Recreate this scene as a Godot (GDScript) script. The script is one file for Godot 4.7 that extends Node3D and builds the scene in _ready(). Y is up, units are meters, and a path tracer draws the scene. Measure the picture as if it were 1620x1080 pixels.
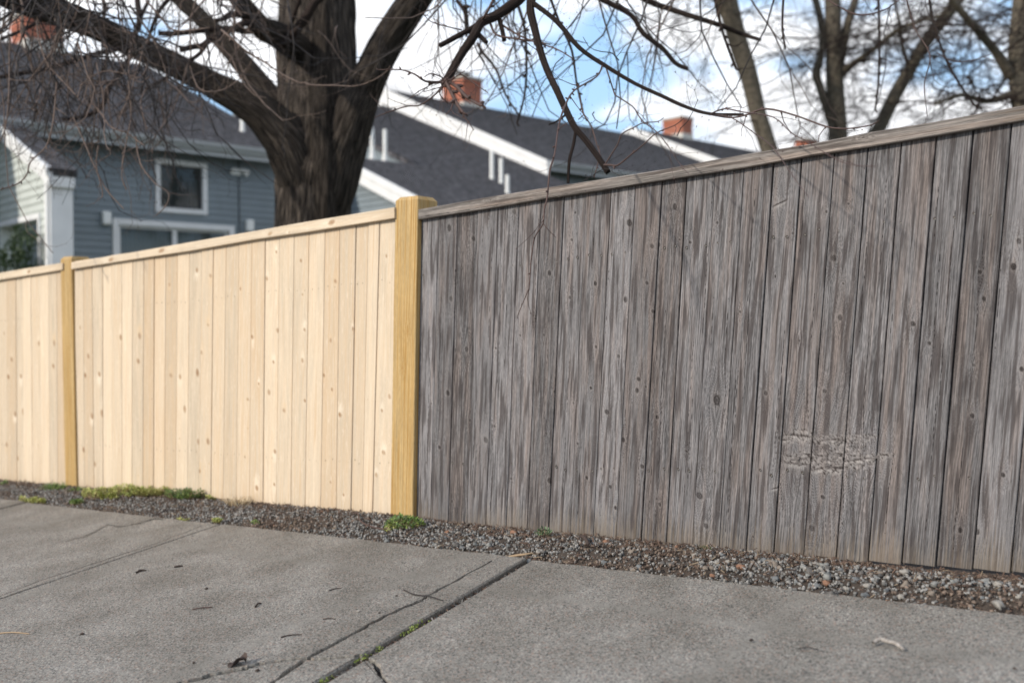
extends Node3D
# A weathered board fence meets a new one beside a pavement; bare trees and a row of townhouses behind. Metres, y up.
const FENCE_TURN := -0.652797     # fence frame: x along the fence to the right, y up, z out to the pavement
const UPHILL := 0.059             # the street rises to the right
const CROSS := -0.0774            # and falls towards the road
const ROW_TURN := 0.738610        # townhouse frame: x along the ridge, z out of the eaves side
const OLD_KNOTS := [[],
	[Vector4(55, 1214, 11.4, 0), Vector4(72, 552, 11.4, 0), Vector4(73, 931, 8.8, 0), Vector4(37, 329, 8.9, 0)],
	[Vector4(77, 1166, 11.2, 0), Vector4(61, 730, 10.0, 0), Vector4(88, 449, 6.2, 0)],
	[Vector4(52, 1227, 3.7, 0), Vector4(76, 367, 12.3, 0)],
	[Vector4(73, 1239, 9.6, 0), Vector4(15, 719, 4.9, 0), Vector4(24, 415, 6.1, 0)],
	[Vector4(89, 824, 4.7, 0), Vector4(29, 761, 4.8, 0), Vector4(15, 210, 4.8, 0)],
	[Vector4(48, 989, 8.2, 0), Vector4(88, 217, 11.7, 0), Vector4(92, 549, 7.0, 0), Vector4(65, 393, 5.9, 0)],
	[Vector4(41, 1098, 6.9, 0), Vector4(44, 888, 6.9, 0), Vector4(79, 502, 4.6, 0)],
	[Vector4(51, 925, 6.8, 0), Vector4(65, 698, 6.8, 0), Vector4(54, 549, 6.8, 0), Vector4(13, 343, 4.6, 0), Vector4(56, 222, 6.8, 0)],
	[Vector4(29, 462, 11.2, 0), Vector4(63, 662, 6.7, 0), Vector4(78, 862, 8.9, 0), Vector4(77, 1130, 13.2, 0), Vector4(58, 196, 7.8, 0), Vector4(83, 123, 6.7, 0)],
	[Vector4(61, 912, 7.6, 0), Vector4(88, 814, 7.6, 0), Vector4(71, 1038, 8.7, 0), Vector4(51, 578, 8.8, 0), Vector4(48, 538, 7.7, 0), Vector4(82, 274, 7.7, 0), Vector4(8, 361, 8.9, 0)],
	[Vector4(35, 443, 7.6, 0), Vector4(61, 142, 6.5, 0), Vector4(54, 1162, 8.6, 0), Vector4(4, 1036, 6.5, 0)],
	[Vector4(49, 331, 4.2, 0), Vector4(24, 1034, 6.3, 0), Vector4(54, 329, 4.2, 0)],
	[Vector4(53, 503, 14.5, 0), Vector4(15, 179, 14.7, 0), Vector4(44, 80, 10.5, 0)],
	[Vector4(20, 789, 4.1, 0)],
	[Vector4(32, 1127, 14.0, 1), Vector4(34, 896, 4.0, 0), Vector4(80, 1030, 4.0, 0), Vector4(30, 523, 8.0, 0), Vector4(22, 55, 4.1, 0), Vector4(90, 224, 12.0, 1), Vector4(82, 382, 4.0, 0)],
	[Vector4(81, 1087, 3.9, 0), Vector4(31, 689, 3.9, 0), Vector4(35, 382, 17.8, 3), Vector4(63, 398, 15.7, 3), Vector4(54, 313, 19.7, 3), Vector4(87, 328, 17.6, 3), Vector4(6, 374, 15.9, 1), Vector4(56, 392, 21.6, 1), Vector4(48, 303, 19.7, 1), Vector4(93, 327, 25.4, 1)],
	[Vector4(22, 933, 9.6, 0), Vector4(52, 752, 7.7, 0), Vector4(54, 855, 3.8, 0), Vector4(51, 1096, 3.8, 0), Vector4(25, 525, 7.8, 0), Vector4(92, 606, 4.8, 0), Vector4(43, 196, 7.8, 0), Vector4(19, 95, 9.8, 0), Vector4(27, 372, 17.5, 3), Vector4(81, 376, 17.3, 3), Vector4(31, 313, 25.2, 3), Vector4(70, 327, 25.0, 3), Vector4(52, 280, 13.5, 3), Vector4(14, 282, 11.7, 3), Vector4(59, 377, 15.4, 1), Vector4(94, 376, 23.0, 1), Vector4(35, 286, 17.5, 1), Vector4(89, 293, 26.8, 1)],
	[Vector4(12, 113, 3.8, 0), Vector4(28, 376, 17.1, 3), Vector4(68, 385, 9.4, 3), Vector4(19, 301, 22.9, 3), Vector4(7, 339, 19.1, 3), Vector4(60, 317, 17.0, 3), Vector4(31, 310, 17.1, 1), Vector4(78, 320, 13.2, 1)],
	[Vector4(72, 715, 8.3, 0), Vector4(8, 319, 13.1, 3), Vector4(32, 325, 9.3, 3), Vector4(21, 324, 11.2, 1)],
	[Vector4(27, 650, 5.5, 0)],
	[Vector4(48, 845, 5.3, 0), Vector4(62, 770, 6.2, 0), Vector4(52, 583, 5.3, 0), Vector4(59, 440, 6.2, 0), Vector4(54, 111, 7.1, 0)],
	[Vector4(35, 851, 8.7, 0), Vector4(42, 920, 6.9, 0), Vector4(75, 569, 6.9, 0), Vector4(54, 273, 6.1, 0), Vector4(4, 106, 8.8, 0)],
	[],
	[],
	[],
	[],
	[],
	[],
	[],
	[],
	[]]
const NEW_KNOTS := [[Vector4(56, 938, 10.1, 0), Vector4(86, 241, 18.4, 0)],
	[Vector4(16, 663, 16.5, 0), Vector4(49, 772, 15.7, 0), Vector4(79, 435, 15.8, 0)],
	[Vector4(9, 161, 17.6, 0), Vector4(58, 670, 18.0, 0), Vector4(84, 452, 18.5, 0)],
	[],
	[Vector4(83, 868, 13.8, 0)],
	[],
	[Vector4(61, 868, 15.6, 0), Vector4(50, 733, 16.5, 0)],
	[],
	[],
	[Vector4(30, 1122, 8.7, 0), Vector4(46, 653, 13.7, 0)],
	[Vector4(67, 480, 14.6, 0), Vector4(30, 644, 13.5, 0)],
	[Vector4(57, 1180, 11.5, 0), Vector4(70, 665, 15.7, 0), Vector4(83, 318, 11.7, 0)],
	[Vector4(74, 1144, 13.2, 0), Vector4(60, 901, 9.5, 0), Vector4(11, 763, 13.6, 0), Vector4(70, 320, 15.9, 0), Vector4(7, 166, 12.1, 0)],
	[],
	[],
	[Vector4(15, 1060, 7.1, 0), Vector4(58, 252, 7.3, 0), Vector4(75, 531, 9.0, 0)],
	[Vector4(12, 825, 12.1, 0), Vector4(59, 604, 6.8, 0), Vector4(52, 107, 13.0, 0)],
	[Vector4(70, 1217, 8.0, 0), Vector4(12, 1095, 10.1, 0), Vector4(85, 853, 12.9, 0), Vector4(60, 705, 9.6, 0), Vector4(33, 562, 12.1, 0), Vector4(77, 287, 11.7, 0), Vector4(76, 131, 9.3, 0)],
	[Vector4(44, 478, 11.0, 0)],
	[Vector4(45, 1160, 10.3, 0), Vector4(73, 847, 9.3, 0), Vector4(63, 707, 10.3, 0), Vector4(81, 525, 9.3, 0)],
	[],
	[Vector4(71, 1052, 11.2, 0), Vector4(47, 792, 7.6, 0), Vector4(8, 635, 9.8, 0), Vector4(59, 574, 8.0, 0), Vector4(58, 161, 7.0, 0)],
	[Vector4(85, 839, 7.6, 0), Vector4(18, 460, 11.5, 0), Vector4(47, 109, 7.4, 0)],
	[],
	[],
	[Vector4(17, 204, 9.6, 0), Vector4(39, 482, 7.6, 0), Vector4(75, 544, 8.8, 0), Vector4(44, 1135, 8.1, 0), Vector4(51, 304, 11.2, 0)],
	[],
	[],
	[Vector4(50, 200, 12.0, 0), Vector4(45, 420, 10.0, 0), Vector4(50, 880, 13.0, 0), Vector4(48, 1130, 14.0, 0)],
	[Vector4(60, 900, 5.0, 0)],
	[],
	[Vector4(60, 900, 5.0, 0)]]
const OLD_FOOT := [[0.034, -0.011, -0.03], [0.131, -0.027, -0.03], [0.227, -0.027, -0.03], [0.325, -0.027, -0.019], [0.424, -0.016, -0.011], [0.524, -0.008, -0.002], [0.625, 0.001, 0.002], [0.724, 0.005, 0.012], [0.823, 0.015, 0.024], [0.923, 0.026, 0.028], [1.02, 0.031, 0.035], [1.12, 0.038, 0.041], [1.22, 0.043, 0.046], [1.319, 0.049, 0.052], [1.418, 0.055, 0.058], [1.512, 0.06, 0.063], [1.607, 0.066, 0.067], [1.706, 0.069, 0.077], [1.809, 0.079, 0.086], [1.907, 0.088, 0.096], [2.004, 0.098, 0.105], [2.101, 0.107, 0.112], [2.2, 0.114, 0.119], [2.298, 0.12, 0.126], [2.395, 0.127, 0.127]]
const OLD_TOP := [Vector2(0.08, 1.25), Vector2(0.181, 1.255), Vector2(0.282, 1.262), Vector2(0.385, 1.268), Vector2(0.49, 1.278), Vector2(0.588, 1.281), Vector2(0.692, 1.288), Vector2(0.795, 1.29), Vector2(0.891, 1.294), Vector2(0.997, 1.303), Vector2(1.096, 1.306), Vector2(1.2, 1.313), Vector2(1.294, 1.319), Vector2(1.398, 1.326), Vector2(1.5, 1.33), Vector2(1.599, 1.335), Vector2(1.691, 1.34), Vector2(1.795, 1.349), Vector2(1.896, 1.353), Vector2(1.993, 1.359), Vector2(2.089, 1.367), Vector2(2.189, 1.374), Vector2(2.287, 1.379), Vector2(2.385, 1.385), Vector2(2.481, 1.391)]
const OLD_GAP := [0.0014, 0.0019, 0.0011, 0.0034, 0.0011, 0.0031, 0.0024, 0.0021, 0.0014, 0.0031, 0.0019, 0.0050, 0.0016, 0.0019, 0.0026, 0.0048, 0.0040, 0.0031, 0.0034, 0.0035, 0.0059, 0.0043, 0.0035, 0.0035]
const OLD_NAILS := [Vector3(0.098, 0.994, 0.0046), Vector3(0.154, 1.008, 0.0042), Vector3(0.199, 1.000, 0.0046), Vector3(0.247, 1.002, 0.0035), Vector3(0.304, 1.021, 0.0035), Vector3(0.353, 1.010, 0.0036), Vector3(0.394, 1.023, 0.0046), Vector3(0.441, 1.020, 0.0035), Vector3(0.505, 1.020, 0.0046), Vector3(0.559, 1.023, 0.0048), Vector3(0.596, 1.020, 0.0042), Vector3(0.642, 1.023, 0.0040), Vector3(0.705, 1.028, 0.0035), Vector3(0.762, 1.031, 0.0047), Vector3(0.812, 1.038, 0.0040), Vector3(0.853, 1.043, 0.0042), Vector3(0.904, 1.049, 0.0047), Vector3(0.955, 1.045, 0.0044), Vector3(1.001, 1.048, 0.0048), Vector3(1.056, 1.053, 0.0034), Vector3(1.105, 1.059, 0.0034), Vector3(1.160, 1.060, 0.0035), Vector3(1.210, 1.063, 0.0044), Vector3(1.252, 1.068, 0.0044), Vector3(1.294, 1.060, 0.0043), Vector3(1.365, 1.064, 0.0040), Vector3(1.409, 1.071, 0.0039), Vector3(1.454, 1.072, 0.0042), Vector3(1.504, 1.078, 0.0045), Vector3(1.548, 1.082, 0.0044), Vector3(1.600, 1.081, 0.0045), Vector3(1.645, 1.080, 0.0040), Vector3(1.703, 1.084, 0.0039), Vector3(1.748, 1.098, 0.0040), Vector3(1.809, 1.091, 0.0039), Vector3(1.856, 1.105, 0.0040), Vector3(1.896, 1.096, 0.0041), Vector3(1.945, 1.110, 0.0046), Vector3(1.993, 1.105, 0.0045), Vector3(2.050, 1.115, 0.0039), Vector3(2.088, 1.111, 0.0045), Vector3(2.141, 1.112, 0.0040), Vector3(2.193, 1.119, 0.0047), Vector3(2.237, 1.111, 0.0047), Vector3(2.301, 1.136, 0.0040), Vector3(2.351, 1.135, 0.0037), Vector3(2.396, 1.139, 0.0043), Vector3(2.439, 1.128, 0.0039), Vector3(0.060, 0.213, 0.0042), Vector3(0.111, 0.228, 0.0035), Vector3(0.172, 0.232, 0.0047), Vector3(0.221, 0.236, 0.0042), Vector3(0.252, 0.240, 0.0036), Vector3(0.308, 0.239, 0.0041), Vector3(0.360, 0.251, 0.0043), Vector3(0.408, 0.238, 0.0046), Vector3(0.461, 0.255, 0.0039), Vector3(0.505, 0.250, 0.0045), Vector3(0.555, 0.263, 0.0047), Vector3(0.619, 0.263, 0.0034), Vector3(0.665, 0.272, 0.0035), Vector3(0.708, 0.260, 0.0041), Vector3(0.761, 0.271, 0.0045), Vector3(0.801, 0.263, 0.0036), Vector3(0.853, 0.270, 0.0048), Vector3(0.919, 0.270, 0.0041), Vector3(0.958, 0.282, 0.0039), Vector3(1.013, 0.288, 0.0039), Vector3(1.054, 0.290, 0.0036), Vector3(1.111, 0.297, 0.0039), Vector3(1.151, 0.294, 0.0039), Vector3(1.212, 0.306, 0.0039), Vector3(1.266, 0.310, 0.0040), Vector3(1.307, 0.308, 0.0044), Vector3(1.358, 0.319, 0.0040), Vector3(1.404, 0.315, 0.0044), Vector3(1.450, 0.320, 0.0040), Vector3(1.514, 0.331, 0.0039), Vector3(1.561, 0.335, 0.0038), Vector3(1.599, 0.321, 0.0045), Vector3(1.653, 0.343, 0.0045), Vector3(1.702, 0.340, 0.0042), Vector3(1.742, 0.345, 0.0034), Vector3(1.794, 0.348, 0.0035), Vector3(1.842, 0.342, 0.0046), Vector3(1.893, 0.341, 0.0046), Vector3(1.942, 0.364, 0.0043), Vector3(2.004, 0.367, 0.0042), Vector3(2.050, 0.355, 0.0045), Vector3(2.095, 0.369, 0.0035), Vector3(2.149, 0.380, 0.0035), Vector3(2.189, 0.373, 0.0046), Vector3(2.236, 0.372, 0.0037), Vector3(2.293, 0.384, 0.0040), Vector3(2.337, 0.384, 0.0039), Vector3(2.386, 0.378, 0.0041)]
const RAIL_NAILS := [Vector2(0.224, 1.244), Vector2(0.441, 1.250), Vector2(0.640, 1.270), Vector2(0.909, 1.297), Vector2(1.053, 1.296), Vector2(1.556, 1.322), Vector2(1.942, 1.350), Vector2(2.249, 1.373)]
const NEW_FOOT := [Vector2(-2.608, -0.175), Vector2(-2.509, -0.17), Vector2(-2.408, -0.165), Vector2(-2.317, -0.16), Vector2(-2.22, -0.155), Vector2(-2.122, -0.15), Vector2(-2.028, -0.145), Vector2(-1.925, -0.14), Vector2(-1.825, -0.135), Vector2(-1.728, -0.13), Vector2(-1.627, -0.125), Vector2(-1.526, -0.12), Vector2(-1.429, -0.115), Vector2(-1.327, -0.109), Vector2(-1.23, -0.104), Vector2(-1.125, -0.099), Vector2(-1.024, -0.094), Vector2(-0.924, -0.089), Vector2(-0.826, -0.084), Vector2(-0.723, -0.078), Vector2(-0.624, -0.073), Vector2(-0.521, -0.068), Vector2(-0.419, -0.063), Vector2(-0.325, -0.058), Vector2(-0.254, -0.054), Vector2(-0.191, -0.051), Vector2(-0.081, -0.045)]
const NEW_TOP := [Vector2(-2.591, 1.141), Vector2(-2.497, 1.145), Vector2(-2.401, 1.149), Vector2(-2.296, 1.153), Vector2(-2.201, 1.16), Vector2(-2.101, 1.165), Vector2(-1.997, 1.168), Vector2(-1.89, 1.172), Vector2(-1.794, 1.178), Vector2(-1.694, 1.184), Vector2(-1.589, 1.19), Vector2(-1.486, 1.195), Vector2(-1.383, 1.2), Vector2(-1.288, 1.205), Vector2(-1.187, 1.21), Vector2(-1.087, 1.217), Vector2(-0.989, 1.221), Vector2(-0.892, 1.225), Vector2(-0.787, 1.23), Vector2(-0.686, 1.235), Vector2(-0.584, 1.241), Vector2(-0.479, 1.246), Vector2(-0.385, 1.252), Vector2(-0.282, 1.257), Vector2(-0.208, 1.261), Vector2(-0.138, 1.264), Vector2(-0.045, 1.267)]
const NEW_RAIL_LOW := [Vector2(-2.586, 1.094), Vector2(-2.006, 1.127), Vector2(-1.452, 1.155), Vector2(-0.954, 1.188), Vector2(-0.597, 1.204), Vector2(-0.272, 1.222), Vector2(-0.034, 1.235)]
const NEW_RAIL_HIGH := [Vector2(-2.585, 1.134), Vector2(-2.005, 1.165), Vector2(-1.451, 1.199), Vector2(-0.953, 1.228), Vector2(-0.597, 1.251), Vector2(-0.272, 1.268), Vector2(-0.034, 1.281)]
const NEW_NAILS := [Vector3(-2.563, 0.853, 0.0023), Vector3(-2.531, 0.858, 0.0023), Vector3(-2.473, 0.860, 0.0021), Vector3(-2.425, 0.866, 0.0019), Vector3(-2.386, 0.869, 0.0025), Vector3(-2.327, 0.864, 0.0023), Vector3(-2.284, 0.866, 0.0019), Vector3(-2.228, 0.866, 0.0020), Vector3(-2.177, 0.882, 0.0020), Vector3(-2.127, 0.873, 0.0024), Vector3(-2.079, 0.876, 0.0019), Vector3(-2.040, 0.879, 0.0021), Vector3(-1.985, 0.882, 0.0020), Vector3(-1.919, 0.878, 0.0025), Vector3(-1.875, 0.891, 0.0021), Vector3(-1.819, 0.894, 0.0022), Vector3(-1.777, 0.898, 0.0024), Vector3(-1.729, 0.898, 0.0025), Vector3(-1.677, 0.895, 0.0020), Vector3(-1.620, 0.902, 0.0025), Vector3(-1.565, 0.900, 0.0019), Vector3(-1.526, 0.899, 0.0023), Vector3(-1.463, 0.916, 0.0020), Vector3(-1.412, 0.907, 0.0021), Vector3(-1.366, 0.908, 0.0019), Vector3(-1.315, 0.911, 0.0020), Vector3(-1.271, 0.923, 0.0018), Vector3(-1.226, 0.919, 0.0021), Vector3(-1.178, 0.926, 0.0025), Vector3(-1.124, 0.925, 0.0019), Vector3(-1.076, 0.933, 0.0019), Vector3(-1.015, 0.937, 0.0019), Vector3(-0.965, 0.933, 0.0024), Vector3(-0.919, 0.932, 0.0023), Vector3(-0.871, 0.945, 0.0020), Vector3(-0.817, 0.948, 0.0023), Vector3(-0.771, 0.939, 0.0021), Vector3(-0.723, 0.949, 0.0023), Vector3(-0.668, 0.945, 0.0023), Vector3(-0.616, 0.945, 0.0024), Vector3(-0.564, 0.950, 0.0025), Vector3(-0.523, 0.953, 0.0023), Vector3(-0.463, 0.962, 0.0023), Vector3(-0.418, 0.958, 0.0019), Vector3(-0.376, 0.969, 0.0023), Vector3(-0.316, 0.970, 0.0020), Vector3(-0.277, 0.969, 0.0024), Vector3(-0.244, 0.971, 0.0020), Vector3(-0.198, 0.972, 0.0020), Vector3(-0.168, 0.975, 0.0024), Vector3(-0.129, 0.983, 0.0019), Vector3(-0.082, 0.971, 0.0019), Vector3(-2.576, 0.093, 0.0019), Vector3(-2.538, 0.089, 0.0023), Vector3(-2.476, 0.099, 0.0022), Vector3(-2.440, 0.093, 0.0019), Vector3(-2.384, 0.100, 0.0019), Vector3(-2.342, 0.104, 0.0018), Vector3(-2.284, 0.110, 0.0025), Vector3(-2.244, 0.105, 0.0022), Vector3(-2.190, 0.116, 0.0023), Vector3(-2.147, 0.114, 0.0021), Vector3(-2.093, 0.117, 0.0018), Vector3(-2.041, 0.116, 0.0021), Vector3(-1.996, 0.117, 0.0019), Vector3(-1.945, 0.110, 0.0022), Vector3(-1.891, 0.122, 0.0022), Vector3(-1.836, 0.129, 0.0019), Vector3(-1.790, 0.129, 0.0018), Vector3(-1.749, 0.123, 0.0018), Vector3(-1.696, 0.139, 0.0020), Vector3(-1.638, 0.135, 0.0019), Vector3(-1.587, 0.138, 0.0025), Vector3(-1.540, 0.141, 0.0020), Vector3(-1.488, 0.148, 0.0024), Vector3(-1.446, 0.146, 0.0021), Vector3(-1.404, 0.139, 0.0018), Vector3(-1.351, 0.141, 0.0022), Vector3(-1.292, 0.152, 0.0021), Vector3(-1.244, 0.148, 0.0021), Vector3(-1.191, 0.154, 0.0019), Vector3(-1.136, 0.159, 0.0021), Vector3(-1.096, 0.161, 0.0022), Vector3(-1.049, 0.153, 0.0019), Vector3(-0.988, 0.160, 0.0021), Vector3(-0.950, 0.161, 0.0019), Vector3(-0.896, 0.165, 0.0018), Vector3(-0.852, 0.165, 0.0021), Vector3(-0.803, 0.167, 0.0021), Vector3(-0.744, 0.178, 0.0018), Vector3(-0.694, 0.178, 0.0018), Vector3(-0.633, 0.175, 0.0019), Vector3(-0.592, 0.179, 0.0022), Vector3(-0.543, 0.179, 0.0018), Vector3(-0.484, 0.186, 0.0024), Vector3(-0.439, 0.197, 0.0020), Vector3(-0.394, 0.191, 0.0024), Vector3(-0.339, 0.192, 0.0019), Vector3(-0.296, 0.206, 0.0022), Vector3(-0.271, 0.191, 0.0019), Vector3(-0.234, 0.195, 0.0018), Vector3(-0.195, 0.209, 0.0019), Vector3(-0.145, 0.205, 0.0024), Vector3(-0.092, 0.212, 0.0018)]
const LEFT_FOOT := [Vector2(-5.325, -0.323), Vector2(-5.229, -0.317), Vector2(-5.134, -0.312), Vector2(-5.038, -0.306), Vector2(-4.943, -0.301), Vector2(-4.847, -0.295), Vector2(-4.752, -0.29), Vector2(-4.656, -0.284), Vector2(-4.561, -0.279), Vector2(-4.465, -0.273), Vector2(-4.37, -0.268), Vector2(-4.274, -0.262), Vector2(-4.179, -0.257), Vector2(-4.083, -0.251), Vector2(-3.988, -0.246), Vector2(-3.892, -0.24), Vector2(-3.797, -0.235), Vector2(-3.701, -0.229), Vector2(-3.606, -0.224), Vector2(-3.51, -0.218), Vector2(-3.415, -0.213), Vector2(-3.294, -0.21), Vector2(-3.207, -0.207), Vector2(-3.099, -0.204), Vector2(-3.001, -0.202), Vector2(-2.897, -0.199), Vector2(-2.802, -0.196), Vector2(-2.71, -0.194)]
const LEFT_TOP := [Vector2(-5.304, 0.992), Vector2(-5.208, 0.998), Vector2(-5.113, 1.003), Vector2(-5.017, 1.009), Vector2(-4.922, 1.014), Vector2(-4.826, 1.02), Vector2(-4.731, 1.025), Vector2(-4.635, 1.031), Vector2(-4.54, 1.036), Vector2(-4.444, 1.042), Vector2(-4.349, 1.047), Vector2(-4.253, 1.053), Vector2(-4.158, 1.058), Vector2(-4.062, 1.064), Vector2(-3.967, 1.069), Vector2(-3.871, 1.075), Vector2(-3.776, 1.08), Vector2(-3.68, 1.086), Vector2(-3.585, 1.091), Vector2(-3.489, 1.097), Vector2(-3.394, 1.102), Vector2(-3.274, 1.108), Vector2(-3.188, 1.113), Vector2(-3.088, 1.118), Vector2(-2.99, 1.123), Vector2(-2.879, 1.128), Vector2(-2.785, 1.133), Vector2(-2.7, 1.137)]
const LEFT_RAIL_LOW := [Vector2(-5.3, 0.947), Vector2(-2.683, 1.093)]
const LEFT_RAIL_HIGH := [Vector2(-5.3, 0.999), Vector2(-2.682, 1.133)]
const LEFT_NAILS := [Vector3(-5.290, 0.657, 0.0025), Vector3(-5.246, 0.652, 0.0024), Vector3(-5.198, 0.661, 0.0020), Vector3(-5.139, 0.670, 0.0019), Vector3(-5.090, 0.674, 0.0024), Vector3(-5.046, 0.677, 0.0021), Vector3(-5.001, 0.674, 0.0024), Vector3(-4.952, 0.674, 0.0019), Vector3(-4.900, 0.687, 0.0023), Vector3(-4.858, 0.685, 0.0019), Vector3(-4.805, 0.685, 0.0021), Vector3(-4.756, 0.695, 0.0019), Vector3(-4.718, 0.705, 0.0023), Vector3(-4.658, 0.706, 0.0021), Vector3(-4.610, 0.711, 0.0020), Vector3(-4.572, 0.700, 0.0021), Vector3(-4.513, 0.708, 0.0022), Vector3(-4.482, 0.708, 0.0023), Vector3(-4.431, 0.715, 0.0019), Vector3(-4.376, 0.723, 0.0018), Vector3(-4.336, 0.737, 0.0019), Vector3(-4.282, 0.728, 0.0024), Vector3(-4.233, 0.741, 0.0022), Vector3(-4.194, 0.732, 0.0018), Vector3(-4.134, 0.738, 0.0018), Vector3(-4.083, 0.739, 0.0024), Vector3(-4.052, 0.751, 0.0019), Vector3(-3.990, 0.753, 0.0023), Vector3(-3.944, 0.765, 0.0020), Vector3(-3.899, 0.758, 0.0019), Vector3(-3.847, 0.768, 0.0024), Vector3(-3.811, 0.767, 0.0021), Vector3(-3.753, 0.767, 0.0020), Vector3(-3.710, 0.767, 0.0022), Vector3(-3.658, 0.780, 0.0023), Vector3(-3.612, 0.776, 0.0020), Vector3(-3.557, 0.786, 0.0021), Vector3(-3.527, 0.784, 0.0019), Vector3(-3.463, 0.799, 0.0024), Vector3(-3.414, 0.797, 0.0025), Vector3(-3.369, 0.802, 0.0025), Vector3(-3.300, 0.810, 0.0021), Vector3(-3.253, 0.811, 0.0025), Vector3(-3.207, 0.809, 0.0025), Vector3(-3.174, 0.812, 0.0023), Vector3(-3.121, 0.819, 0.0023), Vector3(-3.076, 0.831, 0.0020), Vector3(-3.019, 0.825, 0.0023), Vector3(-2.961, 0.831, 0.0019), Vector3(-2.916, 0.833, 0.0018), Vector3(-2.867, 0.847, 0.0023), Vector3(-2.804, 0.851, 0.0024), Vector3(-2.770, 0.845, 0.0020), Vector3(-2.725, 0.851, 0.0022), Vector3(-5.301, -0.089, 0.0020), Vector3(-5.251, -0.088, 0.0024), Vector3(-5.206, -0.093, 0.0024), Vector3(-5.164, -0.094, 0.0022), Vector3(-5.106, -0.088, 0.0018), Vector3(-5.065, -0.078, 0.0021), Vector3(-5.002, -0.072, 0.0025), Vector3(-4.973, -0.081, 0.0018), Vector3(-4.917, -0.073, 0.0018), Vector3(-4.867, -0.077, 0.0020), Vector3(-4.825, -0.059, 0.0021), Vector3(-4.777, -0.072, 0.0021), Vector3(-4.722, -0.055, 0.0025), Vector3(-4.671, -0.062, 0.0019), Vector3(-4.624, -0.047, 0.0022), Vector3(-4.575, -0.051, 0.0020), Vector3(-4.540, -0.054, 0.0023), Vector3(-4.479, -0.040, 0.0021), Vector3(-4.435, -0.033, 0.0024), Vector3(-4.389, -0.041, 0.0022), Vector3(-4.349, -0.039, 0.0023), Vector3(-4.286, -0.033, 0.0021), Vector3(-4.250, -0.029, 0.0024), Vector3(-4.200, -0.020, 0.0019), Vector3(-4.155, -0.021, 0.0021), Vector3(-4.097, -0.017, 0.0025), Vector3(-4.054, -0.023, 0.0022), Vector3(-4.008, -0.016, 0.0020), Vector3(-3.957, -0.003, 0.0019), Vector3(-3.910, -0.012, 0.0022), Vector3(-3.858, 0.004, 0.0023), Vector3(-3.823, 0.003, 0.0019), Vector3(-3.772, 0.008, 0.0020), Vector3(-3.726, 0.010, 0.0025), Vector3(-3.678, 0.007, 0.0020), Vector3(-3.634, 0.005, 0.0025), Vector3(-3.587, 0.010, 0.0019), Vector3(-3.539, 0.015, 0.0023), Vector3(-3.477, 0.023, 0.0024), Vector3(-3.445, 0.017, 0.0025), Vector3(-3.392, 0.023, 0.0021), Vector3(-3.327, 0.028, 0.0018), Vector3(-3.274, 0.042, 0.0019), Vector3(-3.219, 0.029, 0.0025), Vector3(-3.174, 0.042, 0.0019), Vector3(-3.134, 0.044, 0.0019), Vector3(-3.079, 0.052, 0.0024), Vector3(-3.033, 0.054, 0.0022), Vector3(-2.976, 0.047, 0.0021), Vector3(-2.910, 0.050, 0.0019), Vector3(-2.877, 0.054, 0.0020), Vector3(-2.816, 0.053, 0.0019), Vector3(-2.769, 0.074, 0.0025), Vector3(-2.736, 0.063, 0.0025)]
const OLD_RAIL_LOW := [Vector2(0.089, 1.224), Vector2(0.416, 1.243), Vector2(0.688, 1.261), Vector2(0.965, 1.276), Vector2(1.212, 1.291), Vector2(1.507, 1.308), Vector2(1.721, 1.324), Vector2(1.9, 1.334), Vector2(2.094, 1.347), Vector2(2.318, 1.364), Vector2(2.439, 1.373)]
const OLD_RAIL_HIGH := [Vector2(0.089, 1.265), Vector2(0.416, 1.287), Vector2(0.688, 1.302), Vector2(0.964, 1.315), Vector2(1.212, 1.328), Vector2(1.507, 1.351), Vector2(1.721, 1.361), Vector2(1.899, 1.377), Vector2(2.093, 1.387), Vector2(2.318, 1.404), Vector2(2.438, 1.413)]
const CRACKS := [[Vector3(-1.25, 0.816, 0.0048), Vector3(-1.252, 0.764, 0.0096), Vector3(-1.236, 0.715, 0.0120), Vector3(-1.28, 0.64, 0.0120), Vector3(-1.355, 0.535, 0.0120), Vector3(-1.235, 0.536, 0.0132), Vector3(-1.216, 0.472, 0.0132), Vector3(-1.222, 0.378, 0.0144), Vector3(-1.15, 0.383, 0.0072)],
	[Vector3(0.72, 1.624, 0.0096), Vector3(0.727, 1.558, 0.0125), Vector3(0.751, 1.496, 0.0132), Vector3(0.795, 1.433, 0.0125), Vector3(0.809, 1.39, 0.0108), Vector3(0.862, 1.331, 0.0084), Vector3(0.91, 1.309, 0.0072), Vector3(0.959, 1.289, 0.0067), Vector3(0.981, 1.27, 0.0062), Vector3(1.027, 1.232, 0.0062)],
	[Vector3(1.042, 1.627, 0.0053), Vector3(0.944, 1.453, 0.0072), Vector3(0.905, 1.326, 0.0082), Vector3(0.873, 1.102, 0.0077), Vector3(0.856, 0.971, 0.0065), Vector3(0.862, 0.838, 0.0072), Vector3(0.85, 0.792, 0.0050), Vector3(0.826, 0.608, 0.0043), Vector3(0.803, 0.417, 0.0036)],
	[Vector3(1.006, 1.231, 0.0072), Vector3(1.07, 1.241, 0.0072), Vector3(1.117, 1.269, 0.0067), Vector3(1.15, 1.298, 0.0060), Vector3(1.223, 1.336, 0.0060), Vector3(1.332, 1.401, 0.0048)],
	[Vector3(-0.631, 1.427, 0.0019), Vector3(-0.705, 1.192, 0.0022), Vector3(-0.73, 0.93, 0.0022), Vector3(-0.758, 0.663, 0.0019), Vector3(-0.827, 0.408, 0.0014)]]
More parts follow.
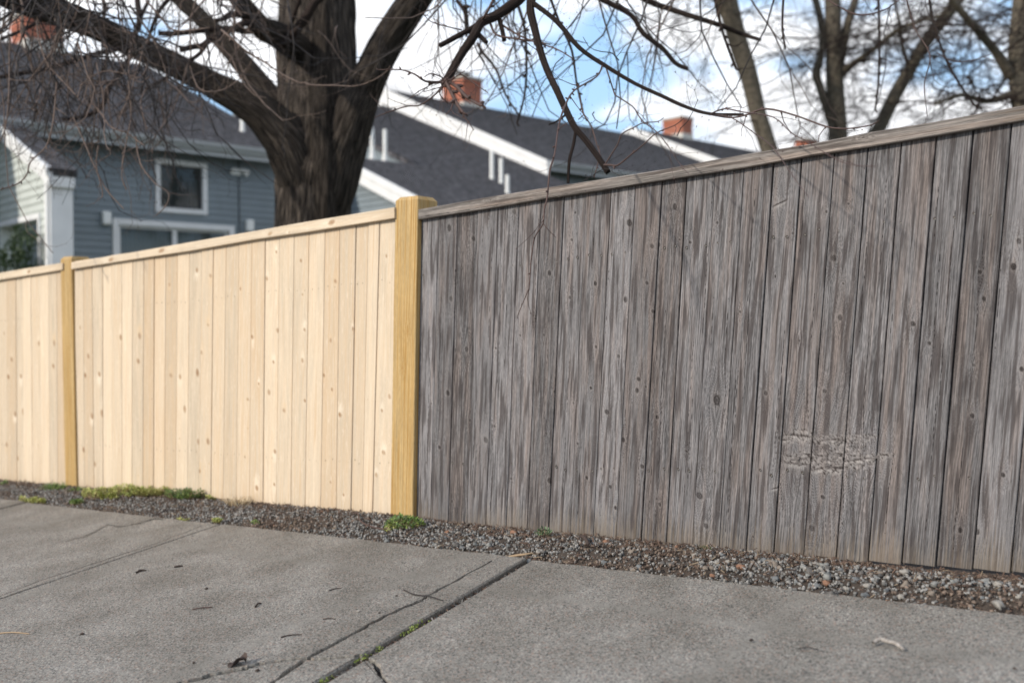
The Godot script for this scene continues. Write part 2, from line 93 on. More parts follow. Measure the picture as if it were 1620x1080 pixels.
const SPLINTERS := [Vector4(1.683, 0.455, 0.035, 10), Vector4(1.809, 0.451, 0.050, 34), Vector4(1.886, 0.458, 0.030, 14), Vector4(1.700, 0.384, 0.030, 22), Vector4(1.780, 0.399, 0.040, 40), Vector4(1.839, 0.374, 0.050, 44), Vector4(1.924, 0.404, 0.030, 22), Vector4(1.781, 0.350, 0.050, 26)]
const TWIG_STARTS := [
	[Vector3(-2.618, 2.746, -1.839), Vector3(0.25, 0.08, 0.4), Vector3(0, -0.5, 0.3), 4, 1, 0.0060],
	[Vector3(-2.459, 2.694, -1.876), Vector3(0.25, 0.08, 0.4), Vector3(0, -0.5, 0.3), 4, 1, 0.0060],
	[Vector3(-2.299, 2.641, -1.913), Vector3(0.25, 0.08, 0.4), Vector3(0, -0.5, 0.3), 4, 1, 0.0060],
	[Vector3(-2.136, 2.587, -1.95), Vector3(0.25, 0.08, 0.4), Vector3(0, -0.5, 0.3), 4, 1, 0.0060],
	[Vector3(-1.971, 2.532, -1.987), Vector3(0.25, 0.08, 0.4), Vector3(0, -0.5, 0.3), 4, 1, 0.0060],
	[Vector3(-1.804, 2.476, -2.024), Vector3(0.25, 0.08, 0.4), Vector3(0, -0.5, 0.3), 4, 1, 0.0060],
	[Vector3(-1.634, 2.42, -2.061), Vector3(0.25, 0.08, 0.4), Vector3(0, -0.5, 0.3), 4, 1, 0.0060],
	[Vector3(-2.352, 2.514, -1.494), Vector3(0.25, 0.08, 0.4), Vector3(-0.1, -0.7, 0.3), 4, 0.9, 0.0050],
	[Vector3(-2.23, 2.499, -1.522), Vector3(0.25, 0.08, 0.4), Vector3(-0.1, -0.7, 0.3), 4, 0.9, 0.0050],
	[Vector3(-2.107, 2.484, -1.551), Vector3(0.25, 0.08, 0.4), Vector3(-0.1, -0.7, 0.3), 4, 0.9, 0.0050],
	[Vector3(-1.982, 2.468, -1.579), Vector3(0.25, 0.08, 0.4), Vector3(-0.1, -0.7, 0.3), 4, 0.9, 0.0050],
	[Vector3(-1.856, 2.453, -1.608), Vector3(0.25, 0.08, 0.4), Vector3(-0.1, -0.7, 0.3), 4, 0.9, 0.0050],
	[Vector3(-1.728, 2.436, -1.636), Vector3(0.25, 0.08, 0.4), Vector3(-0.1, -0.7, 0.3), 4, 0.9, 0.0050],
	[Vector3(-2.243, 2.162, -1.399), Vector3(0.25, 0.08, 0.4), Vector3(0, -0.8, 0.2), 3, 0.75, 0.0045],
	[Vector3(-2.126, 2.187, -1.417), Vector3(0.25, 0.08, 0.4), Vector3(0, -0.8, 0.2), 3, 0.75, 0.0045],
	[Vector3(-2.008, 2.213, -1.435), Vector3(0.25, 0.08, 0.4), Vector3(0, -0.8, 0.2), 3, 0.75, 0.0045],
	[Vector3(-1.889, 2.238, -1.453), Vector3(0.25, 0.08, 0.4), Vector3(0, -0.8, 0.2), 3, 0.75, 0.0045],
	[Vector3(-1.769, 2.264, -1.471), Vector3(0.25, 0.08, 0.4), Vector3(0, -0.8, 0.2), 3, 0.75, 0.0045],
	[Vector3(-1.63, 2.896, -1.99), Vector3(0.25, 0.08, 0.4), Vector3(0, -0.7, 0.4), 4, 0.9, 0.0050],
	[Vector3(-1.476, 2.881, -1.99), Vector3(0.25, 0.08, 0.4), Vector3(0, -0.7, 0.4), 4, 0.9, 0.0050],
	[Vector3(-1.323, 2.866, -1.99), Vector3(0.25, 0.08, 0.4), Vector3(0, -0.7, 0.4), 4, 0.9, 0.0050],
	[Vector3(-1.169, 2.85, -1.99), Vector3(0.25, 0.08, 0.4), Vector3(0, -0.7, 0.4), 4, 0.9, 0.0050],
	[Vector3(-1.015, 2.835, -1.99), Vector3(0.25, 0.08, 0.4), Vector3(0, -0.7, 0.4), 4, 0.9, 0.0050],
	[Vector3(-1.488, 2.429, -1.837), Vector3(0.25, 0.08, 0.4), Vector3(-0.1, -0.3, 0.5), 2, 0.55, 0.0040],
	[Vector3(-1.386, 2.45, -1.871), Vector3(0.25, 0.08, 0.4), Vector3(-0.1, -0.3, 0.5), 2, 0.55, 0.0040],
	[Vector3(-1.282, 2.47, -1.905), Vector3(0.25, 0.08, 0.4), Vector3(-0.1, -0.3, 0.5), 2, 0.55, 0.0040],
	[Vector3(-1.177, 2.491, -1.939), Vector3(0.25, 0.08, 0.4), Vector3(-0.1, -0.3, 0.5), 2, 0.55, 0.0040],
	[Vector3(-1.07, 2.512, -1.973), Vector3(0.25, 0.08, 0.4), Vector3(-0.1, -0.3, 0.5), 2, 0.55, 0.0040],
	[Vector3(-1.036, 2.549, -2.41), Vector3(0.25, 0.08, 0.4), Vector3(0.2, -0.1, 0.6), 3, 0.45, 0.0030],
	[Vector3(-0.953, 2.535, -2.41), Vector3(0.25, 0.08, 0.4), Vector3(0.2, -0.1, 0.6), 3, 0.45, 0.0030],
	[Vector3(-0.871, 2.522, -2.41), Vector3(0.25, 0.08, 0.4), Vector3(0.2, -0.1, 0.6), 3, 0.45, 0.0030],
	[Vector3(-2.196, 2.289, -1.293), Vector3(0.25, 0.08, 0.4), Vector3(0.1, -0.6, 0.2), 3, 0.6, 0.0040],
	[Vector3(-2.072, 2.199, -1.259), Vector3(0.25, 0.08, 0.4), Vector3(0.1, -0.6, 0.2), 3, 0.6, 0.0040],
	[Vector3(-1.949, 2.11, -1.225), Vector3(0.25, 0.08, 0.4), Vector3(0.1, -0.6, 0.2), 3, 0.6, 0.0040],
	[Vector3(-1.828, 2.022, -1.191), Vector3(0.25, 0.08, 0.4), Vector3(0.1, -0.6, 0.2), 3, 0.6, 0.0040],
	[Vector3(-1.707, 1.935, -1.157), Vector3(0.25, 0.08, 0.4), Vector3(0.1, -0.6, 0.2), 3, 0.6, 0.0040],
	[Vector3(-1.749, 2.157, -1.57), Vector3(0.25, 0.08, 0.4), Vector3(-0.1, -0.8, 0.2), 3, 0.7, 0.0042],
	[Vector3(-1.614, 2.228, -1.57), Vector3(0.25, 0.08, 0.4), Vector3(-0.1, -0.8, 0.2), 3, 0.7, 0.0042],
	[Vector3(-1.478, 2.299, -1.57), Vector3(0.25, 0.08, 0.4), Vector3(-0.1, -0.8, 0.2), 3, 0.7, 0.0042],
	[Vector3(-1.343, 2.371, -1.57), Vector3(0.25, 0.08, 0.4), Vector3(-0.1, -0.8, 0.2), 3, 0.7, 0.0042],
	[Vector3(-2.643, 3.058, -2.214), Vector3(0.25, 0.08, 0.4), Vector3(0, -1, 0.1), 4, 1.3, 0.0060],
	[Vector3(-2.332, 3.033, -2.143), Vector3(0.25, 0.08, 0.4), Vector3(0, -1, 0.1), 4, 1.3, 0.0060],
	[Vector3(-2.027, 3.008, -2.071), Vector3(0.25, 0.08, 0.4), Vector3(0, -1, 0.1), 4, 1.3, 0.0060],
	[Vector3(-1.729, 2.983, -1.999), Vector3(0.25, 0.08, 0.4), Vector3(0, -1, 0.1), 4, 1.3, 0.0060],
	[Vector3(-1.437, 2.958, -1.928), Vector3(0.25, 0.08, 0.4), Vector3(0, -1, 0.1), 4, 1.3, 0.0060],
	[Vector3(-1.151, 2.933, -1.856), Vector3(0.25, 0.08, 0.4), Vector3(0, -1, 0.1), 4, 1.3, 0.0060],
	[Vector3(0.176, 2.781, -1.14), Vector3(0.25, 0.08, 0.4), Vector3(0, -1, 0.1), 3, 1.2, 0.0055],
	[Vector3(0.36, 2.781, -1.14), Vector3(0.25, 0.08, 0.4), Vector3(0, -1, 0.1), 3, 1.2, 0.0055],
	[Vector3(0.544, 2.781, -1.14), Vector3(0.25, 0.08, 0.4), Vector3(0, -1, 0.1), 3, 1.2, 0.0055],
	[Vector3(0.728, 2.781, -1.14), Vector3(0.25, 0.08, 0.4), Vector3(0, -1, 0.1), 3, 1.2, 0.0055],
	[Vector3(0.912, 2.781, -1.14), Vector3(0.25, 0.08, 0.4), Vector3(0, -1, 0.1), 3, 1.2, 0.0055],
	[Vector3(1.096, 2.781, -1.14), Vector3(0.25, 0.08, 0.4), Vector3(0, -1, 0.1), 3, 1.2, 0.0055],
	[Vector3(1.28, 2.781, -1.14), Vector3(0.25, 0.08, 0.4), Vector3(0, -1, 0.1), 3, 1.2, 0.0055],
	[Vector3(1.463, 2.781, -1.14), Vector3(0.25, 0.08, 0.4), Vector3(0, -1, 0.1), 3, 1.2, 0.0055],
	[Vector3(1.647, 2.781, -1.14), Vector3(0.25, 0.08, 0.4), Vector3(0, -1, 0.1), 3, 1.2, 0.0055],
	[Vector3(-0.127, 2.972, -1.969), Vector3(0.25, 0.08, 0.4), Vector3(0.1, -1, 0.1), 3, 1.2, 0.0050],
	[Vector3(0.029, 2.958, -1.926), Vector3(0.25, 0.08, 0.4), Vector3(0.1, -1, 0.1), 3, 1.2, 0.0050],
	[Vector3(0.183, 2.943, -1.884), Vector3(0.25, 0.08, 0.4), Vector3(0.1, -1, 0.1), 3, 1.2, 0.0050],
	[Vector3(0.335, 2.928, -1.841), Vector3(0.25, 0.08, 0.4), Vector3(0.1, -1, 0.1), 3, 1.2, 0.0050],
	[Vector3(0.607, 1.989, 0.161), Vector3(0.25, 0.08, 0.4), Vector3(0.1, -0.3, 0.2), 1, 0.3, 0.0022],
	[Vector3(0.722, 1.891, 0.224), Vector3(0.25, 0.08, 0.4), Vector3(0.1, -0.3, 0.2), 1, 0.3, 0.0022],
	[Vector3(0.833, 1.796, 0.286), Vector3(0.25, 0.08, 0.4), Vector3(0.1, -0.3, 0.2), 1, 0.3, 0.0022],
	[Vector3(0.94, 1.704, 0.349), Vector3(0.25, 0.08, 0.4), Vector3(0.1, -0.3, 0.2), 1, 0.3, 0.0022],
	[Vector3(0.801, 1.388, 0.28), Vector3(0.25, 0.08, 0.4), Vector3(0, 0.4, 0.2), 4, 0.25, 0.0018],
	[Vector3(2.631, 2.55, -1.037), Vector3(0.25, 0.08, 0.4), Vector3(0, -0.9, 0.1), 2, 0.7, 0.0035],
	[Vector3(2.806, 2.528, -0.97), Vector3(0.25, 0.08, 0.4), Vector3(0, -0.9, 0.1), 2, 0.7, 0.0035],
	[Vector3(2.975, 2.506, -0.903), Vector3(0.25, 0.08, 0.4), Vector3(0, -0.9, 0.1), 2, 0.7, 0.0035],
	[Vector3(-2.199, 2.683, -0.97), Vector3(0.25, 0.08, 0.4), Vector3(0, -1, 0.1), 3, 1.3, 0.0050],
	[Vector3(-2.045, 2.677, -0.97), Vector3(0.25, 0.08, 0.4), Vector3(0, -1, 0.1), 3, 1.3, 0.0050],
	[Vector3(-1.892, 2.671, -0.97), Vector3(0.25, 0.08, 0.4), Vector3(0, -1, 0.1), 3, 1.3, 0.0050],
	[Vector3(-1.738, 2.664, -0.97), Vector3(0.25, 0.08, 0.4), Vector3(0, -1, 0.1), 3, 1.3, 0.0050],
	[Vector3(-1.584, 2.658, -0.97), Vector3(0.25, 0.08, 0.4), Vector3(0, -1, 0.1), 3, 1.3, 0.0050]]
var M := {}
var used := {}
var fence_frame := Transform3D(Basis(Vector3.UP, FENCE_TURN), Vector3.ZERO)


class MB:
	var v := PackedVector3Array()
	var n := PackedVector3Array()
	var t := PackedVector2Array()
	var c := PackedColorArray()
	var ix := PackedInt32Array()
	var tint := Color.WHITE

	func put(p: Vector3, normal: Vector3, uv: Vector2) -> int:
		v.append(p)
		n.append(normal)
		t.append(uv)
		c.append(tint)
		return v.size() - 1

	# flat polygon, convex; turned so that it faces away from `inside`
	func face(pts: Array, inside: Vector3, uvs: Array = []) -> void:
		var mid := Vector3.ZERO
		for p in pts:
			mid += p
		mid /= pts.size()
		var nn := Vector3.ZERO
		for i in pts.size():
			nn += (pts[i] - mid).cross(pts[(i + 1) % pts.size()] - mid)
		nn = nn.normalized()
		var flip := nn.dot(mid - inside) < 0.0
		if flip:
			nn = -nn
		var first := v.size()
		for i in pts.size():
			put(pts[i], nn, uvs[i] if uvs.size() else Vector2(pts[i].x + pts[i].z, pts[i].y))
		for i in range(1, pts.size() - 1):
			if flip:
				ix.append_array([first, first + i, first + i + 1])
			else:
				ix.append_array([first, first + i + 1, first + i])

	# box with chamfered edges, axis x0, x1, y0 ... in a local frame
	func box(lo: Vector3, hi: Vector3, ch := 0.0, f := Transform3D.IDENTITY) -> void:
		var mid := f * ((lo + hi) / 2.0)
		if ch <= 0.0:
			for ax in 3:
				for s in 2:
					var q := []
					for k in [[0, 0], [1, 0], [1, 1], [0, 1]]:
						var p := Vector3.ZERO
						p[ax] = hi[ax] if s else lo[ax]
						p[(ax + 1) % 3] = hi[(ax + 1) % 3] if k[0] else lo[(ax + 1) % 3]
						p[(ax + 2) % 3] = hi[(ax + 2) % 3] if k[1] else lo[(ax + 2) % 3]
						q.append(f * p)
					face(q, mid)
			return
		var at := func(sx: int, sy: int, sz: int, keep: int) -> Vector3:
			var p := Vector3(hi.x if sx else lo.x, hi.y if sy else lo.y, hi.z if sz else lo.z)
			var s := [sx, sy, sz]
			for ax in 3:
				if ax != keep:
					p[ax] += -ch if s[ax] else ch
			return f * p
		for ax in 3:
			for s in 2:
				var q := []
				for k in [[0, 0], [1, 0], [1, 1], [0, 1]]:
					var w := [0, 0, 0]
					w[ax] = s
					w[(ax + 1) % 3] = k[0]
					w[(ax + 2) % 3] = k[1]
					q.append(at.call(w[0], w[1], w[2], ax))
				face(q, mid)
		for ax in 3:
			for k in [[0, 0], [1, 0], [1, 1], [0, 1]]:
				var q := []
				for e in [[0, 0], [1, 0], [1, 1], [0, 1]]:
					var w := [0, 0, 0]
					w[ax] = e[0]
					w[(ax + 1) % 3] = k[0]
					w[(ax + 2) % 3] = k[1]
					q.append(at.call(w[0], w[1], w[2], (ax + 1) % 3 if e[1] else (ax + 2) % 3))
				face(q, mid)
		for s in 8:
			var w := [s & 1, (s >> 1) & 1, (s >> 2) & 1]
			face([at.call(w[0], w[1], w[2], 0), at.call(w[0], w[1], w[2], 1), at.call(w[0], w[1], w[2], 2)], mid)

	# smooth surface through rings of points; closed goes round
	func grid(rows: Array, uvs: Array) -> void:
		var first := v.size()
		var w: int = rows[0].size()
		for r in rows.size():
			for k in w:
				var du: Vector3 = rows[r][mini(k + 1, w - 1)] - rows[r][maxi(k - 1, 0)]
				if k == 0 and rows[r][0].is_equal_approx(rows[r][w - 1]) or k == w - 1 and rows[r][0].is_equal_approx(rows[r][w - 1]):
					du = rows[r][1] - rows[r][w - 2]
				var dv: Vector3 = rows[mini(r + 1, rows.size() - 1)][k] - rows[maxi(r - 1, 0)][k]
				put(rows[r][k], du.cross(dv).normalized(), uvs[r][k])
		for r in rows.size() - 1:
			for k in w - 1:
				var a := first + r * w + k
				ix.append_array([a, a + w, a + 1, a + 1, a + w, a + w + 1])

	func tube(pts: PackedVector3Array, rad: PackedFloat32Array, sides: int, cap := true, vs := 1.0, lump: FastNoiseLite = null, lump_size := 0.0) -> void:
		var count := pts.size()
		var d := (pts[1] - pts[0]).normalized()
		var x := d.cross(Vector3.FORWARD if absf(d.z) < 0.8 else Vector3.RIGHT).normalized()
		var first := v.size()
		var along := 0.0
		var rings: Array = []
		for i in count:
			d = (pts[mini(i + 1, count - 1)] - pts[maxi(i - 1, 0)]).normalized()
			x = (x - d * x.dot(d)).normalized()
			var y := d.cross(x)
			if i > 0:
				along += pts[i].distance_to(pts[i - 1])
			if lump == null:
				for k in sides + 1:
					var dir := x * cos(TAU * k / sides) + y * sin(TAU * k / sides)
					put(pts[i] + dir * rad[i], dir, Vector2(float(k) / sides, along * vs))
			else:
				var ring := PackedVector3Array()
				for k in sides + 1:
					var dir := x * cos(TAU * k / sides) + y * sin(TAU * k / sides)
					var q := dir * 1.6 + Vector3(0, along * 0.35 / maxf(rad[0], 0.01) * 0.3, 0)
					ring.append(pts[i] + dir * (rad[i] * (1.0 + lump_size * lump.get_noise_3dv(q))))
				rings.append(ring)
		if lump != null:
			var uvs := []
			along = 0.0
			for i in count:
				if i > 0:
					along += pts[i].distance_to(pts[i - 1])
				var row := PackedVector2Array()
				for k in sides + 1:
					row.append(Vector2(float(k) / sides * 6.0, along * vs * 1.9))
				uvs.append(row)
			grid(rings, uvs)
		else:
			for i in count - 1:
				for k in sides:
					var a := first + i * (sides + 1) + k
					ix.append_array([a, a + sides + 1, a + 1, a + 1, a + sides + 1, a + sides + 2])
		if cap:
			var last := first + (count - 1) * (sides + 1)
			var m := put(pts[count - 1], d, Vector2(0.5, 0.5))
			var ring0 := v.size()
			for k in sides:
				put(v[last + k], d, t[last + k])
			for k in sides:
				ix.append_array([m, ring0 + (k + 1) % sides, ring0 + k])

	func blob(f: Transform3D, rings := 4, sides := 6, rough: FastNoiseLite = null, amount := 0.0) -> void:
		var rows := []
		var uvs := []
		for r in rings + 1:
			var row := PackedVector3Array()
			var uvr := PackedVector2Array()
			for k in sides + 1:
				var th := PI * r / rings
				var ph := TAU * (k % sides) / sides
				var p := Vector3(sin(th) * cos(ph), cos(th), -sin(th) * sin(ph))
				if rough:
					p *= 1.0 + amount * rough.get_noise_3dv(f.origin * 40.0 + p)
				row.append(f * p)
				uvr.append(Vector2(float(k) / sides, float(r) / rings))
			rows.append(row)
			uvs.append(uvr)
		rows.reverse()
		var before := v.size()
		grid(rows, uvs)
		for k in sides + 1:
			n[before + k] = (v[before + k] - f.origin).normalized()
			n[v.size() - 1 - k] = (v[v.size() - 1 - k] - f.origin).normalized()

	func mesh() -> ArrayMesh:
		var a := []
		a.resize(Mesh.ARRAY_MAX)
		a[Mesh.ARRAY_VERTEX] = v
		a[Mesh.ARRAY_NORMAL] = n
		a[Mesh.ARRAY_TEX_UV] = t
		a[Mesh.ARRAY_COLOR] = c
		a[Mesh.ARRAY_INDEX] = ix
		var m := ArrayMesh.new()
		m.add_surface_from_arrays(Mesh.PRIMITIVE_TRIANGLES, a)
		return m


func numbered(called: String) -> String:
	var k: int = used.get(called, -1) + 1
	used[called] = k
	return called if k == 0 else "%s_%03d" % [called, k]


func tag(o: Node, label: String, category: String, group := "") -> void:
	o.set_meta("label", label)
	o.set_meta("category", category)
	if group:
		o.set_meta("group", group)


func thing(called: String, label: String, category: String, f := Transform3D.IDENTITY, group := "") -> Node3D:
	var o := Node3D.new()
	o.name = numbered(called)
	o.transform = f
	add_child(o)
	tag(o, label, category, group)
	return o


func setting(called: String, f := Transform3D.IDENTITY) -> Node3D:
	var o := Node3D.new()
	o.name = numbered(called)
	o.transform = f
	o.set_meta("kind", "structure")
	add_child(o)
	return o


func part(called: String, m: Mesh, material: Material, parent: Node, f := Transform3D.IDENTITY) -> MeshInstance3D:
	var o := MeshInstance3D.new()
	o.name = called
	if parent == self:
		o.name = numbered(called)
	else:
		var k := 0
		while parent.has_node(NodePath(o.name)):
			k += 1
			o.name = "%s_%03d" % [called, k]
	o.mesh = m
	o.material_override = material
	o.transform = f
	parent.add_child(o)
	return o


func paint(color: Color, rough := 0.8, tex: Texture2D = null, scale := 1.0, spec := 0.5) -> StandardMaterial3D:
	var m := StandardMaterial3D.new()
	m.albedo_color = color
	m.roughness = rough
	m.metallic_specular = spec
	if tex:
		m.albedo_texture = tex
		m.uv1_triplanar = true
		m.uv1_scale = Vector3.ONE * scale
	return m


func noise(s: int, freq := 1.0, octaves := 3, kind := FastNoiseLite.TYPE_SIMPLEX_SMOOTH) -> FastNoiseLite:
	var f := FastNoiseLite.new()
	f.seed = s
	f.frequency = freq
	f.noise_type = kind
	f.fractal_octaves = octaves
	f.fractal_type = FastNoiseLite.FRACTAL_FBM if octaves > 1 else FastNoiseLite.FRACTAL_NONE
	return f


# a grey picture of noise about a mean, laid over a flat colour
func mottle(s: int, freq: float, octaves: int, lo: Color, hi: Color, size := 256, stretch := Vector2.ONE) -> ImageTexture:
	var im := noise(s, freq, octaves).get_seamless_image(int(size * stretch.x), int(size * stretch.y))
	im.resize(size, size)
	var d := im.get_data()
	var o := PackedByteArray()
	o.resize(size * size * 3)
	var step: int = d.size() / (size * size)
	for i in size * size:
		var q := lo.lerp(hi, d[i * step] / 255.0)
		o[i * 3] = q.r8
		o[i * 3 + 1] = q.g8
		o[i * 3 + 2] = q.b8
	return ImageTexture.create_from_image(Image.create_from_data(size, size, false, Image.FORMAT_RGB8, o))


func grey(s: int, freq: float, octaves: int, size := 256, stretch := Vector2.ONE, kind := FastNoiseLite.TYPE_SIMPLEX_SMOOTH) -> ImageTexture:
	var im := noise(s, freq, octaves, kind).get_seamless_image(int(size * stretch.x), int(size * stretch.y))
	im.resize(size, size)
	return ImageTexture.create_from_image(im)


# ---------------------------------------------------------------- wood, one column of the picture for each board
const COLS := 32
const COL_W := 64
const COL_H := 1024
var wood_cols := []
var wood_seed := 0
var wood_old := true
var wood_knots := []
var wood_cracks := []
var fine_n: FastNoiseLite
var mid_n: FastNoiseLite
var tone_n: FastNoiseLite


func wood_column(i: int) -> void:
	var rg := RandomNumberGenerator.new()
	rg.seed = wood_seed + i * 77
	var rgb := PackedByteArray()
	var hgt := PackedByteArray()
	rgb.resize(COL_W * COL_H * 3)
	hgt.resize(COL_W * COL_H)
	var off := rg.randf() * 4000.0
	var tone := rg.randf_range(-1.0, 1.0)
	var warm := rg.randf_range(-1.0, 1.0)
	var heart := rg.randf_range(-20.0, 115.0)
	var rings := rg.randf_range(0.0, 1.0)
	var pitch := rg.randf_range(0.22, 0.5)
	var gs := rg.randf_range(0.55, 1.35)
	var ga := rg.randf_range(0.6, 1.35)
	var post := not wood_old and i >= 29
	var knots: Array = wood_knots[i] if i < wood_knots.size() else []
	knots = knots.duplicate()
	for k in (rg.randi_range(0, 3) if i >= 24 else rg.randi_range(0, 1)):
		knots.append(Vector4(rg.randf_range(10, 85), rg.randf_range(40, 1200), rg.randf_range(2.0, 5.5), 0))
	var cracks := []
	for k in (rg.randi_range(1, 4) if wood_old else 0):
		var y0 := rg.randf_range(0, 1000)
		cracks.append(Vector4(rg.randf_range(6, 90), y0, y0 + rg.randf_range(120, 600), rg.randf_range(0.25, 0.75)))
	for y in COL_H:
		var ymm := (COL_H - 1 - y) * 1350.0 / COL_H
		var near := []
		for k in knots:
			if absf(ymm - k.y) < k.z * 9.0:
				near.append(k)
		for x in COL_W:
			var xmm := x * 95.0 / COL_W
			var gx := xmm
			var dark := 0.0
			var halo := 0.0
			var torn := 0.0
			var scar := 0.0
			var lip := 0.0
			for k in near:
				var dx: float = xmm - k.x
				var dy: float = ymm - k.y
				if k.w > 2.5:
					var e: float = (dx * dx) / (k.z * k.z * 9.0) + (dy * dy) / (k.z * k.z)
					torn = maxf(torn, clampf(2.0 - 2.0 * e + tone_n.get_noise_2d(xmm * 4.0, ymm * 6.0) * 2.0, 0.0, 1.0))
					continue
				var pull: float = exp(-(dx * dx) / (k.z * k.z * 6.0) - (dy * dy) / (k.z * k.z * 24.0))
				gx += signf(dx) * -k.z * 1.5 * pull
				var rr: float = k.z * (1.0 + 0.25 * mid_n.get_noise_2d(xmm * 8.0 + off, ymm * 8.0))
				var el := 0.35 + 0.75 * fposmod(k.y * 0.173, 1.0)
				var q: float = sqrt(dx * dx + (dy + dx * 0.3) * (dy + dx * 0.3) * el) / rr
				if k.w < 0.5:
					var rim := clampf((1.0 - q) * (2.6 if wood_old else 1.7), 0.0, 1.0) * (0.8 + 0.2 * sin(q * 14.0)) * (0.72 + 0.28 * fposmod(k.x * 0.37, 1.0))
					dark = maxf(dark, rim)
				else:
					# an old scar: a slanting check with a pale lip
					var slant := dy - dx * (0.45 * fposmod(k.y * 0.37, 1.0) - 0.05) - 2.0 * mid_n.get_noise_2d(xmm * 1.5, k.y)
					scar = maxf(scar, clampf(1.4 - absf(slant) / (0.16 * k.z), 0.0, 1.0) * clampf(2.0 - absf(dx) / k.z, 0.0, 1.0))
					lip = maxf(lip, clampf(1.3 - absf(slant + 0.5 * k.z) / (0.35 * k.z), 0.0, 1.0) * clampf(2.0 - absf(dx) / k.z, 0.0, 1.0))
				if wood_old:
					halo = maxf(halo, clampf((1.9 - q) * (0.6 + mid_n.get_noise_2d(xmm * 4.0, ymm * 1.5) * 1.6), 0.0, 1.0))
				else:
					# the flame of curled grain lies to one end of the knot
					var end := 1.0 if fposmod(k.y * 0.31, 1.0) < 0.6 else -1.0
					var hx: float = dx / (k.z * 1.7)
					var hy: float = (dy - end * k.z * 1.6) / (k.z * (2.2 + 2.0 * fposmod(k.x * 0.71, 1.0)))
					halo = maxf(halo, clampf(1.1 - sqrt(hx * hx + hy * hy) + 0.5 * mid_n.get_noise_2d(xmm * 1.5, ymm * 0.4), 0.0, 0.8) * fposmod(k.x * 0.53 + k.y * 0.17, 1.0))
			var f := fine_n.get_noise_2d(gx * 2.0 * gs + off, ymm * 0.013) * 0.8 + fine_n.get_noise_2d(gx * 2.6 - off, ymm * 0.12) * 0.6
			var m := mid_n.get_noise_2d(gx * 1.5 * gs - off, ymm * 0.012)
			var t := tone_n.get_noise_2d(xmm * 1.3 + off, ymm * 0.10 - off)
			var away := gx - heart + 6.0 * mid_n.get_noise_2d(off, ymm * 0.02)
			var ring := sin(sqrt(away * away + 260.0) * pitch * TAU * 0.5 + ymm * 0.012 * signf(heart - 47.0) + 2.5 * t)
			ring = signf(ring) * sqrt(absf(ring)) * rings
			var line := 0.0
			for k in cracks:
				if ymm > k.y and ymm < k.z:
					var cx: float = k.x + 2.2 * mid_n.get_noise_2d(off + k.x, ymm * 0.12)
					var w: float = k.w * minf(1.0, minf(ymm - k.y, k.z - ymm) / 60.0)
					line = maxf(line, clampf(1.3 - absf(gx - cx) / maxf(w, 0.05), 0.0, 1.0))
			var h := 0.55 + 0.22 * f + 0.12 * m + 0.10 * ring
			var c: Color
			if wood_old:
				c = Color(0.437, 0.427, 0.430)
				c = c.lerp(Color(0.375, 0.345, 0.333), clampf(0.16 + 0.4 * warm + 1.0 * t + 0.5 * m, 0.0, 1.0))
				c *= 1.0 + (0.34 * f + 0.17 * m) * ga + 0.11 * tone + 0.10 * ring + 0.20 * t
				var pale := clampf(mid_n.get_noise_2d(gx * 2.6 + off * 2.0, ymm * 0.02) * 3.0 - 0.7, 0.0, 1.0)
				c = c.lerp(Color(0.62, 0.61, 0.61), pale * 0.32)
				var stain := clampf(tone_n.get_noise_2d(xmm * 2.6 - off, ymm * 0.17 + off) * 2.6 + 0.9 * m - 0.15, 0.0, 1.0)
				c = c.lerp(Color(0.215, 0.195, 0.192), stain * 0.62)
				var deep := clampf(mid_n.get_noise_2d(gx * 3.4 - off * 2.0, ymm * 0.018) * 3.4 - 1.0, 0.0, 1.0)
				c = c.lerp(Color(0.17, 0.15, 0.145), deep * 0.4)
				var side := minf(xmm, 95.0 - xmm)
				c = c.lerp(Color(0.20, 0.175, 0.165), clampf(1.1 - side / (2.5 + 5.0 * absf(mid_n.get_noise_2d(off, ymm * 0.05 + (50.0 if xmm > 47.0 else 0.0)))), 0.0, 1.0) * 0.22)
				var soil := clampf((1.0 - ymm / 95.0) + 0.8 * m + 0.5 * f + 0.3 * tone, 0.0, 1.0) * (1.0 if ymm < 170.0 else 0.0)
				c = c.lerp(Color(0.44, 0.39, 0.325), soil * 0.5)
				c = c.lerp(Color(0.10, 0.085, 0.08), dark * (0.8 + 0.4 * m))
				c = c.lerp(Color(0.56, 0.535, 0.52), clampf(halo - dark, 0.0, 1.0) * 0.4)
				c = c.lerp(Color(0.66, 0.645, 0.63), lip * 0.35)
				c = c.lerp(Color(0.13, 0.11, 0.105), scar * 0.75)
				c = c.lerp(Color(0.07, 0.06, 0.06), line)
				h -= 0.3 * scar - 0.2 * lip
				if torn > 0.0:
					var chip := fine_n.get_noise_2d(xmm * 0.42 + ymm * 0.30, ymm * 0.26 - xmm * 0.12) * 0.8 + 0.5 * tone_n.get_noise_2d(xmm * 2.0, ymm * 4.0)
					var pit := clampf(chip * 5.0 - 1.2, 0.0, 1.0)
					c = c.lerp(Color(0.47, 0.45, 0.44) * (1.0 - 0.8 * chip), torn * 0.5)
					c = c.lerp(Color(0.19, 0.165, 0.155), torn * pit * 0.75)
					h += torn * (-0.55 * chip - 0.15)
				h -= 0.5 * line + 0.12 * dark
				h += 0.1 * (halo - dark)
			elif post:
				c = Color(0.685, 0.58, 0.405)
				c *= 1.0 + 0.16 * f + 0.10 * m + 0.04 * t
				c = c.lerp(Color(0.575, 0.43, 0.215), clampf(0.15 + 0.9 * ring + 1.8 * m, 0.0, 1.0) * 0.85)
				c = c.lerp(Color(0.58, 0.44, 0.26), dark * 0.7)
			else:
				c = Color(0.775, 0.71, 0.622)
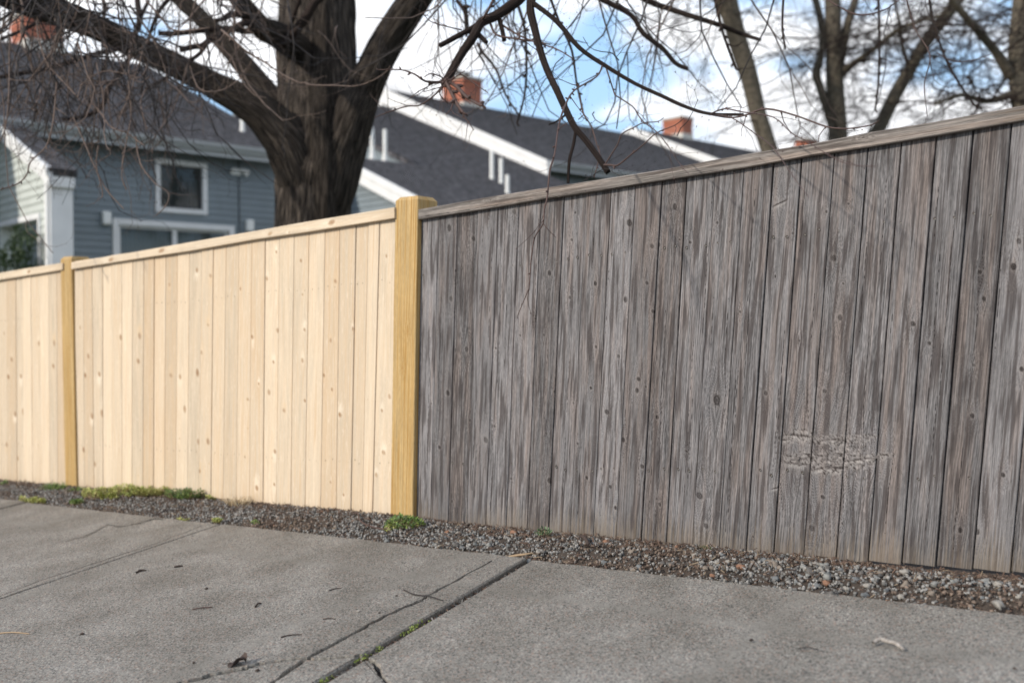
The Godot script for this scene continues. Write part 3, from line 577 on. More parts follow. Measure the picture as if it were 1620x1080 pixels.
				c *= 1.0 + 0.06 * f + 0.06 * m + 0.055 * tone + 0.06 * t
				c = c.lerp(Color(0.70, 0.596, 0.478), clampf(0.2 + 0.5 * warm + 0.9 * m + 0.3 * ring + 0.4 * t, 0.0, 1.0) * 0.7)
				c = c.lerp(Color(0.88, 0.83, 0.755), clampf(halo - dark * 1.5, 0.0, 1.0) * (0.9 if i % 3 else 0.3))
				c = c.lerp(Color(0.75, 0.62, 0.46), clampf(halo - dark, 0.0, 1.0) * (0.0 if i % 3 else 0.5))
				c = c.lerp(Color(0.46, 0.325, 0.21), dark * (0.75 + 0.8 * m))
				var sap := clampf(mid_n.get_noise_2d(gx * 2.2 + off * 3.0, ymm * 0.012) * 3.0 - 0.8, 0.0, 1.0)
				c = c.lerp(Color(0.70, 0.585, 0.455), sap * 0.5)
				var sheen := clampf(mid_n.get_noise_2d(xmm * 0.9 - off * 3.0, ymm * 0.12) * 3.0 - 1.0, 0.0, 1.0)
				c = c.lerp(Color(0.90, 0.855, 0.79), sheen * 0.3)
				var splash := clampf(1.0 - ymm / 60.0 + 1.2 * m + 0.7 * f, 0.0, 1.0) * (1.0 if ymm < 120.0 else 0.0)
				c = c.lerp(Color(0.60, 0.52, 0.42), splash * 0.35)
			if i == 28 and not wood_old:
				c *= 1.05
			elif i == 30 and wood_old:
				c = Color(c.r * 1.12, c.g * 1.09, c.b * 1.04)
			var at := y * COL_W + x
			rgb[at * 3] = int(clampf(c.r, 0.0, 1.0) * 255.0)
			rgb[at * 3 + 1] = int(clampf(c.g, 0.0, 1.0) * 255.0)
			rgb[at * 3 + 2] = int(clampf(c.b, 0.0, 1.0) * 255.0)
			hgt[at] = int(clampf(h, 0.0, 1.0) * 255.0)
	wood_cols[i] = [rgb, hgt]


func wood(old: bool, s: int, knots: Array) -> StandardMaterial3D:
	wood_old = old
	wood_seed = s
	wood_knots = knots
	wood_cols.clear()
	wood_cols.resize(COLS)
	fine_n = noise(s, 0.25, 2)
	mid_n = noise(s + 1, 0.1, 3)
	tone_n = noise(s + 2, 0.02, 2)
	var job := WorkerThreadPool.add_group_task(wood_column, COLS)
	WorkerThreadPool.wait_for_group_task_completion(job)
	var a := Image.create_empty(COLS * COL_W, COL_H, false, Image.FORMAT_RGB8)
	var b := Image.create_empty(COLS * COL_W, COL_H, false, Image.FORMAT_L8)
	for i in COLS:
		a.blit_rect(Image.create_from_data(COL_W, COL_H, false, Image.FORMAT_RGB8, wood_cols[i][0]), Rect2i(0, 0, COL_W, COL_H), Vector2i(i * COL_W, 0))
		b.blit_rect(Image.create_from_data(COL_W, COL_H, false, Image.FORMAT_L8, wood_cols[i][1]), Rect2i(0, 0, COL_W, COL_H), Vector2i(i * COL_W, 0))
	var m := StandardMaterial3D.new()
	m.albedo_texture = ImageTexture.create_from_image(a)
	m.heightmap_enabled = true
	m.heightmap_texture = ImageTexture.create_from_image(b)
	m.heightmap_scale = 0.22 if old else 0.03
	m.roughness = 0.85 if old else 0.6
	m.metallic_specular = 0.3
	return m


# one board: seams at the foot and at the top in fence metres, d its front
func board(parent: Node, material: Material, col: int, foot: Array, top: Array, d: float, thick: float, gap: float, lean := 0.0) -> void:
	var mb := MB.new()
	var ch := 0.0018
	var prof := [Vector2(ch, 0), Vector2(1, 0), Vector2(1, -ch), Vector2(1, -thick), Vector2(0, -thick), Vector2(0, -ch)]
	var lo := []
	var hi := []
	var ulo := []
	var uhi := []
	var u0 := (col * COL_W + 1.5) / float(COLS * COL_W)
	var u1 := (col * COL_W + COL_W - 1.5) / float(COLS * COL_W)
	for k in 6:
		for e in 2:
			var l: Vector2 = (foot if e == 0 else top)[0]
			var r: Vector2 = (foot if e == 0 else top)[1]
			var w := r - l
			var s := 0.0
			match k:
				0: s = (gap / 2.0 + ch) / w.length()
				1: s = 1.0 - (gap / 2.0 + ch) / w.length()
				2, 3: s = 1.0 - gap / 2.0 / w.length()
				_: s = gap / 2.0 / w.length()
			var p := l + w * s
			var q := Vector3(p.x, p.y, d + prof[k].y + (lean if e else 0.0))
			var uv := Vector2(lerpf(u0, u1, s), 1.0 - clampf((p.y - minf(foot[0].y, foot[1].y)) / 1.35, 0.0, 0.998) - 0.001)
			if e == 0:
				lo.append(q)
				ulo.append(uv)
			else:
				hi.append(q)
				uhi.append(uv)
	var mid := Vector3.ZERO
	for k in 6:
		mid += lo[k] + hi[k]
	mid /= 12.0
	for k in 6:
		var j := (k + 1) % 6
		mb.face([lo[k], lo[j], hi[j], hi[k]], mid, [ulo[k], ulo[j], uhi[j], uhi[k]])
	mb.face(lo, mid, ulo)
	mb.face(hi, mid, uhi)
	# the tongue that runs into the next board
	var tg := [lo[3] + Vector3(0, 0, thick * 0.35), hi[3] + Vector3(0, 0, thick * 0.35), hi[3] + Vector3(0.007, 0, thick * 0.35), lo[3] + Vector3(0.007, 0, thick * 0.35)]
	mb.face(tg, mid - Vector3(0, 0, 1), [ulo[3], uhi[3], uhi[3], ulo[3]])
	part("board", mb.mesh(), material, parent)


# a strip of wood along the fence through stations [bottom, top]
func rail(called: String, parent: Node, material: Material, col: int, low: Array, high: Array, back: float, front: float) -> void:
	var mb := MB.new()
	var u0 := (col * COL_W + 2.0) / float(COLS * COL_W)
	var u1 := (col * COL_W + COL_W - 2.0) / float(COLS * COL_W)
	var a0: float = low[0].x
	var a1: float = low[low.size() - 1].x
	var ch := 0.0025
	for i in low.size() - 1:
		var q := []
		for e in [i, i + 1]:
			var l: Vector2 = low[e]
			var h: Vector2 = high[e]
			q.append([Vector3(l.x, l.y, back), Vector3(l.x, l.y, front - ch), Vector3(l.x, l.y + ch, front), Vector3(h.x, h.y - ch, front), Vector3(h.x, h.y, front - ch), Vector3(h.x, h.y, back)])
		var mid: Vector3 = (q[0][0] + q[0][3] + q[1][0] + q[1][3]) / 4.0
		var v0 := clampf((q[0][0].x - a0) / maxf(a1 - a0, 1.2), 0.001, 0.999)
		var v1 := clampf((q[1][0].x - a0) / maxf(a1 - a0, 1.2), 0.001, 0.999)
		for k in 6:
			var j := (k + 1) % 6
			var uk: float = [u0, lerpf(u0, u1, 0.3), lerpf(u0, u1, 0.33), lerpf(u0, u1, 0.7), lerpf(u0, u1, 0.73), u1][k]
			var uj: float = [u0, lerpf(u0, u1, 0.3), lerpf(u0, u1, 0.33), lerpf(u0, u1, 0.7), lerpf(u0, u1, 0.73), u1][j]
			mb.face([q[0][k], q[0][j], q[1][j], q[1][k]], mid, [Vector2(uk, v0), Vector2(uj, v0), Vector2(uj, v1), Vector2(uk, v1)])
		if i == 0:
			mb.face(q[0], mid, [Vector2(u0, v0), Vector2(u0, v0), Vector2(u0, v0), Vector2(u1, v0), Vector2(u1, v0), Vector2(u1, v0)])
		if i == low.size() - 2:
			mb.face(q[1], mid, [Vector2(u0, v1), Vector2(u0, v1), Vector2(u0, v1), Vector2(u1, v1), Vector2(u1, v1), Vector2(u1, v1)])
	part(called, mb.mesh(), material, parent)


func nail(mb: MB, p: Vector3, r: float) -> void:
	var f := Transform3D(Basis(Vector3.RIGHT, PI / 2.0).scaled(Vector3(r, r, r * 0.5)), p)
	mb.blob(f, 4, 6)


func post(called: String, label: String, foot: Vector2, top: Vector2, w: float, depth: float, front: float, cols: Array) -> void:
	var at := Vector3(foot.x + w / 2.0, foot.y, front - depth / 2.0)
	var o := thing(called, label, "fence post", fence_frame * Transform3D(Basis.IDENTITY, at), "new square fence posts")
	var mb := MB.new()
	var ch := 0.009
	var rows := []
	var height := top.y - foot.y
	var drift := top.x - foot.x
	var ring := func(inset: float, y: float) -> Array:
		var sx := drift * y / height
		var q := []
		for k in [[-1, 1, 0], [-1, 1, 1], [1, 1, 0], [1, 1, 1], [1, -1, 0], [1, -1, 1], [-1, -1, 0], [-1, -1, 1]]:
			var e := 0.003
			var x: float = k[0] * (w / 2.0 - inset)
			var z: float = k[1] * (depth / 2.0 - inset)
			var turn: bool = (k[2] == 0) == (k[0] * k[1] > 0)
			if turn:
				x -= k[0] * e
			else:
				z -= k[1] * e
			q.append(Vector3(x + sx, y, z))
		return q
	rows = [ring.call(0.0, -0.3), ring.call(0.0, height - 0.016), ring.call(0.014, height)]
	var mid := Vector3(0, height / 2.0, 0)
	for r in 2:
		for k in 8:
			var j := (k + 1) % 8
			var side: int = [0, 0, 0, 1, 1, 0, 0, 1][k]
			var col: int = cols[side]
			var p0: Vector3 = rows[r][k]
			var p1: Vector3 = rows[r][j]
			var wide := p0.distance_to(p1) > 0.02
			var ua := (col * COL_W + 2.0) / float(COLS * COL_W)
			var ub := (col * COL_W + COL_W - 2.0) / float(COLS * COL_W)
			if not wide:
				ub = ua + 0.0004
			var va := 1.0 - clampf(p0.y / 1.35, 0.0, 0.99) - 0.005
			var vb := 1.0 - clampf(rows[r + 1][k].y / 1.35, 0.0, 0.99) - 0.005
			mb.face([p0, p1, rows[r + 1][j], rows[r + 1][k]], mid, [Vector2(ua, va), Vector2(ub, va), Vector2(ub, vb), Vector2(ua, vb)])
	var tops := []
	for k in 8:
		tops.append(Vector2((cols[1] * COL_W + 10.0) / float(COLS * COL_W) + rows[2][k].x * 0.15, 0.2 + rows[2][k].z))
	mb.face(rows[2], mid, tops)
	part("timber", mb.mesh(), M.new_wood, o)


# ---------------------------------------------------------------- townhouses
# lapped boards over a flat polygon; pts in (x, y) of the wall's own plane, f puts that plane in the house
func clapboards(parent: Node, material: Material, outline: PackedVector2Array, holes: Array, step: float, f: Transform3D) -> void:
	var lo := outline[0]
	var hi := outline[0]
	for p in outline:
		lo = lo.min(p)
		hi = hi.max(p)
	var y := lo.y
	while y < hi.y:
		var strip := PackedVector2Array([Vector2(lo.x - 1, y), Vector2(hi.x + 1, y), Vector2(hi.x + 1, y + step), Vector2(lo.x - 1, y + step)])
		var pieces := Geometry2D.intersect_polygons(outline, strip)
		for h in holes:
			var rest: Array[PackedVector2Array] = []
			for p in pieces:
				rest.append_array(Geometry2D.clip_polygons(p, h))
			pieces = rest
		for p in pieces:
			var tri := Geometry2D.triangulate_polygon(p)
			if tri.is_empty():
				continue
			var mb := MB.new()
			var put := func(q: Vector2, back: bool) -> Vector3:
				return f * Vector3(q.x, q.y, 0.0 if back else 0.004 + 0.017 * (1.0 - (q.y - y) / step))
			var nn := (f.basis * Vector3(0, 0.13, 1)).normalized()
			for i in range(0, tri.size(), 3):
				var first := mb.v.size()
				for k in 3:
					mb.put(put.call(p[tri[i + k]], false), nn, p[tri[i + k]])
				var cw := (p[tri[i + 1]] - p[tri[i]]).cross(p[tri[i + 2]] - p[tri[i]]) < 0.0
				mb.ix.append_array([first, first + 1, first + 2] if cw else [first, first + 2, first + 1])
			var mid2 := Vector2.ZERO
			for q in p:
				mid2 += q
			mid2 /= p.size()
			for i in p.size():
				var a := p[i]
				var b := p[(i + 1) % p.size()]
				mb.face([put.call(a, false), put.call(b, false), put.call(b, true), put.call(a, true)], f * Vector3(mid2.x, mid2.y, -0.02))
			part("clapboard", mb.mesh(), material, parent)
		y += step


# a solid wall from a polygon, with holes cut
func slab_wall(outline: PackedVector2Array, holes: Array, thick: float, f: Transform3D) -> ArrayMesh:
	var mb := MB.new()
	var pieces: Array[PackedVector2Array] = [outline]
	for h in holes:
		var rest: Array[PackedVector2Array] = []
		for p in pieces:
			# cut in two through the hole so that no ring is left
			var c: Vector2 = (h[0] + h[2]) / 2.0
			for half in [PackedVector2Array([Vector2(-99, -99), Vector2(c.x, -99), Vector2(c.x, 99), Vector2(-99, 99)]), PackedVector2Array([Vector2(c.x, -99), Vector2(99, -99), Vector2(99, 99), Vector2(c.x, 99)])]:
				for q in Geometry2D.intersect_polygons(p, half):
					rest.append_array(Geometry2D.clip_polygons(q, h))
		pieces = rest
	for p in pieces:
		prism(mb, p, -thick, 0.0, f)
	return mb.mesh()


func prism(mb: MB, p: PackedVector2Array, z0: float, z1: float, f: Transform3D, chamfer := 0.0, rim := PackedVector2Array()) -> void:
	if Geometry2D.is_polygon_clockwise(p):
		p = p.duplicate()
		p.reverse()
	var tri := Geometry2D.triangulate_polygon(p)
	var inner := p.duplicate()
	if chamfer > 0.0:
		for i in p.size():
			var a := (p[i] - p[(i + p.size() - 1) % p.size()]).normalized()
			var b := (p[(i + 1) % p.size()] - p[i]).normalized()
			var m := (a.orthogonal() + b.orthogonal()) * -0.5
			var wide := chamfer
			if rim.size():
				# the cast edge is rounded, a crack's edge hardly, a cut within the sheet not at all
				wide = 0.0012
				for r in rim:
					if r.distance_squared_to(p[i]) < 1e-8:
						wide = chamfer
						break
				for k in p.size():
					if k != i and p[k].distance_squared_to(p[i]) < 9e-8:
						wide = 0.0
						break
			inner[i] = p[i] + m.normalized() * wide if m.length() > 0.1 else p[i]
	var nn := f.basis.z.normalized()
	for i in range(0, tri.size(), 3):
		var first := mb.v.size()
		for k in 3:
			mb.put(f * Vector3(inner[tri[i + k]].x, inner[tri[i + k]].y, z1), nn, inner[tri[i + k]])
		mb.ix.append_array([first, first + 2, first + 1] if (p[tri[i + 1]] - p[tri[i]]).cross(p[tri[i + 2]] - p[tri[i]]) > 0.0 else [first, first + 1, first + 2])
	for i in p.size():
		var j := (i + 1) % p.size()
		var d := p[j] - p[i]
		var out := Vector3(d.y, -d.x, 0).normalized()
		var inside := f * (Vector3((p[i].x + p[j].x) / 2.0, (p[i].y + p[j].y) / 2.0, (z0 + z1) / 2.0) - out)
		var q := [f * Vector3(p[i].x, p[i].y, z1 - chamfer), f * Vector3(p[j].x, p[j].y, z1 - chamfer)]
		mb.face([f * Vector3(p[i].x, p[i].y, z0), f * Vector3(p[j].x, p[j].y, z0), q[1], q[0]], inside)
		if chamfer > 0.0:
			mb.face([q[0], q[1], f * Vector3(inner[j].x, inner[j].y, z1), f * Vector3(inner[i].x, inner[i].y, z1)], inside - f.basis.z)


# shingle courses from the eave (z0, y0) up to the ridge (z1, y1), s from x0 to x1
func shingles(x0: float, x1: float, z0: float, y0: float, z1: float, y1: float, step := 0.14) -> ArrayMesh:
	var mb := MB.new()
	var run := Vector2(z1 - z0, y1 - y0)
	var n := int(run.length() / step)
	var up := Vector3(0, -run.x, run.y).normalized() if run.x < 0.0 else Vector3(0, run.x, -run.y).normalized()
	up = Vector3(0, absf(run.x), signf(-run.x) * run.y).normalized()
	for i in n:
		var a := Vector2(z0, y0) + run * (float(i) / n)
		var b := Vector2(z0, y0) + run * (float(i + 1) / n)
		var mid := Vector3((x0 + x1) / 2.0, (a.y + b.y) / 2.0, (a.x + b.x) / 2.0) - up
		var fa := Vector3(0, a.y, a.x) + up * 0.016
		var fb := Vector3(0, b.y, b.x) + up * 0.003
		var e0 := Vector3(x0, 0, 0)
		var e1 := Vector3(x1, 0, 0)
		mb.face([e0 + fa, e1 + fa, e1 + fb, e0 + fb], mid)
		var g := Vector3(0, a.y, a.x)
		mb.face([e0 + g, e1 + g, e1 + fa, e0 + fa], mid + Vector3(0, run.y, run.x))
	# the deck below
	var dn := up * -0.10
	var p := [Vector3(x0, y0, z0), Vector3(x1, y0, z0), Vector3(x1, y1, z1), Vector3(x0, y1, z1)]
	mb.face([p[0] + dn, p[1] + dn, p[2] + dn, p[3] + dn], (p[0] + p[2]) / 2.0)
	for i in 4:
		var j := (i + 1) % 4
		mb.face([p[i], p[j], p[j] + dn, p[i] + dn], (p[0] + p[2]) / 2.0 + dn * 0.5)
	return mb.mesh()


func chimney(parent: Node, lo: Vector3, hi: Vector3, pots: int) -> void:
	var core := MB.new()
	core.box(lo + Vector3(0.012, 0, 0.012), hi - Vector3(0.012, 0.02, 0.012))
	var c := part("chimney", core.mesh(), M.mortar, parent)
	var mb := MB.new()
	var y := lo.y
	var row := 0
	var rg := RandomNumberGenerator.new()
	rg.seed = 11
	while y + 0.06 < hi.y - 0.05:
		var out := 0.02 if y > hi.y - 0.30 else 0.0
		for side in 4:
			var w := (hi.x - lo.x) if side % 2 == 0 else (hi.z - lo.z)
			var k := int(round(w / 0.21))
			var l := w / k
			for i in range(-1, k + 1):
				var x0 := maxf(i * l + (0.5 * l if row % 2 else 0.0), 0.0)
				var x1 := minf((i + 1) * l + (0.5 * l if row % 2 else 0.0), w)
				if x1 - x0 < 0.04:
					continue
				var k2 := rg.randf_range(0.78, 1.15)
				mb.tint = Color(k2, k2 * rg.randf_range(0.9, 1.05), k2 * rg.randf_range(0.9, 1.05))
				var o := rg.randf_range(-0.003, 0.003) + out
				var b0 := Vector3(x0 + 0.005, y, -0.03)
				var b1 := Vector3(x1 - 0.005, y + 0.06, 0.0 + o)
				var f := Transform3D.IDENTITY
				match side:
					0: f = Transform3D(Basis.IDENTITY, Vector3(lo.x, 0, hi.z))
					1: f = Transform3D(Basis(Vector3.UP, PI / 2.0), Vector3(hi.x, 0, hi.z))
					2: f = Transform3D(Basis(Vector3.UP, PI), Vector3(hi.x, 0, lo.z))
					3: f = Transform3D(Basis(Vector3.UP, -PI / 2.0), Vector3(lo.x, 0, lo.z))
				mb.box(b0, b1, 0.0, f)
		y += 0.072
		row += 1
	var bricks := part("bricks", mb.mesh(), M.brick, c)
	bricks.set_meta("kind", "stuff")
	var cap := MB.new()
	cap.box(Vector3(lo.x - 0.05, hi.y - 0.05, lo.z - 0.05), Vector3(hi.x + 0.05, hi.y + 0.03, hi.z + 0.05), 0.012)
	part("chimney_cap", cap.mesh(), M.mortar, c)
	for i in pots:
		var p := MB.new()
		var x := lerpf(lo.x, hi.x, (i + 0.5) / pots)
		var z := (lo.z + hi.z) / 2.0
		p.tube(PackedVector3Array([Vector3(x, hi.y, z), Vector3(x, hi.y + 0.16, z)]), PackedFloat32Array([0.11, 0.10]), 12)
		for k in 4:
			var q := Vector3(x, 0, z) + Vector3(0.09, 0, 0).rotated(Vector3.UP, k * PI / 2.0 + 0.4)
			p.box(q + Vector3(-0.01, hi.y + 0.15, -0.01), q + Vector3(0.01, hi.y + 0.24, 0.01))
		p.box(Vector3(x - 0.15, hi.y + 0.24, z - 0.15), Vector3(x + 0.15, hi.y + 0.265, z + 0.15), 0.008)
		part("flue", p.mesh(), M.dark_metal, c)
	var fl := MB.new()
	fl.box(Vector3(lo.x - 0.02, lo.y - 0.3, lo.z - 0.02), Vector3(hi.x + 0.02, lo.y + 0.22, hi.z + 0.02))
	part("flashing", fl.mesh(), M.flashing, c)


func rake(parent: Node, x: float, z0: float, y0: float, z1: float, y1: float, tall: float) -> void:
	# a white board under the roof's sloping edge, on the plane of x
	var mb := MB.new()
	var f := Transform3D(Basis(Vector3.UP, -PI / 2.0), Vector3(x, 0, 0))   # (a, b, c) to (x - c, b, a)
	prism(mb, PackedVector2Array([Vector2(z0, y0 - tall), Vector2(z0, y0 + 0.02), Vector2(z1, y1 + 0.02), Vector2(z1, y1 - tall)]), 0.0, 0.05, f, 0.004)
	prism(mb, PackedVector2Array([Vector2(z0, y0 - 0.1), Vector2(z0, y0 + 0.03), Vector2(z1, y1 + 0.03), Vector2(z1, y1 - 0.1)]), 0.05, 0.08, f, 0.004)
	part("rake_board", mb.mesh(), M.trim, parent)


func vent(parent: Node, p: Vector3, h: float, hook: float, r := 0.04) -> void:
	var mb := MB.new()
	var pts := PackedVector3Array([p - Vector3(0, 0.2, 0), p + Vector3(0, h - hook, 0)])
	var rad := PackedFloat32Array([r, r])
	if hook > 0.0:
		for k in range(1, 9):
			var a := PI * k / 8.0
			pts.append(p + Vector3(-hook + hook * cos(a), h - hook + hook * sin(a), 0))
			rad.append(r)
	mb.tube(pts, rad, 10)
	mb.tube(PackedVector3Array([p - Vector3(0, 0.1, 0), p + Vector3(0, 0.06, 0)]), PackedFloat32Array([r * 1.7, r * 1.15]), 10, false)
	part("vent_pipe", mb.mesh(), M.pipe, parent)


func gutter(parent: Node, x0: float, x1: float, y: float, z: float) -> void:
	var mb := MB.new()
	var prof := [Vector2(0, 0.02), Vector2(0, -0.11), Vector2(0.06, -0.115), Vector2(0.085, -0.07), Vector2(0.12, -0.04), Vector2(0.125, 0.0), Vector2(0.135, 0.01), Vector2(0.12, 0.015), Vector2(0.11, -0.03), Vector2(0.07, -0.08), Vector2(0.012, -0.09)]
	for i in prof.size() - 1:
		var a: Vector2 = prof[i]
		var b: Vector2 = prof[i + 1]
		var out := Vector2(b.y - a.y, a.x - b.x) * -1.0
		var m := Vector3((x0 + x1) / 2.0, y + (a.y + b.y) / 2.0, z + (a.x + b.x) / 2.0)
		mb.face([Vector3(x0, y + a.y, z + a.x), Vector3(x1, y + a.y, z + a.x), Vector3(x1, y + b.y, z + b.x), Vector3(x0, y + b.y, z + b.x)], m - Vector3(0, out.y, out.x))
	mb.box(Vector3(x0, y - 0.2, z - 0.025), Vector3(x1, y + 0.03, z), 0.0)
	for x in [x0, x1]:
		mb.box(Vector3(x - 0.004, y - 0.11, z), Vector3(x + 0.004, y + 0.0, z + 0.11))
	part("gutter", mb.mesh(), M.gutter, parent)


# an outside frame with panes; r is the outer rectangle on the wall
func window(parent: Node, called: String, r: Rect2, border: float, sashes: int, curtain: bool) -> void:
	var mb := MB.new()
	var x0 := r.position.x
	var y0 := r.position.y
	var x1 := r.end.x
	var y1 := r.end.y
	var o := 0.04
	mb.box(Vector3(x0, y0, -0.1), Vector3(x0 + border, y1, o), 0.004)
	mb.box(Vector3(x1 - border, y0, -0.1), Vector3(x1, y1, o), 0.004)
	mb.box(Vector3(x0 + border, y1 - border, -0.1), Vector3(x1 - border, y1, o + 0.002), 0.004)
	mb.box(Vector3(x0 + border, y0, -0.1), Vector3(x1 - border, y0 + border, o + 0.012), 0.004)
	var w := part(called, mb.mesh(), M.trim, parent)
	var each := (r.size.x - 2.0 * border) / sashes
	for i in sashes:
		var a := x0 + border + i * each
		var sb := 0.045
		var s := MB.new()
		var z := -0.03 - 0.02 * (i % 2)
		s.box(Vector3(a, y0 + border, z - 0.03), Vector3(a + sb, y1 - border, z + 0.01))
		s.box(Vector3(a + each - sb, y0 + border, z - 0.03), Vector3(a + each, y1 - border, z + 0.01))
		s.box(Vector3(a + sb, y1 - border - sb, z - 0.03), Vector3(a + each - sb, y1 - border, z + 0.008))
		s.box(Vector3(a + sb, y0 + border, z - 0.03), Vector3(a + each - sb, y0 + border + sb, z + 0.008))
		part("sash", s.mesh(), M.trim if sashes > 1 else M.dark_metal, w)
		var g := MB.new()
		var c := [Vector3(a + sb, y0 + border + sb, z), Vector3(a + each - sb, y0 + border + sb, z), Vector3(a + each - sb, y1 - border - sb, z), Vector3(a + sb, y1 - border - sb, z)]
		g.face(c, c[0] - Vector3(0, 0, 1))
		part("pane", g.mesh(), M.glass, w)
		if curtain:
			var q := MB.new()
			var rows := [PackedVector3Array(), PackedVector3Array()]
			var uvs := [PackedVector2Array(), PackedVector2Array()]
			for k in 61:
				var x := a + sb + (each - 2 * sb) * k / 60.0
				for e in 2:
					rows[e].append(Vector3(x, y1 - border if e == 0 else y0, z - 0.12 + 0.025 * sin(k * 1.3)))
					uvs[e].append(Vector2(k / 60.0, e))
			rows.reverse()
			q.grid(rows, uvs)
			part("blind", q.mesh(), M.blind, w)


func _ready() -> void:
	# ---- camera, sky, sun, exposure
	var cam := Camera3D.new()
	cam.name = "camera"
	cam.position = Vector3(0.4481, 0.8379, 4.1300)
	cam.rotation = Vector3(-0.0272946, 0, 0)
	cam.near = 0.05
	cam.far = 900.0
	var lens := CameraAttributesPhysical.new()
	lens.frustum_focal_length = 35.0
	lens.frustum_focus_distance = 3.25
	lens.frustum_near = 0.05
	lens.frustum_far = 900.0
	lens.exposure_aperture = 2.0
	cam.attributes = lens
	add_child(cam)
	cam.fov = 37.849
	var sun := DirectionalLight3D.new()
	sun.name = "sun"
	sun.light_color = Color(1.0, 0.965, 0.91)
	sun.light_energy = 1.2
	sun.light_angular_distance = 2.0
	sun.shadow_enabled = true
	add_child(sun)
	sun.look_at_from_position(Vector3(-0.862, 0.56, 0.507) * 50.0, Vector3.ZERO)
	var env := Environment.new()
	env.background_mode = Environment.BG_SKY
	env.tonemap_mode = Environment.TONE_MAPPER_LINEAR
	env.tonemap_exposure = 1.15
	env.sdfgi_enabled = true
	env.ssao_enabled = true
	env.ssil_enabled = true
	var pano := PanoramaSkyMaterial.new()
	pano.panorama = sky_picture()
	env.sky = Sky.new()
	env.sky.sky_material = pano
	var we := WorldEnvironment.new()
	we.name = "environment"
	we.environment = env
	add_child(we)
	# ---- then what stands there
	materials()
	street()
	houses()
	fences()
	trees()
	plants()
	litter()


func sky_picture() -> ImageTexture:
	var w := 1024
	var h := 512
	var data := PackedFloat32Array()
	data.resize(w * h * 3)
	var big := noise(5, 0.55, 5)
	var small := noise(9, 2.2, 4)
	for y in h:
		var el := (0.5 - (y + 0.5) / h) * PI
		for x in w:
			var az := (x + 0.5) / w * TAU
			var c := Color(0.62, 0.62, 0.60)
			if el > -0.02:
				var e := maxf(el, 0.0)
				var d := Vector3(sin(az) * cos(e), sin(e), cos(az) * cos(e))
				var p := d / (d.y + 0.22)
				var q := Vector3(p.x, d.y * 4.0, p.z)
				var n := big.get_noise_3dv(q * 1.3) + 0.35 * small.get_noise_3dv(q * 1.2)
				var cover := smoothstep(-0.15, 0.13, n + 0.05)
				var blue := Color(0.46, 0.74, 1.06).lerp(Color(0.17, 0.38, 0.82), clampf(e / 1.1, 0.0, 1.0)).lerp(Color(0.70, 0.88, 1.05), exp(-e * 9.0))
				var lit := clampf(1.12 + 0.5 * small.get_noise_3dv(q * 2.0 + Vector3(0, 3, 0)) - 0.25 * smoothstep(0.1, 0.5, n), 0.7, 1.35)
				var cloud := Color(1.02, 1.03, 1.06) * lit
				c = blue.lerp(cloud, cover)
			var i := (y * w + x) * 3
			data[i] = c.r
			data[i + 1] = c.g
			data[i + 2] = c.b
	return ImageTexture.create_from_image(Image.create_from_data(w, h, false, Image.FORMAT_RGBF, data.to_byte_array()))


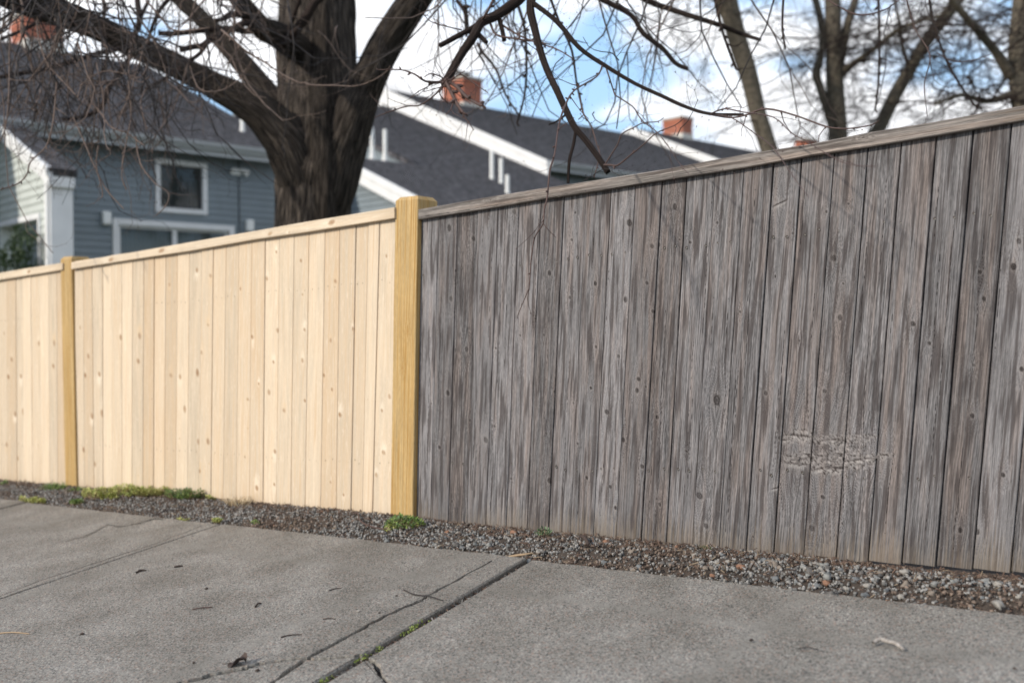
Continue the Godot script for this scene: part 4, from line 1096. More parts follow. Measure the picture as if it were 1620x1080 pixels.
func materials() -> void:
	M.old_wood = wood(true, 31, OLD_KNOTS)
	M.new_wood = wood(false, 57, NEW_KNOTS)
	M.nail = paint(Color(0.40, 0.39, 0.375), 0.6)
	M.nail.metallic = 0.8
	M.nail_dark = paint(Color(0.19, 0.15, 0.13), 0.7)
	M.torn_wood = paint(Color(0.45, 0.425, 0.415), 0.9, mottle(3, 0.05, 3, Color(0.6, 0.6, 0.6), Color(1, 1, 1), 128), 20.0)
	M.siding_blue = paint(Color(0.465, 0.505, 0.53), 0.6, mottle(4, 0.02, 3, Color(0.93, 0.93, 0.93), Color(1, 1, 1), 128), 0.7)
	M.siding_pale = paint(Color(0.735, 0.755, 0.735), 0.6, mottle(5, 0.02, 3, Color(0.93, 0.93, 0.93), Color(1, 1, 1), 128), 0.7)
	M.trim = paint(Color(0.86, 0.86, 0.86), 0.5, mottle(6, 0.02, 3, Color(0.94, 0.94, 0.94), Color(1, 1, 1), 128), 0.9)
	M.gutter = paint(Color(0.66, 0.67, 0.68), 0.4)
	M.pipe = paint(Color(0.88, 0.88, 0.87), 0.45)
	M.shingle = paint(Color(0.37, 0.37, 0.385), 0.95, mottle(7, 0.05, 6, Color(0.12, 0.12, 0.13), Color(1.25, 1.22, 1.22), 256), 0.45)
	M.mortar = paint(Color(0.62, 0.59, 0.55), 0.95)
	M.flashing = paint(Color(0.72, 0.71, 0.68), 0.6)
	M.brick = paint(Color(0.74, 0.46, 0.36), 0.9, mottle(8, 0.05, 3, Color(0.75, 0.75, 0.75), Color(1, 1, 1), 128), 3.0)
	M.brick.vertex_color_use_as_albedo = true
	M.dark_metal = paint(Color(0.16, 0.165, 0.17), 0.5)
	M.glass = StandardMaterial3D.new()
	M.glass.transparency = BaseMaterial3D.TRANSPARENCY_ALPHA
	M.glass.albedo_color = Color(0.5, 0.55, 0.55, 0.12)
	M.glass.roughness = 0.03
	M.blind = paint(Color(0.34, 0.37, 0.36), 0.8)
	M.room = paint(Color(0.24, 0.23, 0.21), 0.9)
	var bark_a := mottle(21, 0.035, 4, Color(0.105, 0.094, 0.087), Color(0.40, 0.365, 0.335), 256, Vector2(1.0, 0.22))
	M.bark = StandardMaterial3D.new()
	M.bark.albedo_texture = bark_a
	M.bark.heightmap_enabled = true
	M.bark.heightmap_texture = grey(22, 0.04, 4, 256, Vector2(1.0, 0.2))
	M.bark.heightmap_scale = 4.0
	M.bark.roughness = 0.95
	M.bark.metallic_specular = 0.2
	M.bark_smooth = paint(Color(0.41, 0.375, 0.325), 0.9, mottle(27, 0.03, 5, Color(0.55, 0.55, 0.53), Color(1, 1, 1), 256), 1.6)
	M.bark_branch = M.bark.duplicate()
	M.bark_branch.heightmap_scale = 0.6
	M.bark_branch.albedo_color = Color(0.92, 0.88, 0.90)
	M.twig = paint(Color(0.20, 0.17, 0.165), 0.8, mottle(23, 0.06, 3, Color(0.6, 0.6, 0.6), Color(1, 1, 1), 128), 6.0)
	M.twig_pale = paint(Color(0.46, 0.395, 0.36), 0.8, mottle(24, 0.06, 3, Color(0.65, 0.62, 0.6), Color(1, 1, 1), 128), 6.0)
	M.twig_red = paint(Color(0.32, 0.235, 0.21), 0.7, mottle(25, 0.06, 3, Color(0.65, 0.62, 0.6), Color(1, 1, 1), 128), 6.0)
	M.stick = paint(Color(0.68, 0.655, 0.63), 0.8, mottle(28, 0.06, 3, Color(0.6, 0.58, 0.56), Color(1, 1, 1), 128), 9.0)
	M.cut_wood = paint(Color(0.30, 0.26, 0.23), 0.9)
	# concrete with its small stones
	M.concrete = StandardMaterial3D.new()
	var cell := FastNoiseLite.new()
	cell.seed = 3
	cell.noise_type = FastNoiseLite.TYPE_CELLULAR
	cell.cellular_return_type = FastNoiseLite.RETURN_CELL_VALUE
	cell.fractal_type = FastNoiseLite.FRACTAL_NONE
	cell.frequency = 0.34
	var ci := cell.get_seamless_image(1024, 1024).get_data()
	var soft := noise(4, 0.02, 4).get_seamless_image(1024, 1024).get_data()
	var cb := PackedByteArray()
	cb.resize(1024 * 1024 * 3)
	for i in 1024 * 1024:
		var v := ci[i] / 255.0
		var k := 0.50 + 0.20 * (v - 0.5) + 0.05 * (soft[i] / 255.0 - 0.5)
		var c := Color(k * 1.025, k, k * 0.955)
		if v > 0.86:
			c = Color(0.66, 0.64, 0.61) if v > 0.93 else Color(0.57, 0.495, 0.45)
		elif v < 0.16:
			c = Color(0.31, 0.305, 0.30) if v < 0.10 else Color(0.39, 0.375, 0.36)
		cb[i * 3] = c.r8
		cb[i * 3 + 1] = c.g8
		cb[i * 3 + 2] = c.b8
	M.concrete.albedo_texture = ImageTexture.create_from_image(Image.create_from_data(1024, 1024, false, Image.FORMAT_RGB8, cb))
	M.concrete.uv1_triplanar = true
	M.concrete.uv1_scale = Vector3.ONE * 0.83
	M.concrete.detail_enabled = true
	M.concrete.detail_blend_mode = BaseMaterial3D.BLEND_MODE_MUL
	M.concrete.detail_albedo = mottle(14, 0.014, 6, Color(0.80, 0.79, 0.775), Color(1, 1, 1), 512)
	M.concrete.detail_uv_layer = BaseMaterial3D.DETAIL_UV_2
	M.concrete.uv2_triplanar = true
	M.concrete.uv2_scale = Vector3.ONE * 0.37
	M.concrete.heightmap_enabled = false
	M.concrete.roughness = 0.85
	M.concrete.metallic_specular = 0.35
	M.asphalt = paint(Color(0.25, 0.25, 0.25), 0.9, mottle(15, 0.3, 2, Color(0.6, 0.6, 0.6), Color(1, 1, 1), 256), 1.5)
	M.soil = paint(Color(0.325, 0.285, 0.25), 1.0, mottle(16, 0.12, 4, Color(0.45, 0.42, 0.4), Color(1, 1, 1), 512), 2.2)
	M.joint_dirt = paint(Color(0.17, 0.15, 0.135), 1.0, mottle(19, 0.12, 4, Color(0.5, 0.48, 0.46), Color(1, 1, 1), 256), 4.0)
	M.yard = paint(Color(0.34, 0.36, 0.22), 1.0, mottle(17, 0.05, 4, Color(0.6, 0.6, 0.6), Color(1, 1, 1), 256), 0.3)
	M.stones = []
	for c in [Color(0.50, 0.51, 0.51), Color(0.44, 0.45, 0.455), Color(0.57, 0.57, 0.555), Color(0.53, 0.485, 0.44), Color(0.40, 0.385, 0.37), Color(0.62, 0.60, 0.57), Color(0.57, 0.42, 0.33)]:
		M.stones.append(paint(c, 0.8, mottle(18, 0.06, 4, Color(0.68, 0.68, 0.68), Color(1, 1, 1), 128), 9.0))
	M.gravel = paint(Color(0.97, 0.97, 0.97), 0.85)
	M.gravel.vertex_color_use_as_albedo = true
	M.leafy = paint(Color(1, 1, 1), 0.6)
	M.leafy.vertex_color_use_as_albedo = true
	M.leafy.backlight_enabled = true
	M.leafy.backlight = Color(0.3, 0.3, 0.2)
	M.straw = paint(Color(0.60, 0.51, 0.40), 0.8)
	M.dead_leaf = paint(Color(0.30, 0.24, 0.21), 0.85, mottle(26, 0.05, 3, Color(0.6, 0.6, 0.6), Color(1, 1, 1), 128), 12.0)
	M.bark_bit = paint(Color(0.22, 0.18, 0.16), 0.9)


func ground_y(a: float, c: float) -> float:
	return UPHILL * a + CROSS * c


func street() -> void:
	# the ground: one sheet to the horizon, low under the pavement, level under the houses
	var mb := MB.new()
	var xs := []
	var zs := []
	for k in range(-60, 61):
		xs.append(signf(k) * (absf(k) * 0.25 + pow(absf(k) / 60.0, 5.0) * 420.0))
		zs.append(signf(k) * (absf(k) * 0.25 + pow(absf(k) / 60.0, 5.0) * 420.0))
	var rough := noise(40, 0.4, 3)
	var rows := []
	var uvs := []
	for z in zs:
		var row := PackedVector3Array()
		var uvr := PackedVector2Array()
		for x in xs:
			var ax := clampf(x, -14.0, 14.0)
			var y := ground_y(ax, clampf(z, 0.0, 11.0)) - (0.20 if z > 0.0 else 0.09)
			if z < 0.0:
				y = lerpf(y, 0.36, smoothstep(1.0, 11.0, -z)) + 0.02 * rough.get_noise_2d(x, z)
			elif z > 11.0:
				y = lerpf(y, -1.2, smoothstep(11.0, 60.0, z))
			row.append(Vector3(x, y, z))
			uvr.append(Vector2(x, z))
		rows.append(row)
		uvs.append(uvr)
	rows.reverse()
	mb.grid(rows, uvs)
	part("ground", mb.mesh(), M.yard, self, fence_frame).set_meta("kind", "structure")
	# flat things lie in (a, -c): turn the plane's z up
	var lay := Transform3D(Basis(Vector3(1, UPHILL, 0), Vector3(0, -CROSS, -1), Vector3(0, 1, 0)), Vector3.ZERO)
	var walk := setting("pavement", fence_frame)
	var edge := 0.355
	var far_edge := 1.95
	var joints := [-5.84, -4.155, -2.462, -0.757, 0.908, 2.59, 4.26]
	var wob := noise(41, 2.0, 3)
	var cracks := CRACKS
	for i in joints.size() - 1:
		var p := PackedVector2Array()
		var gl: float = 0.010 if i != 4 else 0.013
		var gr: float = 0.010 if i != 3 else 0.011
		var skew := 0.139
		var side := func(a0: float, g: float, up: bool, s: float) -> void:
			for k in 33:
				var t := k / 32.0 if up else 1.0 - k / 32.0
				var c := lerpf(edge, far_edge, t)
				var a := a0 + skew * (c - edge) + g + 0.0025 * wob.get_noise_2d(c * 9.0, a0 * 7.0 + s)
				var e := 0.012 * wob.get_noise_2d(a * 3.0, 9.0) if k == 0 and up or k == 32 and not up else 0.0
				p.append(Vector2(a, -(c + e)))
		side.call(joints[i], gl, true, 0.0)
		side.call(joints[i + 1], -gr, false, 3.0)
		# the edge along the gravel
		for k in range(1, 40):
			var t := 1.0 - k / 40.0
			var a := lerpf(joints[i] + gl, joints[i + 1] - gr, t)
			p.append(Vector2(a, -(edge + 0.010 * wob.get_noise_2d(a * 3.0, 9.0) + 0.003 * wob.get_noise_2d(a * 22.0, 4.0))))
		var pieces: Array[PackedVector2Array] = [p]
		for c in cracks:
			var rest: Array[PackedVector2Array] = []
			for q in pieces:
				rest.append_array(Geometry2D.clip_polygons(q, ribbon(c)))
			pieces = rest
		var smb := MB.new()
		var lift: float = [0.0, 0.002, -0.003, 0.0, -0.004, 0.003][i]
		for q in without_holes(pieces):
			prism(smb, q, -0.11, lift, lay, 0.005, p)
		part("slab", smb.mesh(), M.concrete, walk)
	# what lies in the joints
	var bed := MB.new()
	prism(bed, PackedVector2Array([Vector2(-6, -edge - 0.004), Vector2(4.4, -edge - 0.004), Vector2(4.6, -far_edge + 0.01), Vector2(-5.8, -far_edge + 0.01)]), -0.16, -0.024, lay)
	part("joint_bed", bed.mesh(), M.joint_dirt, walk)
	var kerb := setting("kerb", fence_frame)
	for i in 7:
		var k := MB.new()
		prism(k, PackedVector2Array([Vector2(-6 + i * 1.6, -far_edge - 0.006), Vector2(-4.408 + i * 1.6, -far_edge - 0.006), Vector2(-4.408 + i * 1.6, -far_edge - 0.16), Vector2(-6 + i * 1.6, -far_edge - 0.16)]), -0.4, -0.002, lay, 0.012)
		part("kerb_stone", k.mesh(), M.concrete, kerb)
	var road := MB.new()
	prism(road, PackedVector2Array([Vector2(-12, -far_edge - 0.165), Vector2(12, -far_edge - 0.165), Vector2(12, -9.5), Vector2(-12, -9.5)]), -0.3, -0.125, lay)
	part("road", road.mesh(), M.asphalt, self, fence_frame).set_meta("kind", "structure")
	# the gravel strip
	var strip := setting("gravel_strip", fence_frame)
	var sm := MB.new()
	rows = []
	uvs = []
	var bump := noise(42, 9.0, 3)
	for j in 24:
		var row := PackedVector3Array()
		var uvr := PackedVector2Array()
		for i in 420:
			var a := -6.0 + i * 0.025
			var c := 0.368 - j * 0.0312
			row.append(Vector3(a, bed_y(a, c) + 0.012 * bump.get_noise_2d(a, c), c))
			uvr.append(Vector2(a, c))
		rows.append(row)
		uvs.append(uvr)
	sm.grid(rows, uvs)
	part("soil", sm.mesh(), M.soil, strip)
	gravel(strip)


func bed_y(a: float, c: float) -> float:
	var y := ground_y(a, c) - 0.022 + 0.02 * sin(PI * clampf(c / 0.36, 0.0, 1.0))
	y += 0.014 * smoothstep(0.9, -0.4, a) * smoothstep(0.3, 0.0, c)      # banked against the new boards
	y -= 0.008 * smoothstep(1.3, 2.2, a) * smoothstep(0.16, 0.0, c)      # hollow under the old ones
	return y


# outer outlines with their holes joined to them by a slit
func without_holes(pieces: Array[PackedVector2Array]) -> Array[PackedVector2Array]:
	var out: Array[PackedVector2Array] = []
	for q in pieces:
		if not Geometry2D.is_polygon_clockwise(q) and q.size() > 2:
			out.append(q)
	for h in pieces:
		if not Geometry2D.is_polygon_clockwise(h):
			continue
		for k in out.size():
			var o := out[k]
			if not Geometry2D.is_point_in_polygon(h[0], o):
				continue
			var bi := 0
			var bj := 0
			var best := INF
			for i in o.size():
				for j in h.size():
					var d := o[i].distance_squared_to(h[j])
					if d < best:
						best = d
						bi = i
						bj = j
			var side := (h[bj] - o[bi]).normalized().orthogonal() * 0.0001
			var n := o.slice(0, bi + 1)
			for j in h.size():
				n.append(h[(bj + j) % h.size()])
			n.append(h[bj] + side)
			n.append(o[bi] + side)
			n.append_array(o.slice(bi + 1))
			out[k] = n
			break
	return out


func ribbon(c: Array) -> PackedVector2Array:
	# a crack: (a, c, half width) along its run, made ragged
	var l := PackedVector2Array()
	var r := PackedVector2Array()
	var wob := noise(43, 25.0, 2)
	var pts := []
	for i in c.size() - 1:
		for k in 6:
			pts.append((c[i] as Vector3).lerp(c[i + 1], k / 6.0))
	pts.append(c[c.size() - 1])
	for i in pts.size():
		var d: Vector3 = pts[mini(i + 1, pts.size() - 1)] - pts[maxi(i - 1, 0)]
		var n := Vector2(d.x, -d.y).normalized().orthogonal()
		var p := Vector2(pts[i].x, -pts[i].y) + n * 0.006 * wob.get_noise_2d(pts[i].x, pts[i].y)
		var w: float = pts[i].z * (1.0 + 0.7 * wob.get_noise_2d(pts[i].x * 3.0, pts[i].y * 3.0 + 7.0))
		l.append(p + n * w)
		r.append(p - n * w)
	r.reverse()
	l.append_array(r)
	if Geometry2D.is_polygon_clockwise(l):
		l.reverse()
	var clean := Geometry2D.merge_polygons(l, PackedVector2Array())
	return clean[0] if clean.size() and clean[0].size() > 2 else l


func stone_mesh(s: int, fine: bool) -> ArrayMesh:
	var mb := MB.new()
	var f := noise(s, 0.9, 2)
	mb.blob(Transform3D(Basis.IDENTITY.scaled(Vector3(1.0, 0.62, 0.78)), Vector3(s * 0.37, 0, 0)), 6 if fine else 4, 9 if fine else 6, f, 0.85)
	for i in mb.v.size():
		mb.v[i] -= Vector3(s * 0.37, 0, 0)
	return mb.mesh()


func gravel(strip: Node3D) -> void:
	var rg := RandomNumberGenerator.new()
	rg.seed = 71
	var shapes := []
	for k in 7:
		shapes.append(stone_mesh(k + 1, true))
	var thick := noise(44, 1.3, 2)
	var placed := 0
	while placed < 300:
		var a := rg.randf_range(-0.9, 2.45) if rg.randf() < 0.85 else rg.randf_range(-2.2, 2.45)
		var c := clampf(0.20 + rg.randfn(0.0, 0.085), 0.02, 0.345)
		if a < 0.3 and rg.randf() < 0.45:
			continue
		if thick.get_noise_2d(a, c * 3.0) < -0.15 and rg.randf() < 0.75:
			continue
		var r := rg.randf_range(0.0065, 0.0125) * (1.0 if rg.randf() < 0.8 else 1.3) * lerpf(0.8, 1.1, clampf((a + 0.5) / 2.5, 0.0, 1.0))
		var f := Transform3D(Basis.from_euler(Vector3(rg.randfn(0, 0.35), rg.randf() * TAU, rg.randfn(0, 0.35))).scaled(Vector3.ONE * r), Vector3(a, bed_y(a, c) + r * 0.45, c))
		var pick := rg.randi_range(0, 5)
		if rg.randf() < 0.04:
			pick = 6
		part("stone", shapes[rg.randi_range(0, 6)], M.stones[pick], strip, f)
		placed += 1
	# the small stuff between
	var small := MultiMesh.new()
	small.transform_format = MultiMesh.TRANSFORM_3D
	small.use_colors = true
	small.mesh = stone_mesh(9, false)
	small.instance_count = 19000
	for i in small.instance_count:
		var a := rg.randf_range(-3.6, 2.7)
		var c := rg.randf_range(0.0, 0.362)
		var r := rg.randf_range(0.0022, 0.0072)
		small.set_instance_transform(i, Transform3D(Basis.from_euler(Vector3(rg.randf() * 6, rg.randf() * 6, 0)).scaled(Vector3.ONE * r), Vector3(a, bed_y(a, c) + r * rg.randf_range(0.2, 1.3), c)))
		var k := rg.randf_range(0.06, 0.29)
		var w := rg.randf()
		var stony := clampf(0.62 + thick.get_noise_2d(a, c * 3.0) * 1.5 + 0.5 * (1.0 - absf(c - 0.2) / 0.18), 0.15, 0.95)
		if w < stony:
			small.set_instance_color(i, Color(k * 1.04, k, k * 0.94))
		else:
			small.set_instance_color(i, Color(k * 0.75, k * 0.55, k * 0.42))
	var o := MultiMeshInstance3D.new()
	o.name = "fine_gravel"
	o.multimesh = small
	o.material_override = M.gravel
	o.set_meta("kind", "stuff")
	strip.add_child(o)
	# bark chips and dry needles
	var chip := MB.new()
	chip.box(Vector3(-1, -0.06, -0.12), Vector3(1, 0.06, 0.12))
	var chips := MultiMesh.new()
	chips.transform_format = MultiMesh.TRANSFORM_3D
	chips.use_colors = true
	chips.mesh = chip.mesh()
	chips.instance_count = 5200
	for i in chips.instance_count:
		var a := rg.randf_range(-3.6, 2.7)
		var c := rg.randf_range(0.0, 0.36)
		if c > 0.12 and rg.randf() < 0.5:
			c *= rg.randf()
		var l := rg.randf_range(0.004, 0.016)
		chips.set_instance_transform(i, Transform3D(Basis.from_euler(Vector3(rg.randfn(0, 0.3), rg.randf() * TAU, rg.randfn(0, 0.35))).scaled_local(Vector3(l, rg.randf_range(0.6, 1.5) * 0.012, rg.randf_range(0.4, 1.6) * 0.012)), Vector3(a, bed_y(a, c) + rg.randf_range(0.003, 0.014), c)))
		var k := rg.randf_range(0.5, 1.5)
		chips.set_instance_color(i, Color(0.09, 0.055, 0.038) * k if rg.randf() < 0.9 else Color(0.20, 0.15, 0.10) * k)
	o = MultiMeshInstance3D.new()
	o.name = "bark_litter"
	o.multimesh = chips
	o.material_override = M.gravel
	o.set_meta("kind", "stuff")
	strip.add_child(o)


func fences() -> void:
	var old := thing("weathered_fence", "grey weathered board fence with a torn gouge low on its boards", "fence", fence_frame)
	var rg := RandomNumberGenerator.new()
	rg.seed = 5
	for i in OLD_FOOT.size() - 1:
		var gap: float = OLD_GAP[i % OLD_GAP.size()]
		var lb: Array = OLD_FOOT[i + 1]
		board(old, M.old_wood, i, [Vector2(OLD_FOOT[i][0], OLD_FOOT[i][2]), Vector2(lb[0], lb[1])], [OLD_TOP[i], OLD_TOP[i + 1]], -0.014 + rg.randf_range(-0.0025, 0.002), 0.017, gap)
	rail("top_rail", old, M.old_wood, 30, OLD_RAIL_LOW, OLD_RAIL_HIGH, -0.012, 0.008)
	for y in [0.95, 0.25]:
		rail("back_rail", old, M.old_wood, 31, [Vector2(0.06, y), Vector2(2.5, y + 2.44 * 0.057)], [Vector2(0.06, y + 0.085), Vector2(2.5, y + 0.085 + 2.44 * 0.057)], -0.075, -0.034)
	var shiny := MB.new()
	for p in OLD_NAILS:
		nail(shiny, Vector3(p.x, p.y, -0.0145), p.z)
	part("nails", shiny.mesh(), M.nail, old).set_meta("kind", "stuff")
	var holes := MB.new()
	for p in RAIL_NAILS:
		nail(shiny, Vector3(p.x, p.y, 0.0082), 0.0035)
	for p in OLD_NAILS:
		nail(holes, Vector3(p.x - p.z * 0.5, p.y + p.z * 0.7, -0.0150), p.z * 1.15)
	part("rusted_nails", holes.mesh(), M.nail_dark, old).set_meta("kind", "stuff")
	# splinters of the gouge
	var sp := MB.new()
	var lift := noise(61, 8.0, 2)
	for s in SPLINTERS:
		for k in int(s.w * 0.10):
			var x := rg.randfn(0.0, 0.45)
			var p := Vector3(s.x + x * s.z, s.y + x * s.z * 0.18 + rg.randfn(0.0, 0.007), -0.0135)
			var w := rg.randf_range(0.005, 0.013)
			var h := rg.randf_range(0.004, 0.013)
			var f := Transform3D(Basis(Vector3(0, 0, 1), rg.randfn(0.45, 0.45)), p)
			var curl := rg.randf_range(0.0008, 0.0035)
			# a flake held along one edge, its torn end standing off the board
			var rows := []
			var uvs := []
			for i in 4:
				var row := PackedVector3Array()
				var uvr := PackedVector2Array()
				for j in 5:
					var u := j / 4.0 - 0.5
					var v := i / 3.0
					var jag := (rg.randf_range(-0.35, 0.25) if i == 3 else 0.0) * h
					row.append(f * Vector3(u * 2.0 * w * (1.0 - 0.25 * v), -v * h - jag, curl * v * v + 0.0006 * sin(j * 2.1)))
					uvr.append(Vector2(u, v))
				rows.append(row)
				uvs.append(uvr)
			rows.reverse()
			sp.grid(rows, uvs)
	part("splinters", sp.mesh(), M.torn_wood, old).set_meta("kind", "stuff")
	var fresh := thing("new_fence", "pale new pine fence between the two new square posts", "fence", fence_frame, "new pine fence sections")
	new_boards(fresh, NEW_FOOT, NEW_TOP, NEW_RAIL_LOW, NEW_RAIL_HIGH, NEW_NAILS, 0, 5)
	var left := thing("new_fence", "pale new pine fence left of the far new square post", "fence", fence_frame, "new pine fence sections")
	new_boards(left, LEFT_FOOT, LEFT_TOP, LEFT_RAIL_LOW, LEFT_RAIL_HIGH, LEFT_NAILS, 9, 8)
	post("fence_post", "new square post standing where the pale fence meets the grey one", Vector2(-0.074, -0.027), Vector2(-0.038, 1.323), 0.128, 0.122, 0.011, [29, 30])
	post("fence_post", "new square post between the two pale fence sections, furthest from the grey fence", Vector2(-2.699, -0.183), Vector2(-2.724, 1.171), 0.122, 0.122, 0.011, [31, 30])


func new_boards(o: Node3D, foot: Array, top: Array, low: Array, high: Array, nails: Array, first: int, s: int) -> void:
	var rg := RandomNumberGenerator.new()
	rg.seed = s
	for i in foot.size() - 1:
		var gap := rg.randf_range(0.0006, 0.0016) if rg.randf() < 0.55 else rg.randf_range(0.002, 0.0045)
		board(o, M.new_wood, (i + first) % 28, [foot[i], foot[i + 1]], [top[i], top[i + 1]], rg.randf_range(-0.0025, 0.001), 0.018, gap)
	rail("top_rail", o, M.new_wood, 28, low, high, 0.0025, 0.021)
	for y in [0.9, 0.25]:
		rail("back_rail", o, M.new_wood, 28, [Vector2(foot[0].x, foot[0].y + y), Vector2(foot[foot.size() - 1].x, foot[foot.size() - 1].y + y)], [Vector2(foot[0].x, foot[0].y + y + 0.085), Vector2(foot[foot.size() - 1].x, foot[foot.size() - 1].y + y + 0.085)], -0.06, -0.0212)
	var mb := MB.new()
	for p in nails:
		nail(mb, Vector3(p.x, p.y, -0.0005), p.z)
	part("nails", mb.mesh(), M.nail_dark, o).set_meta("kind", "stuff")


func houses() -> void:
	var row := Transform3D(Basis(Vector3.UP, ROW_TURN), Vector3(-5.332, 0.000, -13.270))
	var floor_y := 0.38
	# ---- the near one, with the porch wing wall
	var a := thing("townhouse", "blue clapboard townhouse with a square window and sliding door behind the pale fence", "house", row, "row of townhouses")
	var wall_poly := PackedVector2Array([Vector2(-9, floor_y), Vector2(2.0, floor_y), Vector2(2.0, 3.84), Vector2(-9, 3.84)])
	var win := Rect2(-0.452, 2.591, 0.937, 0.915)
	var door := Rect2(-1.186, 0.400, 2.184, 2.034)
	var holes := []
	for r in [win, door]:
		holes.append(PackedVector2Array([r.position, Vector2(r.end.x, r.position.y), r.end, Vector2(r.position.x, r.end.y)]))
	var flat := Transform3D.IDENTITY
	part("wall", slab_wall(wall_poly, holes, 0.15, Transform3D(Basis.IDENTITY, Vector3(0, 0, -0.002))), M.siding_blue, a)
	clapboards(a, M.siding_blue, wall_poly, holes, 0.112, flat)
	window(a, "window", win, 0.085, 1, false)
	window(a, "sliding_door", door, 0.10, 2, true)
	var room := MB.new()
	room.box(Vector3(-9, floor_y - 0.1, -12.7), Vector3(2.0, floor_y, -0.16))
	room.box(Vector3(-9, floor_y, -4.1), Vector3(2.0, 3.7, -4.0))
	room.box(Vector3(-9, 3.70, -4.0), Vector3(1.84, 3.75, -0.16))
	part("room", room.mesh(), M.room, a)
	var side := Transform3D(Basis(Vector3.UP, PI / 2.0), Vector3(2.0, 0, 0))
	part("gable_wall", slab_wall(PackedVector2Array([Vector2(0.15, floor_y), Vector2(12.8, floor_y), Vector2(12.8, 3.8), Vector2(6.5, 6.5), Vector2(0.15, 3.85)]), [], 0.15, side), M.siding_blue, a)
	part("gable_wall", slab_wall(PackedVector2Array([Vector2(0.15, floor_y), Vector2(12.8, floor_y), Vector2(12.8, 3.8), Vector2(6.5, 6.5), Vector2(0.15, 3.85)]), [], 0.15, Transform3D(Basis(Vector3.UP, PI / 2.0), Vector3(-8.85, 0, 0))), M.siding_blue, a)
	part("roof", shingles(-9.2, 2.1, 0.38, 3.80, -6.5, 6.69), M.shingle, a)
	part("roof", shingles(-9.2, 2.1, -13.4, 3.80, -6.5, 6.69), M.shingle, a)
	gutter(a, -8.9, 2.1, 3.79, 0.40)
	chimney(a, Vector3(-0.662, 6.541, -7.256), Vector3(0.091, 7.361, -6.100), 0)
	vent(a, Vector3(1.64, 4.33, -0.89), 0.5, 0.0)
	# wall lamps, floodlight and its cable
	for x in [Vector2(-1.307, 2.423), Vector2(1.274, 2.452)]:
		var l := MB.new()
		l.box(Vector3(x.x - 0.07, x.y - 0.11, 0.02), Vector3(x.x + 0.07, x.y + 0.11, 0.13), 0.02)
		part("wall_lamp", l.mesh(), M.pipe, a)
	var fl := MB.new()
	var fp := Vector3(1.063, 3.409, 0.03)
	fl.box(fp - Vector3(0.06, 0.06, 0.02), fp + Vector3(0.06, 0.06, 0.03), 0.01)
	for s in [-1, 1]:
		var f := Transform3D(Basis(Vector3.UP, 0.6 * s) * Basis(Vector3.RIGHT, 0.5), fp + Vector3(0.09 * s, 0.02, 0.06))
		fl.tube(PackedVector3Array([f * Vector3(0, 0, -0.05), f * Vector3(0, 0, 0.0), f * Vector3(0, 0, 0.09)]), PackedFloat32Array([0.03, 0.045, 0.06]), 10)
	part("floodlight", fl.mesh(), M.pipe, a)
	var cable := MB.new()
	cable.tube(PackedVector3Array([Vector3(fp.x + 0.03, 3.75, 0.03), Vector3(fp.x + 0.03, floor_y, 0.03)]), PackedFloat32Array([0.009, 0.009]), 6)
	part("cable", cable.mesh(), M.dark_metal, a)
	# the wing wall
	var wing := Transform3D(Basis(Vector3.UP, -PI / 2.0), Vector3(-2.92, 0, 0))     # (z, y) of the house, facing -x
	var fin := PackedVector2Array([Vector2(0.05, floor_y), Vector2(2.5, floor_y), Vector2(2.5, 2.72), Vector2(0.05, 3.70)])
	var open := PackedVector2Array([Vector2(0.1, floor_y - 0.1), Vector2(1.98, floor_y - 0.1), Vector2(1.98, 2.17), Vector2(0.1, 2.22)])
	part("wing_wall", slab_wall(fin, [open], 0.25, wing), M.siding_pale, a)
	clapboards(a, M.siding_pale, fin, [open], 0.112, wing)
	rake(a, -2.95, 2.60, 2.80, 0.02, 3.84, 0.22)
	var cap := MB.new()
	cap.box(Vector3(-2.955, floor_y, 2.5), Vector3(-2.66, 2.76, 2.53), 0.004)
	cap.box(Vector3(-2.995, floor_y, 2.40), Vector3(-2.935, 2.70, 2.50), 0.004)
	cap.box(Vector3(-2.97, 2.56, 2.53), Vector3(-2.645, 2.80, 2.58), 0.006)
	part("corner_board", cap.mesh(), M.trim, a)
	part("wing_roof", shingles(-3.0, -2.62, 2.62, 2.80, 0.05, 3.86), M.shingle, a)
	var trim := MB.new()
	trim.box(Vector3(-2.96, floor_y, 1.98), Vector3(-2.66, 2.17, 2.05), 0.004)
	trim.box(Vector3(-2.96, 2.17, 0.1), Vector3(-2.66, 2.25, 2.05), 0.004)
	part("opening_trim", trim.mesh(), M.trim, a)
	# ---- the second, lower eaves further out
	var b := thing("townhouse", "second townhouse with a big dark roof and white vent pipes right of the trunk", "house", row, "row of townhouses")
	var t2 := 0.4
	var y2 := func(z: float) -> float: return 2.78 + 0.838 - t2 * (z - 0.97)
	part("roof", shingles(5.0, 9.4, 6.2, y2.call(6.2), -7.0, y2.call(-7.0)), M.shingle, b)
	part("roof", shingles(3.0, 5.0, 6.2, y2.call(6.2), 0.25, y2.call(0.25)), M.shingle, b)
	part("roof", shingles(5.0, 9.4, -13.5, y2.call(6.2), -7.0, y2.call(-7.0)), M.shingle, b)
	rake(b, 3.0, 6.2, y2.call(6.2), 0.25, y2.call(0.25), 0.30)
	var g2 := Transform3D(Basis(Vector3.UP, -PI / 2.0), Vector3(3.12, 0, 0))
	var gp := PackedVector2Array([Vector2(0.3, floor_y), Vector2(5.8, floor_y), Vector2(5.8, y2.call(5.8) - 0.12), Vector2(0.3, y2.call(0.3) - 0.12)])
	part("gable_wall", slab_wall(gp, [], 0.15, g2), M.siding_blue, b)
	clapboards(b, M.siding_blue, gp, [], 0.112, g2)
	var g3 := Transform3D(Basis(Vector3.UP, -PI / 2.0), Vector3(5.1, 0, 0))
